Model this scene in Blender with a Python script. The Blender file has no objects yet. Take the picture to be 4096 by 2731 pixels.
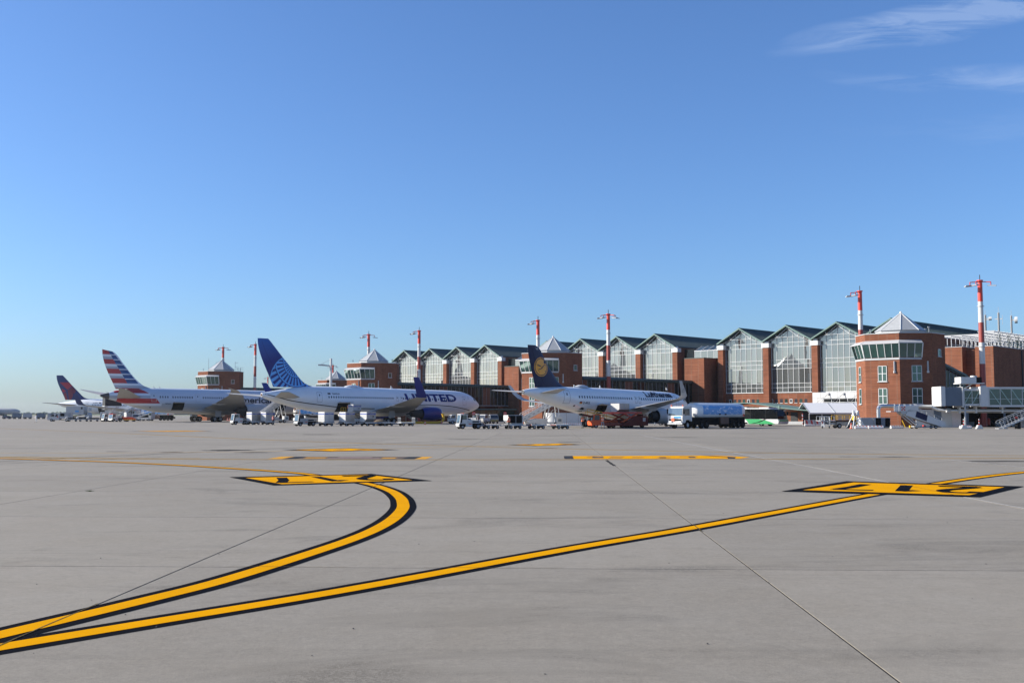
import bpy, bmesh, math, random
import numpy as np
from mathutils import Vector, Matrix
R = math.radians
random.seed(7)
sc = bpy.context.scene
COL = sc.collection

# ------------------------------------------------------------------ camera, sky, sun, exposure
cam = bpy.data.objects.new('camera', bpy.data.cameras.new('camera'))
COL.objects.link(cam)
cam.location = (0, 0, 2.0)
cam.rotation_euler = (R(90 + 3.935), 0, 0)
cam.data.sensor_width = 36.0
cam.data.lens = 36.0 * 4180 / 4096
cam.data.clip_start = 0.1
cam.data.clip_end = 30000
sc.camera = cam

SUN_EL, SUN_AZ = 24.5, -85.0            # azimuth from +Y, negative to the left
world = bpy.data.worlds.new('World'); sc.world = world; world.use_nodes = True
wt = world.node_tree; wt.nodes.clear()
def N(t, kind, **kw):
    n = t.nodes.new(kind)
    for k, v in kw.items():
        if k.startswith('i_'):
            key = k[2:]
            n.inputs[int(key) if key.isdigit() else key].default_value = v
        else: setattr(n, k, v)
    return n
def M(t, op, a, b=None, c=None):
    n = t.nodes.new('ShaderNodeMath'); n.operation = op
    for i, v in enumerate((a, b, c)):
        if v is None: continue
        if isinstance(v, (int, float)): n.inputs[i].default_value = v
        else: t.links.new(v, n.inputs[i])
    return n.outputs[0]
sky = N(wt, 'ShaderNodeTexSky', sky_type='NISHITA', sun_disc=False, sun_elevation=R(SUN_EL), sun_rotation=R(SUN_AZ),
        altitude=0, air_density=1.0, dust_density=0.85, ozone_density=5.0)
bg = N(wt, 'ShaderNodeBackground', i_Strength=0.062)
wo = N(wt, 'ShaderNodeOutputWorld')
tc = N(wt, 'ShaderNodeTexCoord')
sep = N(wt, 'ShaderNodeSeparateXYZ'); wt.links.new(tc.outputs['Generated'], sep.inputs[0])
# thin cirrus on a flat layer high above: direction / height
zc = M(wt, 'MAXIMUM', sep.outputs[2], 0.02)
cu = M(wt, 'DIVIDE', sep.outputs[0], zc); cv = M(wt, 'DIVIDE', sep.outputs[1], zc)
comb = N(wt, 'ShaderNodeCombineXYZ'); wt.links.new(cu, comb.inputs[0]); wt.links.new(cv, comb.inputs[1])
mp = N(wt, 'ShaderNodeMapping'); mp.inputs['Rotation'].default_value = (0, 0, R(22)); mp.inputs['Scale'].default_value = (1.6, 3.6, 1)
wt.links.new(comb.outputs[0], mp.inputs[0])
nz = N(wt, 'ShaderNodeTexNoise', i_Scale=1.5, i_Detail=9.0, i_Roughness=0.68, i_Distortion=1.0); wt.links.new(mp.outputs[0], nz.inputs['Vector'])
mp2 = N(wt, 'ShaderNodeMapping'); mp2.inputs['Location'].default_value = (-1.05, -0.2, 0); mp2.inputs['Scale'].default_value = (2.2, 2.2, 1)
wt.links.new(comb.outputs[0], mp2.inputs[0])
nz2 = N(wt, 'ShaderNodeTexNoise', i_Scale=1.0, i_Detail=1.0); wt.links.new(mp2.outputs[0], nz2.inputs['Vector'])
# two thin banks of cirrus drift on that layer, to the right of the view
def cirrus(cx, cy, ang, hl, hw_, amt, wob):
    c_, s_ = math.cos(R(ang)), math.sin(R(ang)); dx = M(wt, 'SUBTRACT', cu, cx); dy = M(wt, 'SUBTRACT', cv, cy)
    al = M(wt, 'ADD', M(wt, 'MULTIPLY', dx, c_), M(wt, 'MULTIPLY', dy, s_)); pe = M(wt, 'SUBTRACT', M(wt, 'MULTIPLY', dy, c_), M(wt, 'MULTIPLY', dx, s_))
    pe = M(wt, 'ADD', pe, M(wt, 'MULTIPLY', M(wt, 'SUBTRACT', nz2.outputs['Fac'], .5), wob))
    q = M(wt, 'ADD', M(wt, 'POWER', M(wt, 'ABSOLUTE', M(wt, 'DIVIDE', al, hl)), 2.0), M(wt, 'POWER', M(wt, 'ABSOLUTE', M(wt, 'DIVIDE', pe, hw_)), 2.0))
    return M(wt, 'MULTIPLY', M(wt, 'MAXIMUM', M(wt, 'SUBTRACT', 1.0, q), 0.0), amt)
bank = M(wt, 'ADD', M(wt, 'ADD', cirrus(1.36, 2.42, -36, .80, .15, 1.25, .32), cirrus(1.75, 3.12, 8, .9, .16, .6, .4)), cirrus(1.9, 3.65, 6, .8, .18, .14, .5))
wisp = M(wt, 'MULTIPLY', M(wt, 'MAXIMUM', M(wt, 'SUBTRACT', nz.outputs['Fac'], 0.40), 0.0), 5.0)
cfac = M(wt, 'MINIMUM', M(wt, 'MULTIPLY', M(wt, 'MULTIPLY', wisp, bank), 0.50), 0.34)
mixc = N(wt, 'ShaderNodeMix', data_type='RGBA'); wt.links.new(cfac, mixc.inputs[0])
wb = N(wt, 'ShaderNodeMix', data_type='RGBA', blend_type='MULTIPLY'); wb.inputs[0].default_value = 1.0; wb.inputs[7].default_value = (1.05, 1.24, 1.52, 1)   # the camera's cool white balance
wt.links.new(sky.outputs[0], wb.inputs[6]); wt.links.new(wb.outputs[2], mixc.inputs[6]); mixc.inputs[7].default_value = (4.4, 5.6, 7.9, 1)
wt.links.new(mixc.outputs[2], bg.inputs[0]); wt.links.new(bg.outputs[0], wo.inputs[0])

sun = bpy.data.objects.new('sun', bpy.data.lights.new('sun', 'SUN')); COL.objects.link(sun)
sun.data.energy = 5.0; sun.data.angle = R(0.53); sun.data.color = (1.0, 0.93, 0.82)
sd = Vector((math.sin(R(SUN_AZ)) * math.cos(R(SUN_EL)), math.cos(R(SUN_AZ)) * math.cos(R(SUN_EL)), math.sin(R(SUN_EL))))
sun.rotation_euler = sd.to_track_quat('Z', 'Y').to_euler(); sun.location = (-60, 30, 60)
vs = sc.view_settings
vs.view_transform = 'Standard'; vs.look = 'None'; vs.gamma = 1.0; vs.exposure = 0.95; vs.use_curve_mapping = False

# ------------------------------------------------------------------ materials
MT = {}
def mat(name, col, rough=0.55, metal=0.0, var=0.10, scale=1.5, bump=0.0, spec=0.5, coat=0.0, dirt=0.0):
    m = bpy.data.materials.new(name); m.use_nodes = True; t = m.node_tree
    b = t.nodes['Principled BSDF']
    b.inputs['Roughness'].default_value = rough; b.inputs['Metallic'].default_value = metal
    b.inputs['Specular IOR Level'].default_value = spec; b.inputs['Coat Weight'].default_value = coat
    g = N(t, 'ShaderNodeNewGeometry')
    n1 = N(t, 'ShaderNodeTexNoise', i_Scale=scale, i_Detail=5.0, i_Roughness=0.6); t.links.new(g.outputs['Position'], n1.inputs['Vector'])
    mx = N(t, 'ShaderNodeMix', data_type='RGBA')
    c = Vector(col)
    mx.inputs[6].default_value = (*(c * (1 - var)), 1); mx.inputs[7].default_value = (*[min(1, v) for v in c * (1 + var)], 1)
    t.links.new(n1.outputs['Fac'], mx.inputs[0]); out = mx.outputs[2]
    if dirt:
        n2 = N(t, 'ShaderNodeTexNoise', i_Scale=scale * 2.3, i_Detail=6.0, i_Roughness=0.7); t.links.new(g.outputs['Position'], n2.inputs['Vector'])
        f = M(t, 'MULTIPLY', M(t, 'MAXIMUM', M(t, 'SUBTRACT', n2.outputs['Fac'], 0.5), 0.0), dirt * 4)
        m2 = N(t, 'ShaderNodeMix', data_type='RGBA'); t.links.new(f, m2.inputs[0]); t.links.new(out, m2.inputs[6])
        m2.inputs[7].default_value = (*(c * 0.35 + Vector((.03, .025, .02))), 1); out = m2.outputs[2]
    t.links.new(out, b.inputs['Base Color'])
    if bump:
        bp = N(t, 'ShaderNodeBump', i_Strength=bump, i_Distance=0.02); t.links.new(n1.outputs['Fac'], bp.inputs['Height']); t.links.new(bp.outputs[0], b.inputs['Normal'])
    MT[name] = m; return m
for nm, c, k in [
    ('white', (.52, .52, .51), dict(rough=.35, dirt=.22, scale=2.5)), ('fuselage_white', (.76, .77, .77), dict(rough=.30, var=.05, scale=.6, coat=.3, dirt=.05)),
    ('belly_grey', (.46, .46, .46), dict(rough=.35)), ('wing_grey', (.33, .325, .31), dict(rough=.42, dirt=.12, var=.08, scale=.8)),
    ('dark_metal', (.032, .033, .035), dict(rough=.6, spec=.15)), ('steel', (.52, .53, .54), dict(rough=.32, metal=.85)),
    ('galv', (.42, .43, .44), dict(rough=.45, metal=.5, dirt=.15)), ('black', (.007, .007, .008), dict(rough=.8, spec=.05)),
    ('rubber', (.012, .012, .013), dict(rough=.9, spec=.06)), ('red', (.55, .045, .025), dict(rough=.4)), ('maroon', (.13, .022, .018), dict(rough=.6, spec=.2)),
    ('mast_red', (.26, .04, .03), dict(rough=.5, var=.2)), ('orange', (.72, .11, .025), dict(rough=.42, dirt=.1)), ('vest', (.95, .18, .03), dict(rough=.7)), ('vest_red', (.45, .06, .03), dict(rough=.7)),
    ('yellow', (.70, .40, .02), dict(rough=.5, dirt=.12)), ('grey', (.30, .31, .32), dict(rough=.55, dirt=.2)), ('lightgrey', (.36, .37, .38), dict(rough=.5, dirt=.1)),
    ('bluegrey', (.13, .165, .21), dict(rough=.6)), ('navy', (.006, .009, .045), dict(rough=.4, spec=.25, var=.2)), ('ua_blue', (.003, .014, .16), dict(rough=.32, spec=.35)),
    ('delta_navy', (.010, .028, .13), dict(rough=.35)), ('delta_red', (.40, .015, .035), dict(rough=.35)), ('delta_dark_red', (.17, .012, .03), dict(rough=.35)),
    ('lh_yellow', (.72, .30, .012), dict(rough=.35, var=.15)), ('text_blue', (.006, .022, .15), dict(rough=.55, spec=.1)), ('text_dark', (.012, .014, .035), dict(rough=.55, spec=.1)),
    ('text_grey', (.04, .046, .06), dict(rough=.55, spec=.1)), ('stripe_blue', (.03, .07, .33), dict(rough=.4)), ('window_dark', (.035, .04, .05), dict(rough=.12, spec=.8)),
    ('container', (.34, .325, .30), dict(rough=.4, metal=.3, dirt=.55, scale=1.6, var=.2)), ('bag_brown', (.10, .075, .05), dict(rough=.9, var=.4, scale=5)),
    ('patina_light', (.095, .17, .15), dict(rough=.6, dirt=.25, var=.2, scale=.7)), ('concrete_cap', (.55, .58, .58), dict(rough=.7, dirt=.2)),
    ('green', (.02, .27, .085), dict(rough=.35)), ('tent', (.58, .59, .60), dict(rough=.55, var=.03)), ('mullion', (.56, .57, .57), dict(rough=.4, var=.03)),
    ('skin', (.42, .22, .14), dict(rough=.6)), ('trousers', (.02, .022, .03), dict(rough=.85)), ('hair', (.02, .014, .01), dict(rough=.8)),
    ('white_cloth', (.75, .75, .73), dict(rough=.85)), ('red_paint', (.52, .05, .035), dict(rough=.5)), ('cone_orange', (.75, .10, .03), dict(rough=.5)),
    ('sky_blue', (.06, .27, .58), dict(rough=.35)), ('brown', (.10, .045, .03), dict(rough=.55, dirt=.2)), ('beige', (.33, .30, .26), dict(rough=.5)),
    ('weed', (.05, .10, .02), dict(rough=.8)), ('tree', (.045, .075, .03), dict(rough=.9, var=.4, scale=.05)), ('grass', (.10, .12, .045), dict(rough=.95, var=.3, scale=.05)),
    ('flag_gold', (.6, .4, .03), {}), ('pebble', (.06, .06, .06), dict(rough=.9)),
]: mat(nm, c, **k)

def brick_mat():
    m = bpy.data.materials.new('brick'); m.use_nodes = True; t = m.node_tree; b = t.nodes['Principled BSDF']
    b.inputs['Roughness'].default_value = .9; b.inputs['Specular IOR Level'].default_value = .03
    g = N(t, 'ShaderNodeNewGeometry'); s = N(t, 'ShaderNodeSeparateXYZ'); t.links.new(g.outputs['Position'], s.inputs[0])
    c = N(t, 'ShaderNodeCombineXYZ'); t.links.new(M(t, 'ADD', s.outputs[0], M(t, 'MULTIPLY', s.outputs[1], 0.83)), c.inputs[0]); t.links.new(s.outputs[2], c.inputs[1])
    br = N(t, 'ShaderNodeTexBrick', i_Scale=1.0); t.links.new(c.outputs[0], br.inputs['Vector'])
    br.inputs['Color1'].default_value = (.215, .080, .044, 1); br.inputs['Color2'].default_value = (.145, .052, .031, 1); br.inputs['Mortar'].default_value = (.175, .105, .075, 1)
    br.inputs['Brick Width'].default_value = .5; br.inputs['Row Height'].default_value = .14; br.inputs['Mortar Size'].default_value = .014
    n = N(t, 'ShaderNodeTexNoise', i_Scale=.35, i_Detail=6.0, i_Roughness=.65); t.links.new(g.outputs['Position'], n.inputs['Vector'])
    ms_ = N(t, 'ShaderNodeMapping'); ms_.inputs['Scale'].default_value = (1.1, 1.1, .12); t.links.new(g.outputs['Position'], ms_.inputs[0]); nst = N(t, 'ShaderNodeTexNoise', i_Scale=1.0, i_Detail=5.0, i_Roughness=.7); t.links.new(ms_.outputs[0], nst.inputs['Vector'])
    hs = N(t, 'ShaderNodeHueSaturation'); t.links.new(br.outputs[0], hs.inputs['Color'])
    t.links.new(M(t, 'ADD', M(t, 'MULTIPLY_ADD', n.outputs['Fac'], .75, .36), M(t, 'MULTIPLY', nst.outputs['Fac'], .52)), hs.inputs['Value'])
    t.links.new(hs.outputs[0], b.inputs['Base Color'])
    MT['brick'] = m
brick_mat()

def roof_mat():
    m = mat('patina_roof', (.022, .055, .055), rough=.55, var=.35, scale=.9, dirt=.3)
roof_mat()

def glass_mat(name, dif, refl, fac, rough=.015, wav=.12):
    m = bpy.data.materials.new(name); m.use_nodes = True; t = m.node_tree; t.nodes.clear()
    o = N(t, 'ShaderNodeOutputMaterial'); d = N(t, 'ShaderNodeBsdfDiffuse'); d.inputs[0].default_value = (*dif, 1)
    gl = N(t, 'ShaderNodeBsdfGlossy', i_Roughness=rough); gl.inputs[0].default_value = (*refl, 1)
    fr = N(t, 'ShaderNodeLayerWeight', i_Blend=.3)
    f = M(t, 'MINIMUM', M(t, 'ADD', M(t, 'MULTIPLY', fr.outputs['Fresnel'], 0.6), fac), 1.0)
    g = N(t, 'ShaderNodeNewGeometry'); n = N(t, 'ShaderNodeTexNoise', i_Scale=.55, i_Detail=1.0); t.links.new(g.outputs['Position'], n.inputs['Vector'])
    bp = N(t, 'ShaderNodeBump', i_Strength=wav, i_Distance=.05); t.links.new(n.outputs['Fac'], bp.inputs['Height']); t.links.new(bp.outputs[0], gl.inputs['Normal'])
    # pale blinds hang in soft vertical folds behind the glass
    s = N(t, 'ShaderNodeMapping'); s.inputs['Scale'].default_value = (3.2, 3.2, .05); t.links.new(g.outputs['Position'], s.inputs[0])
    n2 = N(t, 'ShaderNodeTexNoise', i_Scale=1.0, i_Detail=2.0); t.links.new(s.outputs[0], n2.inputs['Vector'])
    mx = N(t, 'ShaderNodeMix', data_type='RGBA'); t.links.new(n2.outputs['Fac'], mx.inputs[0])
    mx.inputs[6].default_value = (*[v * .75 for v in dif], 1); mx.inputs[7].default_value = (*[v * 1.25 for v in dif], 1)
    oi = N(t, 'ShaderNodeObjectInfo'); hs = N(t, 'ShaderNodeHueSaturation'); t.links.new(mx.outputs[2], hs.inputs['Color']); t.links.new(M(t, 'MULTIPLY_ADD', oi.outputs['Random'], .7, .62), hs.inputs['Value']); t.links.new(hs.outputs[0], d.inputs[0])
    ms = N(t, 'ShaderNodeMixShader'); t.links.new(f, ms.inputs[0]); t.links.new(d.outputs[0], ms.inputs[1]); t.links.new(gl.outputs[0], ms.inputs[2]); t.links.new(ms.outputs[0], o.inputs[0])
    MT[name] = m
glass_mat('hall_glass', (.10, .108, .106), (.64, .655, .65), .25, wav=.10)
glass_mat('dark_glass', (.008, .009, .010), (.4, .43, .46), .03, wav=.1)
glass_mat('green_glass', (.030, .062, .056), (.5, .66, .63), .13, wav=.06)
glass_mat('blue_glass', (.05, .07, .08), (.55, .63, .68), .20, wav=.05)
glass_mat('bus_glass', (.008, .009, .01), (.4, .44, .48), .03, wav=.03)

def concrete_mat(name, base, slab=True):
    m = bpy.data.materials.new(name); m.use_nodes = True; t = m.node_tree; b = t.nodes['Principled BSDF']
    b.inputs['Roughness'].default_value = .88; b.inputs['Specular IOR Level'].default_value = .25
    g = N(t, 'ShaderNodeNewGeometry'); P = g.outputs['Position']
    def noise(sc, det, rough, vec=P, dist=0.0):
        n = N(t, 'ShaderNodeTexNoise', i_Scale=sc, i_Detail=det, i_Roughness=rough, i_Distortion=dist); t.links.new(vec, n.inputs['Vector']); return n.outputs['Fac']
    big = noise(.045, 4.0, .6); mid = noise(.55, 6.0, .68, dist=.4)
    mpn = N(t, 'ShaderNodeMapping'); mpn.inputs['Scale'].default_value = (.42, 1.0, 1); mpn.inputs['Rotation'].default_value = (0, 0, R(8)); t.links.new(P, mpn.inputs[0])
    streak = noise(.5, 6.0, .7, mpn.outputs[0], .8)
    fine = noise(24, 3.0, .75); vfine = noise(95, 2.0, .7)
    grain = noise(7.0, 4.0, .8); g2 = noise(2.2, 5.0, .75, dist=.6)
    v = M(t, 'ADD', 1.0, M(t, 'MULTIPLY', M(t, 'SUBTRACT', big, .5), .30))
    v = M(t, 'ADD', v, M(t, 'MULTIPLY', M(t, 'SUBTRACT', mid, .5), .22))
    v = M(t, 'ADD', v, M(t, 'MULTIPLY', M(t, 'SUBTRACT', fine, .5), .50))
    v = M(t, 'ADD', v, M(t, 'MULTIPLY', M(t, 'SUBTRACT', vfine, .5), .95)); v = M(t, 'ADD', v, M(t, 'MULTIPLY', M(t, 'SUBTRACT', grain, .5), .46)); v = M(t, 'ADD', v, M(t, 'MULTIPLY', M(t, 'SUBTRACT', g2, .5), .22))
    st = M(t, 'MULTIPLY', M(t, 'MAXIMUM', M(t, 'SUBTRACT', streak, .54), 0.0), 3.4)      # worn, darker patches and scuffs
    st = M(t, 'MULTIPLY', st, M(t, 'MULTIPLY', M(t, 'GREATER_THAN', M(t, 'ADD', M(t, 'MULTIPLY', fine, .6), M(t, 'MULTIPLY', grain, .4)), .49), 1.35))
    v = M(t, 'SUBTRACT', v, M(t, 'MINIMUM', M(t, 'MULTIPLY', st, .75), .30))
    mp3 = N(t, 'ShaderNodeMapping'); mp3.inputs['Scale'].default_value = (.02, .9, 1); mp3.inputs['Rotation'].default_value = (0, 0, R(-3)); t.links.new(P, mp3.inputs[0])
    tyre = noise(1.0, 4.0, .65, mp3.outputs[0], .3)
    v = M(t, 'SUBTRACT', v, M(t, 'MULTIPLY', M(t, 'MAXIMUM', M(t, 'SUBTRACT', tyre, .60), 0.0), 1.5))
    if slab:
        oi = N(t, 'ShaderNodeObjectInfo'); v = M(t, 'ADD', v, M(t, 'MULTIPLY', M(t, 'SUBTRACT', oi.outputs['Random'], .5), .10))
    sp = noise(160, 0.0, .5); v = M(t, 'SUBTRACT', v, M(t, 'MULTIPLY', M(t, 'GREATER_THAN', sp, .76), .35))
    mx = N(t, 'ShaderNodeMix', data_type='RGBA', blend_type='MULTIPLY'); mx.inputs[0].default_value = 1.0
    hue = N(t, 'ShaderNodeMix', data_type='RGBA'); t.links.new(mid, hue.inputs[0])
    hue.inputs[6].default_value = (base[0] * 1.02, base[1], base[2] * .97, 1); hue.inputs[7].default_value = (base[0] * .97, base[1], base[2] * 1.05, 1)
    cc = N(t, 'ShaderNodeCombineColor'); [t.links.new(v, cc.inputs[i]) for i in range(3)]
    t.links.new(hue.outputs[2], mx.inputs[6]); t.links.new(cc.outputs[0], mx.inputs[7]); t.links.new(mx.outputs[2], b.inputs['Base Color'])
    bp = N(t, 'ShaderNodeBump', i_Strength=.35, i_Distance=.006); t.links.new(M(t, 'ADD', fine, M(t, 'MULTIPLY', vfine, .6)), bp.inputs['Height']); t.links.new(bp.outputs[0], b.inputs['Normal'])
    MT[name] = m
concrete_mat('concrete', (.222, .200, .164)); concrete_mat('concrete_far', (.222, .200, .168), False)

def paint_mat(name, col, wear, wearcol=(.24, .235, .23)):
    m = bpy.data.materials.new(name); m.use_nodes = True; t = m.node_tree; b = t.nodes['Principled BSDF']
    b.inputs['Roughness'].default_value = .85; b.inputs['Specular IOR Level'].default_value = .015
    g = N(t, 'ShaderNodeNewGeometry')
    n = N(t, 'ShaderNodeTexNoise', i_Scale=7.0, i_Detail=7.0, i_Roughness=.72); t.links.new(g.outputs['Position'], n.inputs['Vector'])
    n2 = N(t, 'ShaderNodeTexNoise', i_Scale=60.0, i_Detail=2.0); t.links.new(g.outputs['Position'], n2.inputs['Vector'])
    n3 = N(t, 'ShaderNodeTexNoise', i_Scale=1.2, i_Detail=3.0); t.links.new(g.outputs['Position'], n3.inputs['Vector'])
    f = M(t, 'MINIMUM', M(t, 'MULTIPLY', M(t, 'MAXIMUM', M(t, 'SUBTRACT', M(t, 'ADD', M(t, 'MULTIPLY', n.outputs['Fac'], .6), M(t, 'MULTIPLY', n2.outputs['Fac'], .4)), 1 - wear), 0.0), 6.0), .9)
    mx = N(t, 'ShaderNodeMix', data_type='RGBA'); t.links.new(f, mx.inputs[0])
    m0 = N(t, 'ShaderNodeMix', data_type='RGBA'); t.links.new(n3.outputs['Fac'], m0.inputs[0])
    m0.inputs[6].default_value = (*[v * .84 for v in col], 1); m0.inputs[7].default_value = (*[min(1, v * 1.14) for v in col], 1)
    t.links.new(m0.outputs[2], mx.inputs[6]); mx.inputs[7].default_value = (*wearcol, 1); t.links.new(mx.outputs[2], b.inputs['Base Color'])
    bp = N(t, 'ShaderNodeBump', i_Strength=.25, i_Distance=.005); t.links.new(n2.outputs['Fac'], bp.inputs['Height']); t.links.new(bp.outputs[0], b.inputs['Normal'])
    MT[name] = m
paint_mat('paint_yellow', (.60, .272, .0002), .36, (.30, .17, .05)); paint_mat('paint_black', (.0055, .006, .0085), .37, (.07, .068, .06)); paint_mat('paint_old_yellow', (.55, .27, .02), .50)
paint_mat('paint_old_dark', (.10, .075, .065), .50); paint_mat('paint_thin_yellow', (.46, .25, .0), .46); paint_mat('sealant', (.04, .039, .038), .38, (.12, .115, .105)); paint_mat('paint_crack', (.05, .045, .035), .55, (.2, .15, .05)); paint_mat('paint_white', (.5, .5, .5), .5)
paint_mat('paint_faded_red', (.26, .19, .18), .5); paint_mat('paint_blue', (.035, .038, .046), .44)

def sky_print():        # blue print with white clouds on the tanker side
    m = bpy.data.materials.new('cloud_print'); m.use_nodes = True; t = m.node_tree; b = t.nodes['Principled BSDF']; b.inputs['Roughness'].default_value = .35
    tcn = N(t, 'ShaderNodeTexCoord'); mp_ = N(t, 'ShaderNodeMapping'); mp_.inputs['Scale'].default_value = (1, .9, 2.4); t.links.new(tcn.outputs['Object'], mp_.inputs[0])
    n = N(t, 'ShaderNodeTexNoise', i_Scale=1.1, i_Detail=6.0, i_Roughness=.6); t.links.new(mp_.outputs[0], n.inputs['Vector'])
    f = M(t, 'MINIMUM', M(t, 'MULTIPLY', M(t, 'MAXIMUM', M(t, 'SUBTRACT', n.outputs['Fac'], .53), 0.0), 9.0), .85)
    mx = N(t, 'ShaderNodeMix', data_type='RGBA'); t.links.new(f, mx.inputs[0]); mx.inputs[6].default_value = (.07, .30, .62, 1); mx.inputs[7].default_value = (.66, .72, .78, 1)
    t.links.new(mx.outputs[2], b.inputs['Base Color']); MT['cloud_print'] = m
sky_print()

def fin_ua():
    m = bpy.data.materials.new('fin_globe'); m.use_nodes = True; t = m.node_tree; b = t.nodes['Principled BSDF']; b.inputs['Roughness'].default_value = .35; b.inputs['Specular IOR Level'].default_value = .3
    tcn = N(t, 'ShaderNodeTexCoord'); s = N(t, 'ShaderNodeSeparateXYZ'); t.links.new(tcn.outputs['Object'], s.inputs[0]); Y, Zz = s.outputs[1], s.outputs[2]
    def dist(cy, cz):
        a = M(t, 'SUBTRACT', Y, cy); c = M(t, 'SUBTRACT', Zz, cz); return M(t, 'SQRT', M(t, 'ADD', M(t, 'MULTIPLY', a, a), M(t, 'MULTIPLY', c, c)))
    globe = M(t, 'LESS_THAN', dist(6.0, 8.5), 4.25)
    d = dist(7.3, 11.6); ang = M(t, 'ARCTAN2', M(t, 'SUBTRACT', Zz, 11.6), M(t, 'SUBTRACT', Y, 7.3))
    k = M(t, 'POWER', d, .8); ring = M(t, 'FRACT', M(t, 'MULTIPLY', k, .92))
    line = M(t, 'LESS_THAN', ring, .13); bars = M(t, 'GREATER_THAN', M(t, 'SINE', M(t, 'MULTIPLY', ang, 34.0)), -.05)
    idx = M(t, 'FLOOR', M(t, 'MULTIPLY', k, .92))
    light = M(t, 'MAXIMUM', line, bars)
    edge = M(t, 'MULTIPLY', M(t, 'GREATER_THAN', dist(6.0, 8.5), 4.1), globe)
    dk = M(t, 'MULTIPLY', M(t, 'GREATER_THAN', ring, .13), M(t, 'LESS_THAN', ring, .20))
    f = M(t, 'MAXIMUM', M(t, 'MULTIPLY', M(t, 'MULTIPLY', light, M(t, 'SUBTRACT', 1.0, dk)), globe), edge)
    up = N(t, 'ShaderNodeMapRange', i_1=11.0, i_2=16.0); t.links.new(M(t, 'SUBTRACT', Zz, M(t, 'MULTIPLY', Y, .35)), up.inputs[0])
    base = N(t, 'ShaderNodeMix', data_type='RGBA'); t.links.new(up.outputs[0], base.inputs[0]); base.inputs[6].default_value = (.004, .012, .16, 1); base.inputs[7].default_value = (.012, .10, .38, 1)
    mx = N(t, 'ShaderNodeMix', data_type='RGBA'); t.links.new(f, mx.inputs[0]); t.links.new(base.outputs[2], mx.inputs[6]); mx.inputs[7].default_value = (.10, .36, .74, 1)
    t.links.new(mx.outputs[2], b.inputs['Base Color']); MT['fin_globe'] = m
fin_ua()

def aa_mats():
    for name, fus in (('fin_flag', False), ('fuselage_flag', True)):
        m = bpy.data.materials.new(name); m.use_nodes = True; t = m.node_tree; b = t.nodes['Principled BSDF']; b.inputs['Roughness'].default_value = .33; b.inputs['Specular IOR Level'].default_value = .4
        tcn = N(t, 'ShaderNodeTexCoord'); s = N(t, 'ShaderNodeSeparateXYZ'); t.links.new(tcn.outputs['Object'], s.inputs[0]); Y, Zz = s.outputs[1], s.outputs[2]
        def mix(f, a, c):
            mx = N(t, 'ShaderNodeMix', data_type='RGBA'); t.links.new(f, mx.inputs[0])
            for i, v in ((6, a), (7, c)):
                if isinstance(v, tuple): mx.inputs[i].default_value = (*v, 1)
                else: t.links.new(v, mx.inputs[i])
            return mx.outputs[2]
        red, blue, silver, grey, whit = (.42, .028, .035), (.015, .07, .22), (.52, .56, .62), (.36, .39, .44), (.68, .70, .73)
        if not fus:
            u = M(t, 'DIVIDE', M(t, 'SUBTRACT', 16.52, Zz), 1.087); fr = M(t, 'FRACT', u); odd = M(t, 'GREATER_THAN', M(t, 'FRACT', M(t, 'MULTIPLY', u, .5)), .5)
            two = mix(M(t, 'GREATER_THAN', fr, .5), whit, grey)
            left = mix(odd, red, two); right = mix(M(t, 'GREATER_THAN', fr, .17), whit, mix(M(t, 'GREATER_THAN', fr, .6), (.010, .045, .16), blue))
            sepr = M(t, 'GREATER_THAN', Y, M(t, 'ADD', 1.45, M(t, 'MULTIPLY', M(t, 'SUBTRACT', 16.4, Zz), .63)))
            col = mix(sepr, left, right)
            le = M(t, 'GREATER_THAN', M(t, 'ADD', Y, M(t, 'MULTIPLY', M(t, 'SUBTRACT', Zz, 10.0), .885)), 7.95); col = mix(le, col, whit)
            col = mix(M(t, 'GREATER_THAN', u, 7.0), col, mix(M(t, 'GREATER_THAN', u, 7.45), whit, grey)); col = mix(M(t, 'GREATER_THAN', u, 8.0), col, red)
        else:
            def rng(v, a, c): return M(t, 'MULTIPLY', M(t, 'GREATER_THAN', v, a), M(t, 'LESS_THAN', v, c))
            col = mix(M(t, 'LESS_THAN', Zz, 4.35), silver, (.44, .45, .46))
            r1 = M(t, 'MULTIPLY', M(t, 'MULTIPLY', rng(Zz, 6.66, 7.87), M(t, 'GREATER_THAN', Y, 3.0)), M(t, 'LESS_THAN', M(t, 'ADD', Y, M(t, 'MULTIPLY', Zz, 1.75)), 22.4))
            r2 = M(t, 'MULTIPLY', rng(Zz, 4.32, 5.45), M(t, 'MULTIPLY', M(t, 'GREATER_THAN', Y, 3.6), M(t, 'LESS_THAN', M(t, 'ADD', Y, M(t, 'MULTIPLY', Zz, .75)), 16.4)))
            w1 = M(t, 'MULTIPLY', rng(Zz, 5.45, 6.66), M(t, 'LESS_THAN', Y, 10.9)); col = mix(w1, col, mix(M(t, 'GREATER_THAN', Zz, 6.1), grey, whit))
            w2 = M(t, 'MULTIPLY', rng(Zz, 3.75, 4.32), rng(Y, 3.6, 13.6)); col = mix(w2, col, whit)
            col = mix(r1, col, red); col = mix(r2, col, red)
            col = mix(M(t, 'LESS_THAN', Y, 1.9), col, (.07, .06, .055))
        t.links.new(col, b.inputs['Base Color']); MT[name] = m
aa_mats()

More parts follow.
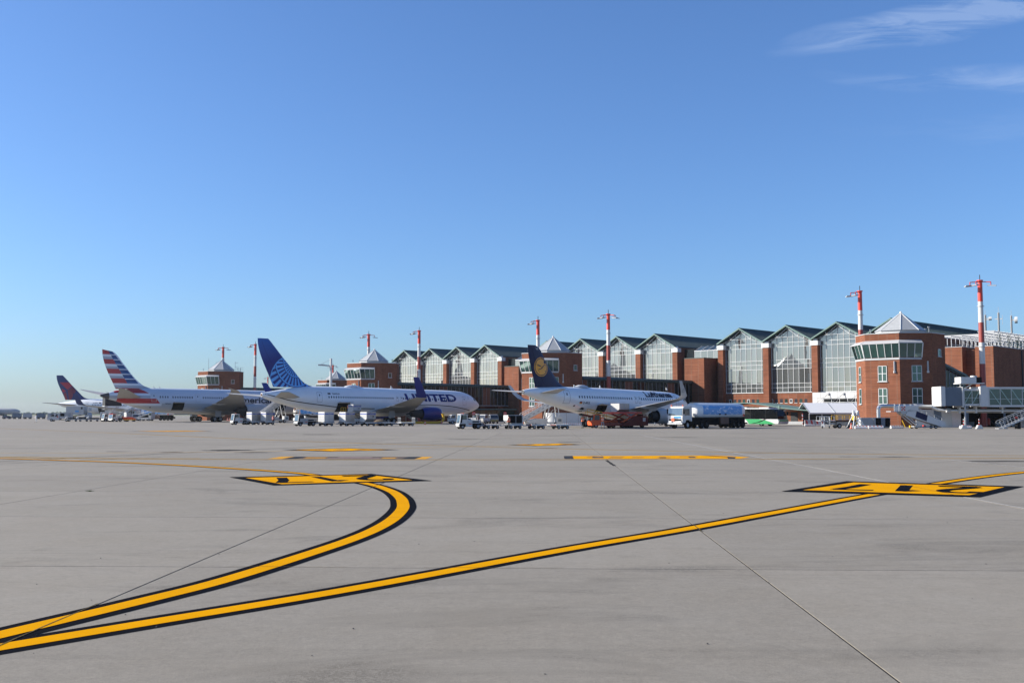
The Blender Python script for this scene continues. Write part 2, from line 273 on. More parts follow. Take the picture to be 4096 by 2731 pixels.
# ------------------------------------------------------------------ mesh helpers
class MB:
    def __init__(s): s.v = []; s.f = []
    def add(s, vs_, fs):
        o = len(s.v); s.v += [tuple(p) for p in vs_]; s.f += [tuple(i + o for i in f) for f in fs]; return s
    def box(s, x0, x1, y0, y1, z0, z1):
        return s.add([(x0, y0, z0), (x1, y0, z0), (x1, y1, z0), (x0, y1, z0), (x0, y0, z1), (x1, y0, z1), (x1, y1, z1), (x0, y1, z1)],
                     [(3, 2, 1, 0), (4, 5, 6, 7), (0, 1, 5, 4), (1, 2, 6, 5), (2, 3, 7, 6), (3, 0, 4, 7)])
    def prism(s, poly, a, b, axis='x'):
        n = len(poly)
        def p(u, v, w): return {'x': (w, u, v), 'y': (u, w, v), 'z': (u, v, w)}[axis]
        vs_ = [p(u, v, a) for u, v in poly] + [p(u, v, b) for u, v in poly]
        fs = [tuple(range(n)), tuple(range(2 * n - 1, n - 1, -1))] + [(i, i + n, (i + 1) % n + n, (i + 1) % n) for i in range(n)]
        return s.add(vs_, fs)
    def tube(s, p0, p1, r, n=8, r2=None, caps=True):
        p0, p1 = Vector(p0), Vector(p1); d = (p1 - p0)
        if d.length < 1e-6: return s
        d.normalize(); a = d.orthogonal().normalized(); c = d.cross(a); r2 = r if r2 is None else r2
        vs_ = []
        for q, rr_ in ((p0, r), (p1, r2)):
            for i in range(n): th = 2 * math.pi * i / n; vs_.append(q + a * (rr_ * math.cos(th)) + c * (rr_ * math.sin(th)))
        fs = [(i, (i + 1) % n, n + (i + 1) % n, n + i) for i in range(n)]
        if caps: fs += [tuple(range(n - 1, -1, -1)), tuple(range(n, 2 * n))]
        return s.add(vs_, fs)
    def path(s, pts, r, n=8):
        for a, b in zip(pts, pts[1:]): s.tube(a, b, r, n)
        return s
    def lathe(s, prof, c, axis='y', n=20):
        vs_ = []; k = len(prof)
        for r, a in prof:
            for i in range(n):
                th = 2 * math.pi * i / n; u, w = r * math.cos(th), r * math.sin(th)
                vs_.append({'y': (c[0] + u, c[1] + a, c[2] + w), 'x': (c[0] + a, c[1] + u, c[2] + w), 'z': (c[0] + u, c[1] + w, c[2] + a)}[axis])
        fs = [(j * n + i, j * n + (i + 1) % n, (j + 1) * n + (i + 1) % n, (j + 1) * n + i) for j in range(k - 1) for i in range(n)]
        return s.add(vs_, fs)
    def loft(s, rings, caps=True):
        n = len(rings[0]); vs_ = [p for r in rings for p in r]
        fs = [(j * n + i, j * n + (i + 1) % n, (j + 1) * n + (i + 1) % n, (j + 1) * n + i) for j in range(len(rings) - 1) for i in range(n)]
        if caps: fs += [tuple(range(n - 1, -1, -1)), tuple(range((len(rings) - 1) * n, len(rings) * n))]
        return s.add(vs_, fs)
    def quad(s, *p): return s.add(p, [tuple(range(len(p)))])
    def build(s, name, m, parent=None, smooth=False, bevel=0.0, loc=None, rot=None, shade=40):
        me = bpy.data.meshes.new(name); me.from_pydata([tuple(map(float, p)) for p in s.v], [], s.f)
        bm = bmesh.new(); bm.from_mesh(me)
        bmesh.ops.recalc_face_normals(bm, faces=bm.faces)
        if bevel: bmesh.ops.bevel(bm, geom=[e for e in bm.edges if len(e.link_faces) == 2 and e.calc_face_angle(0) > .6], offset=bevel, segments=2, affect='EDGES', clamp_overlap=True)
        if smooth:
            for f in bm.faces: f.smooth = True
            for e in bm.edges:
                if len(e.link_faces) == 2 and e.calc_face_angle(0) > R(shade): e.smooth = False
        bm.to_mesh(me); bm.free(); me.materials.append(MT[m])
        o = bpy.data.objects.new(name, me); COL.objects.link(o)
        if parent: o.parent = parent
        if loc: o.location = loc
        if rot: o.rotation_euler = rot
        return o
UNIT = {}
def unit(m):
    if m not in UNIT:
        b = MB().box(-.5, .5, -.5, .5, -.5, .5); me = bpy.data.meshes.new('panel'); me.from_pydata(b.v, [], b.f); me.materials.append(MT[m]); UNIT[m] = me
    return UNIT[m]
def bx(name, m, parent, x0, x1, y0, y1, z0, z1, rot=None):
    o = bpy.data.objects.new(name, unit(m)); COL.objects.link(o); o.parent = parent
    o.location = ((x0 + x1) / 2, (y0 + y1) / 2, (z0 + z1) / 2); o.scale = (abs(x1 - x0), abs(y1 - y0), abs(z1 - z0))
    if rot: o.rotation_euler = rot
    return o
def bar(name, m, parent, p0, p1, w, d=None, up=(0, 0, 1)):
    p0, p1 = Vector(p0), Vector(p1); o = bpy.data.objects.new(name, unit(m)); COL.objects.link(o); o.parent = parent
    v = p1 - p0; q = v.to_track_quat('Y', 'Z'); o.rotation_euler = q.to_euler(); o.location = (p0 + p1) / 2; o.scale = (w, v.length, d or w); return o
def tag(o, label, cat, group=None):
    o['label'] = label; o['category'] = cat
    if group: o['group'] = group
    return o
def thing(name, label, cat, loc=(0, 0, 0), rz=0, group=None):
    o = bpy.data.objects.new(name, None); COL.objects.link(o); o.location = loc; o.rotation_euler = (0, 0, rz); o.empty_display_size = .3
    return tag(o, label, cat, group)
def struct(o): o['kind'] = 'structure'; return o
def stuff(o): o['kind'] = 'stuff'; return o
def copy_tree(o, parent=None):
    c = o.copy(); COL.objects.link(c); c.parent = parent
    for ch in list(o.children): copy_tree(ch, c)
    return c
WC = {}
def wheel(parent, x, y, r, w, rimm='galv', z=None):
    k = (r, w, rimm)
    if k not in WC:
        t_ = MB().lathe([(r * .55, -w / 2), (r * .9, -w / 2), (r, -w * .32), (r, w * .32), (r * .9, w / 2), (r * .55, w / 2), (r * .55, -w / 2)], (0, 0, 0), 'x', 18)
        t_ = t_.build('wheel', 'rubber', smooth=True)
        r_ = MB().lathe([(0, -w * .36), (r * .3, -w * .42), (r * .42, -w * .25), (r * .56, -w * .4), (r * .56, w * .4), (r * .42, w * .25), (r * .3, w * .42), (0, w * .36)], (0, 0, 0), 'x', 14).build('rim', rimm, smooth=True)
        WC[k] = (t_.data, r_.data); bpy.data.objects.remove(t_); bpy.data.objects.remove(r_)
    a = bpy.data.objects.new('wheel', WC[k][0]); COL.objects.link(a); a.parent = parent; a.location = (x, y, r if z is None else z)
    b = bpy.data.objects.new('rim', WC[k][1]); COL.objects.link(b); b.parent = a
    return a
def hz(hx, hy): return math.atan2(-hx, hy)          # rotation that points local +Y along (hx, hy)

# terminal frame: x runs along the facade to the right, y into the building
FA = R(-44.5); FO = Vector((59.9, 225.6)); FX = Vector((math.cos(FA), math.sin(FA))); FY = Vector((-math.sin(FA), math.cos(FA)))
def W(x, y, z=0): p = FO + FX * x + FY * y; return (p.x, p.y, z)
MOD = 11.68; AP = [0.1 + MOD * k for k in range(-12, 5)]        # gable axes
def apx(k): return 0.1 + MOD * k

# text as a mesh in the (u, v) plane
def text_mesh(s, height, bold=0.0, shear=0.0, sx=1.0):
    cu_ = bpy.data.curves.new('t', 'FONT'); cu_.body = s; cu_.size = 1.0; cu_.offset = bold; cu_.shear = shear; cu_.resolution_u = 3
    o = bpy.data.objects.new('t', cu_); COL.objects.link(o); dg = bpy.context.evaluated_depsgraph_get(); dg.update()
    me = bpy.data.meshes.new_from_object(o.evaluated_get(dg)); bpy.data.objects.remove(o)
    vs_ = np.array([v.co[:2] for v in me.vertices]); vs_ -= vs_.min(0); h = vs_[:, 1].max()
    vs_ *= height / h; vs_[:, 0] *= sx
    return vs_, [tuple(p.vertices) for p in me.polygons]
def decal(name, vs2, faces, surf, m, parent, side=1, off=.02, step=.35, rev=False):
    """lay a flat figure given in (t, z) on a curved skin x = surf(t, z)"""
    bm = bmesh.new(); vv = [bm.verts.new((p[0], p[1], 0)) for p in vs2]
    for f in faces:
        try: bm.faces.new([vv[i] for i in f])
        except ValueError: pass
    lo = np.min(vs2, 0); hi = np.max(vs2, 0)
    for ax in (0, 1):
        st = step if ax else step * 2
        c = lo[ax] + st
        while c < hi[ax]:
            no = (1, 0, 0) if ax == 0 else (0, 1, 0); co = (c, 0, 0) if ax == 0 else (0, c, 0)
            bmesh.ops.bisect_plane(bm, geom=bm.verts[:] + bm.edges[:] + bm.faces[:], plane_co=co, plane_no=no); c += st
    for v in bm.verts:
        t_, z_ = v.co.x, v.co.y; v.co = (side * (surf(t_, z_) + off), t_, z_)
    me = bpy.data.meshes.new(name); bm.to_mesh(me); bm.free(); me.materials.append(MT[m])
    o = bpy.data.objects.new(name, me); COL.objects.link(o); o.parent = parent; return o
def text_decal(s, t0, z0, h, surf, m, parent, bold=0, shear=0, sx=1.0, width=None, slope=0, name='lettering', side=1, off=.02):
    v, f = text_mesh(s, h, bold, shear, sx)
    if width: v[:, 0] *= width / v[:, 0].max()
    v = v + np.array([t0, z0]); v[:, 1] += (v[:, 0] - t0) * slope
    return decal(name, v, f, surf, m, parent, side, off)
def flat_text(s, h, m, parent, loc, rot, bold=0, width=None, name='lettering'):
    v, f = text_mesh(s, h, bold)
    if width: v[:, 0] *= width / v[:, 0].max()
    v[:, 0] -= v[:, 0].max() / 2
    b = MB().add([(p[0], p[1], 0) for p in v], f); return b.build(name, m, parent, loc=loc, rot=rot)

# ------------------------------------------------------------------ ground, apron slabs and painted markings
def sheet(name, x0, x1, y0, y1, z, m):
    return MB().quad((x0, y0, z), (x1, y0, z), (x1, y1, z), (x0, y1, z)).build(name, m)
struct(sheet('ground', -2500, 2500, -600, 3000, -.07, 'grass'))
apb = MB()
GS, GC = math.sin(.033), math.cos(.033)
def gw(u, v, z=0): return (u * GC + v * GS, -u * GS + v * GC, z)
SU, SV, U0, V0 = 7.35, 6.5, 2.63, 13.7
slab_me = None; fil = MB(); nsl = 0; slabs = []
for j in range(-3, 15):
    v0 = V0 + j * SV
    for i in range(-11, 11):
        u0 = U0 + i * SU
        um = u0 + SU / 2; lim = .50 * max(v0 + SV, 0) + 6.0
        if abs(um + v0 * .03) > lim:
            apb.quad(gw(u0, v0, -.002), gw(u0 + SU, v0, -.002), gw(u0 + SU, v0 + SV, -.002), gw(u0, v0 + SV, -.002)); continue
        if slab_me is None:
            b = MB().box(0.010, SU - .010, .008, SV - .008, -.05, 0); o = b.build('concrete_slab', 'concrete', bevel=.003); slab_me = o.data
        else:
            o = bpy.data.objects.new('concrete_slab', slab_me); COL.objects.link(o)
        slabs.append(o); o.location = gw(u0, v0); o.rotation_euler = (0, 0, -.033); nsl += 1
        fil.quad(gw(u0, v0, -.005), gw(u0 + SU, v0, -.005), gw(u0 + SU, v0 + SV, -.005), gw(u0, v0 + SV, -.005))
ua, ub, va, vb = U0 - 11 * SU, U0 + 11 * SU, V0 - 3 * SV, V0 + 15 * SV
for q in ((-900, 900, vb, 1000), (-900, 900, -150, va), (-900, ua, va, vb), (ub, 900, va, vb)): apb.quad(gw(q[0], q[2], -.002), gw(q[1], q[2], -.002), gw(q[1], q[3], -.002), gw(q[0], q[3], -.002))
apron = struct(apb.build('apron', 'concrete_far'))
for o in slabs: o.parent = apron
fil.build('joint_filler', 'sealant', apron)

def smooth_line(pts, k=6):
    P_ = [Vector(p) for p in pts]; P_ = [P_[0] * 2 - P_[1]] + P_ + [P_[-1] * 2 - P_[-2]]; out = []
    for i in range(1, len(P_) - 2):
        a, b, c, d = P_[i - 1:i + 3]
        for j in range(k):
            t = j / k; out.append(.5 * ((2 * b) + (c - a) * t + (2 * a - 5 * b + 4 * c - d) * t * t + (3 * b - a - 3 * c + d) * t ** 3))
    return out + [P_[-2]]
def ribbon(name, pts, w, z, m, off=0.0):
    b = MB(); L_ = []; n = len(pts)
    for i, p in enumerate(pts):
        d = (pts[min(i + 1, n - 1)] - pts[max(i - 1, 0)]).normalized(); q = Vector((-d.y, d.x))
        L_.append((p + q * (off + w / 2), p + q * (off - w / 2)))
    for (a, c), (a2, c2) in zip(L_, L_[1:]): b.quad((*a, z), (*c, z), (*c2, z), (*a2, z))
    return b.build(name, m, apron)
crv = smooth_line([(-6.7, 4.3), (-5.55, 7.3), (-4.63, 9.61), (-3.91, 11.42), (-3.42, 12.85), (-2.79, 15.58), (-2.49, 17.19), (-2.33, 18.6), (-2.26, 20.1), (-2.29, 21.93), (-2.41, 23.31), (-2.68, 25.16), (-3.22, 27.5),
                   (-4.27, 30.3), (-6.59, 34.46), (-7.87, 36.03), (-9.19, 37.35), (-10.58, 38.6), (-13.2, 40.9), (-16.21, 43.12), (-18.77, 44.6), (-22.94, 46.8), (-31, 50.5), (-45, 56)])
stl = smooth_line([(-9.2, 3.4), (-7.3, 5.7), (-4.39, 9.11), (-3.48, 10.17), (-1.85, 12.07), (.74, 15.5), (2.97, 18.24), (5.31, 21.3), (6.83, 23.3), (8.82, 25.9), (12.12, 30.05), (14.89, 33.25), (17.55, 35.9), (22, 39.6), (30, 45)])
ribbon('line_border', stl, .56, .003, 'paint_black'); ribbon('line_border', crv, .56, .0045, 'paint_black')
ribbon('guide_line', stl, .27, .007, 'paint_yellow'); ribbon('guide_line', crv, .27, .0085, 'paint_yellow')
def poly(name, pts, z, m): return MB().quad(*[(x, y, z) for x, y in pts]).build(name, m, apron)
for outer, inner, ctr, ud in (
    ([(-8.88, 33.03), (-6.63, 29.24), (-2.37, 31.26), (-4.66, 34.85)], [(-8.28, 32.64), (-6.50, 29.72), (-2.98, 31.50), (-4.74, 34.36)], (-5.62, 32.05), (-.904, -.428)),
    ([(6.9, 27.02), (9.89, 31.08), (14.04, 28.86), (11.17, 25.15)], [(7.58, 27.43), (9.89, 30.45), (13.35, 28.54), (11.17, 25.72)], (10.5, 28.05), (-.916, .40))):
    poly('stand_panel_border', outer, .010, 'paint_black'); poly('stand_panel', inner, .013, 'paint_yellow')
    u = Vector(ud).normalized(); w_ = Vector((-u.y, u.x))
    if w_.y > 0: w_ = -w_
    for k, st_pts in enumerate(([(.02, .78), (.12, .94), (.35, 1.0), (.68, .97), (.85, .82), (.78, .62), (.45, .38), (.12, .14), (.04, .02), (.95, .02)], [(.22, .84), (.55, 1.0), (.55, 0)], [(.02, .99), (.95, .99), (.62, .55), (.38, 0)])):
        pl_ = [Vector(ctr) + u * ((k - 1) * 1.25 - .47 + px * .94) + w_ * ((pz - .5) * 2.3) for px, pz in st_pts]
        if k == 0: pl_ = smooth_line(pl_[:-1], 4) + [pl_[-1]]
        nb = MB()
        for q, (a_, b_) in enumerate(zip(pl_, pl_[1:])):
            d_ = (b_ - a_).normalized(); n_ = Vector((-d_.y, d_.x)) * .16; a2, b2 = a_ - d_ * .06, b_ + d_ * .06; zq = .016 + q * .0004
            nb.quad((*(a2 + n_), zq), (*(a2 - n_), zq), (*(b2 - n_), zq), (*(b2 + n_), zq))
        nb.build('stand_number', 'paint_black', apron)
V2 = lambda L_: [Vector(p) for p in L_]
A_ = smooth_line([(-60, 58), (-36, 51), (-23.37, 47.94), (-18.23, 46.4), (-10.27, 45.6), (-2.68, 45.4), (1.64, 45.47), (11.52, 46.04), (22.85, 46.88), (40, 48.4)])
ribbon('zone_line', A_, .10, .003, 'paint_thin_yellow'); ribbon('zone_line', A_, .12, .003, 'paint_thin_yellow', .28); ribbon('zone_line_gap', A_, .14, .0035, 'paint_blue', .14)
B_ = smooth_line([(-50, 54), (-25.99, 53.3), (-19.16, 53.6), (-12.59, 55.76), (-6.39, 59.88), (-3.68, 62.36), (4.54, 69.56), (8.21, 72.24)])
ribbon('zone_line', B_, .13, .003, 'paint_thin_yellow')
C_ = smooth_line([(-90, 168), (-68.77, 140.83), (-42.36, 109.22), (-17.7, 78.35), (-3.88, 65.2), (2.17, 59.88), (13.35, 53.3), (24.29, 49.84), (40, 46)])
ribbon('zone_line', C_, .22, .003, 'paint_thin_yellow'); ribbon('zone_line_gap', C_, .16, .0025, 'paint_blue', .2)
D_ = smooth_line([(-23.5, 47.9), (-18.2, 46.8), (-14, 46.6)]); ribbon('zone_line', D_, .1, .0035, 'paint_thin_yellow', .5)
def fade_panel(pts, cols):
    """panel across x split into bands"""
    (x0, y0), (x1, y1), (x2, y2), (x3, y3) = pts            # near-left, far-left, far-right, near-right
    a = 0
    for w, m, lo, hi, z in cols:
        L_ = lambda s, h: (((x0 + (x3 - x0) * s) * (1 - h) + (x1 + (x2 - x1) * s) * h), (y0 + (y3 - y0) * s) * (1 - h) + (y1 + (y2 - y1) * s) * h)
        poly('faded_panel', [L_(w[0], lo), L_(w[1], lo), L_(w[1], hi), L_(w[0], hi)], z, m)
fade_panel([(-10.78, 46.31), (-10.73, 48.88), (-3.65, 48.56), (-3.8, 46.12)],
           [((0, .09), 'paint_old_yellow', 0, 1, .004), ((.09, .18), 'paint_blue', 0, 1, .004), ((.18, .84), 'paint_old_dark', 0, 1, .004), ((.84, .93), 'paint_blue', 0, 1, .004), ((.93, 1), 'paint_old_yellow', 0, 1, .004),
            ((.20, .34), 'paint_old_yellow', .3, .62, .007), ((.40, .62), 'paint_faded_red', .55, .8, .007), ((.36, .7), 'paint_faded_red', .15, .35, .007), ((.70, .79), 'paint_old_yellow', .25, .6, .007)])
poly('old_panel', [(2.31, 46.31), (10.13, 46.7), (10.9, 48.13), (9.8, 50.1), (2.44, 49.43)], .004, 'paint_yellow')
poly('old_panel_end', [(2.31, 46.31), (2.72, 46.33), (2.85, 49.47), (2.44, 49.43)], .007, 'paint_blue')
poly('old_panel_end', [(9.6, 46.68), (9.9, 46.69), (10.25, 48.1), (9.4, 49.9), (9.0, 49.95), (9.85, 48.1)], .007, 'paint_blue')
for x0, x1, y0, y1 in ((3.6, 4.1, 47.1, 48.9), (3.4, 3.8, 48.3, 48.8), (4.3, 4.9, 47.2, 47.6), (4.5, 5.1, 48.3, 48.7), (6.5, 7.1, 47.4, 47.8), (6.6, 6.9, 47.0, 48.2), (7.7, 8.5, 48.5, 48.9), (8.0, 8.3, 47.3, 48.8), (5.4, 5.9, 47.6, 48.0)):
    poly('old_number', [(x0, y0), (x1, y0), (x1 + .15, y1), (x0 + .15, y1)], .007, 'paint_old_dark')
for o_, s in (([(-12.7, 57.85), (-9.54, 55.1), (-6.17, 57.85), (-9.43, 60.55)], .78), ([(-.31, 67.3), (1.45, 64.6), (4.44, 67.3), (3.32, 70.22)], .8), ([(-43, 118), (-38, 114.5), (-33.5, 118), (-38, 121.5)], .85)):
    cx = sum(p[0] for p in o_) / 4; cy = sum(p[1] for p in o_) / 4
    poly('stand_panel_border', o_, .006, 'paint_black'); poly('stand_panel', [(cx + (x - cx) * s, cy + (y - cy) * s) for x, y in o_], .009, 'paint_yellow')
    for k in (-1, 0, 1): poly('stand_number', [(cx + k * 1.1 - .35, cy - .5), (cx + k * 1.1 + .05, cy - .5), (cx + k * 1.1 + .35, cy + .5), (cx + k * 1.1 - .05, cy + .5)], .012, 'paint_old_dark')
# sealed cracks, tar patches and a faint white sealed joint
rnd = random.Random(3)
def crack(p0, p1, w, m, jit=.12, n=24, z=.0025):  # noqa
    p0, p1 = Vector(p0), Vector(p1); d = p1 - p0; q = Vector((-d.y, d.x)).normalized()
    ribbon('sealed_crack', [p0 + d * (i / n) + q * rnd.uniform(-jit, jit) * (0 < i < n) for i in range(n + 1)], w, z, m)
for uu, v0_, v1_ in ((U0, 18.0, 19.0), (U0 - SU, 7.2, 11.0), (U0 - SU, 28.3, 30.6), (U0 + SU, 25.8, 30.6)):
    crack(gw(uu, v0_)[:2], gw(uu, v1_)[:2], .018, 'paint_crack', .003, 16, .0105 if uu < 9 else .0165)
for vv, u0_, u1_ in ((V0, -4.2, -2.6), (V0, -1.6, .2), (V0 + SV, -3.4, -2.2), (V0 + SV, 3.2, 5.2), (V0 + 2 * SV, -4.2, -2.8)):
    crack(gw(u0_, vv)[:2], gw(u1_, vv)[:2], .012, 'paint_crack', .003, 10, .0105)
crack((-24, 38.6), (-9.5, 67.2), .10, 'sealant'); crack((-24.2, 40), (-10.5, 66.2), .06, 'sealant'); crack((-23.7, 37.4), (-16, 48), .07, 'sealant'); crack((-9.5, 67.2), (8, 103), .12, 'sealant')
crack((11.25, 46), (10.84, 22), .03, 'paint_white', .04); crack((11.95, 97), (11.25, 46), .05, 'paint_white', .05); crack((18.95, 46.0), (19.05, 39), .04, 'paint_white', .03)
crack((4.05, 45), (3.93, 40.2), .13, 'sealant', .02, 12)
def blot(cx, cy, rx, ry, m, z=.0022, n=18, rot=0):
    pts = []
    for i in range(n):
        a = 2 * math.pi * i / n; k = rnd.uniform(.6, 1.15); x, y = rx * k * math.cos(a), ry * k * math.sin(a)
        pts.append((cx + x * math.cos(rot) - y * math.sin(rot), cy + x * math.sin(rot) + y * math.cos(rot)))
    poly('tar_patch', pts, z, m)
for a in ((-15.5, 57.2, 1.5, .9), (-13.2, 54.0, 1.4, .5), (-17.6, 54.3, .6, .35), (-20.8, 55.2, .8, .25), (1.7, 60.6, .9, .4), (15.6, 48.6, .5, .2), (17.6, 48.2, .8, .3), (20.5, 44, 1.6, .5), (-18.5, 100, 2.2, 1), (4, 74, 1.2, .6), (-4, 83, 1.6, .7), (14, 88, 2, .6)):
    blot(*a, 'sealant')
# weeds in a joint and a few pebbles
def tuft(x, y, r, h, n):
    b = MB()
    for i in range(n):
        a = rnd.uniform(0, 6.28); q = rnd.uniform(0, r); bx_, by = x + q * math.cos(a), y + q * math.sin(a) * .4; l = rnd.uniform(.4, 1) * h; d = rnd.uniform(-.6, .6) * l
        b.quad((bx_ - .006, by, 0), (bx_ + .006, by, 0), (bx_ + d, by + rnd.uniform(-.3, .3) * l, l))
    o = b.build('weed_tuft', 'weed'); stuff(o); tag(o, 'tiny green weed growing in a slab joint', 'weed')
tuft(-10.85, 27.1, .12, .05, 40)
pb = MB()
for i in range(55):
    y = rnd.uniform(5.5, 26); x = rnd.uniform(-.5, .5) * y; r = rnd.uniform(.004, .010)
    pb.lathe([(0, 0), (r, r * .3), (r * .7, r), (0, r * 1.2)], (x, y, 0), 'z', 5)
stuff(tag(pb.build('loose_pebbles', 'pebble'), 'tiny dark pebbles scattered over the near concrete', 'pebbles'))

# ------------------------------------------------------------------ terminal halls
def pane(parent, x0, x1, z0, z1, y, m='hall_glass', til=.006, rng=random):
    o = bx('pane', m, parent, x0, x1, y - .01, y + .01, z0, z1); o.rotation_euler = (rng.uniform(-til, til), 0, rng.uniform(-til, til)); return o
EAVE, RIDGE = 17.75, 20.95
def gable_z(dx): return EAVE - .25 + (RIDGE - EAVE) * (1 - abs(dx) / (MOD / 2))
def hall(ks, label, depth, lowmode='windows'):
    x0, x1 = apx(ks[0]) - MOD / 2, apx(ks[-1]) + MOD / 2; xc = (x0 + x1) / 2
    T = thing('terminal_hall', label, 'terminal', W(xc, 0), FA)
    rows = [6.6, 7.57, 8.49, 11.65, 12.63, 13.56, 16.39, 17.32]
    MB().box(x0 - xc, x1 - xc, .35, depth, 0, 17.5).build('hall_body', 'brick', T)          # mass behind the glass
    MB().box(x0 - xc + .02, x1 - xc - .02, .12, .34, 0, 6.46).build('base_wall', 'brick', T)
    for k in ks:
        c = apx(k) - xc; rn = random.Random(100 + k)
        a, b = c - MOD / 2 + .72, c + MOD / 2 - .62
        nm = 7 if k > -5 else 8
        xs = [a] + [c - MOD / 2 + 1.48 + i * 1.31 * (7.0 / nm) for i in range(nm + 1)]
        xs = [x for x in xs if x < b - .2] + [b]
        for u0, u1 in zip(xs, xs[1:]):
            for z0, z1 in zip(rows, rows[1:]): pane(T, u0, u1, z0, z1, .08, rng=rn)
            zz0, zz1 = gable_z(u0 - c) - .1, gable_z(u1 - c) - .1
            pts = [(u0, rows[-1]), (u1, rows[-1]), (u1, zz1), (u0, zz0)]
            if u0 < c < u1: pts = pts[:3] + [(c, gable_z(0) - .1)] + pts[3:]
            MB().prism(pts, .07, .09, 'y').build('pane', 'hall_glass', T)
        bx('sill', 'mullion', T, a - .1, b + .1, -.06, .12, 6.46, 6.6)
        for x in xs[1:-1]: bx('mullion', 'mullion', T, x - .034, x + .034, -.02, .10, 6.6, gable_z(x - c) - .05)
        for z in rows[1:]: bx('transom', 'mullion', T, a, b, -.035, .10, z - .036, z + .036)
        # roof: two sloping leaves, fascia, seams, tie rods
        hw = MOD / 2
        for s in (-1, 1):
            rf = MB().prism([(c, RIDGE), (c + s * hw, EAVE), (c + s * hw, EAVE - .2), (c, RIDGE - .2)], -1.35, depth, 'y').build('roof_leaf', 'patina_roof', T)
            MB().prism([(c, RIDGE + .05), (c + s * (hw + .0), EAVE + .05), (c + s * hw, EAVE - .24), (c, RIDGE - .26)], -1.50, -1.353, 'y').build('fascia', 'patina_light', rf)
            sm = MB(); ns = int(depth / .62)
            for i in range(ns):
                y = -1.2 + i * .62; sm.prism([(c + s * .15, RIDGE - .08), (c + s * (hw - .1), EAVE + .055), (c + s * (hw - .1), EAVE + .105), (c + s * .15, RIDGE - .02)], y, y + .06, 'y')
            stuff(sm.build('standing_seams', 'patina_roof', rf))
            bar('brace', 'mullion', T, (c, -.9, RIDGE - .55), (c + s * 2.55, -.9, RIDGE - 2.5), .07)
            bar('brace', 'mullion', T, (c + s * 2.55, -.9, RIDGE - 2.5), (c + s * 2.75, -.9, EAVE + (hw - 2.75) / hw * 3.2 - .25), .07)
            bar('tie_rod', 'mullion', T, (c + s * 2.55, -.9, RIDGE - 2.5), (c + s * (hw - .2), -.9, EAVE - .42), .05)
        bar('ridge_cap', 'patina_light', T, (c, -1.5, RIDGE + .05), (c, depth, RIDGE + .05), .22, .12)
        bar('tie_rod', 'mullion', T, (c - 2.55, -.9, RIDGE - 2.5), (c + 2.55, -.9, RIDGE - 2.5), .05)
        if lowmode == 'windows' and k < 1:
            for i in range(8):
                wx = c - 4.55 + i * 1.17
                f = bx('window', 'window_dark' if (i * 7 + k) % 3 else 'green_glass', T, wx - .33, wx + .33, .10, .13, 4.28, 5.1)
                bx('sill', 'mullion', T, wx - .36, wx + .36, .04, .12, 4.2, 4.28)
                if (i * 5 + k) % 4 == 0:
                    for (p, q, r_, s_) in ((-.33, -.24, 4.28, 5.1), (.24, .33, 4.28, 5.1), (-.24, .24, 5.0, 5.1), (-.24, .24, 4.28, 4.38)): bx('window_frame', 'mullion', T, wx + p, wx + q, .06, .10, r_, s_)
    for i in range(len(ks) + 1):
        px = x0 + i * MOD - xc
        p0, p1 = (px - .1, px + 1.3) if i < len(ks) else (px - .9, px + .5)
        if i == 0: p0, p1 = px + .02, px + 1.4
        pl = MB().box(p0, p1, -1.05, .33, 0, 16.35).build('pillar', 'brick', T)
        MB().box(p0 - .18, p1 + .18, -1.2, .30, 16.35, 17.3).build('capital', 'concrete_cap', pl)
        MB().lathe([(.5, 17.3), (.5, 17.72)], ((p0 + p1) / 2, -.45, 0), 'z', 14).build('column', 'concrete_cap', pl, smooth=True)
    return T, xc
hallC, xcC = hall([-1, 0, 1, 2], 'nearest terminal hall, four glazed gables behind the white tent and bus', 72)
hallB, xcB = hall([-6, -5, -4, -3], 'middle terminal hall, glazed gables above the plane with the yellow-disc tail', 40, 'plain')
hallA, xcA = hall([-11, -10, -9, -8], 'farthest terminal hall, four glazed gables above the plane marked in big blue letters', 40, 'plain')

# white panelled annex below the third and fourth gables, hung canopy rods
an = thing('terminal_annex', 'white panelled terminal annex with a window strip above the tent roof', 'building', W(apx(1) + 3, -3.2), FA)
MB().box(-7.7, 11, .0, 3.1, 0, 6.35).build('wall', 'lightgrey', an)
for i in range(10): bx('panel', 'white', an, -7.65 + i * 1.85, -7.65 + i * 1.85 + 1.80, -.06, -.002, 5.15, 6.3)
for i in range(2): bx('panel', 'white', an, -7.65 + i * 1.2, -6.5 + i * 1.2, -.06, -.002, 3.6, 5.1)
for i in range(7):
    bx('pane', 'dark_glass', an, -5.1 + i * 1.75, -3.45 + i * 1.75, -.05, -.02, 4.0, 5.05); bx('window_frame', 'mullion', an, -5.16 + i * 1.75, -5.08 + i * 1.75, -.09, -.02, 3.9, 5.1)
bx('window_frame', 'mullion', an, -5.1, 7.2, -.09, -.02, 4.25, 4.33); bx('window_frame', 'mullion', an, -5.1, 7.2, -.09, -.02, 5.02, 5.1)
for i in range(3):
    x = -4.0 + i * 3.3
    bx('bracket', 'lightgrey', an, x - .15, x + .15, -.3, -.06, 5.8, 6.2)
    for s in (-1.6, -.5): bar('canopy_rod', 'lightgrey', an, (x, -.3, 6.0), (x + s - .6, -2.4, 3.75), .05)

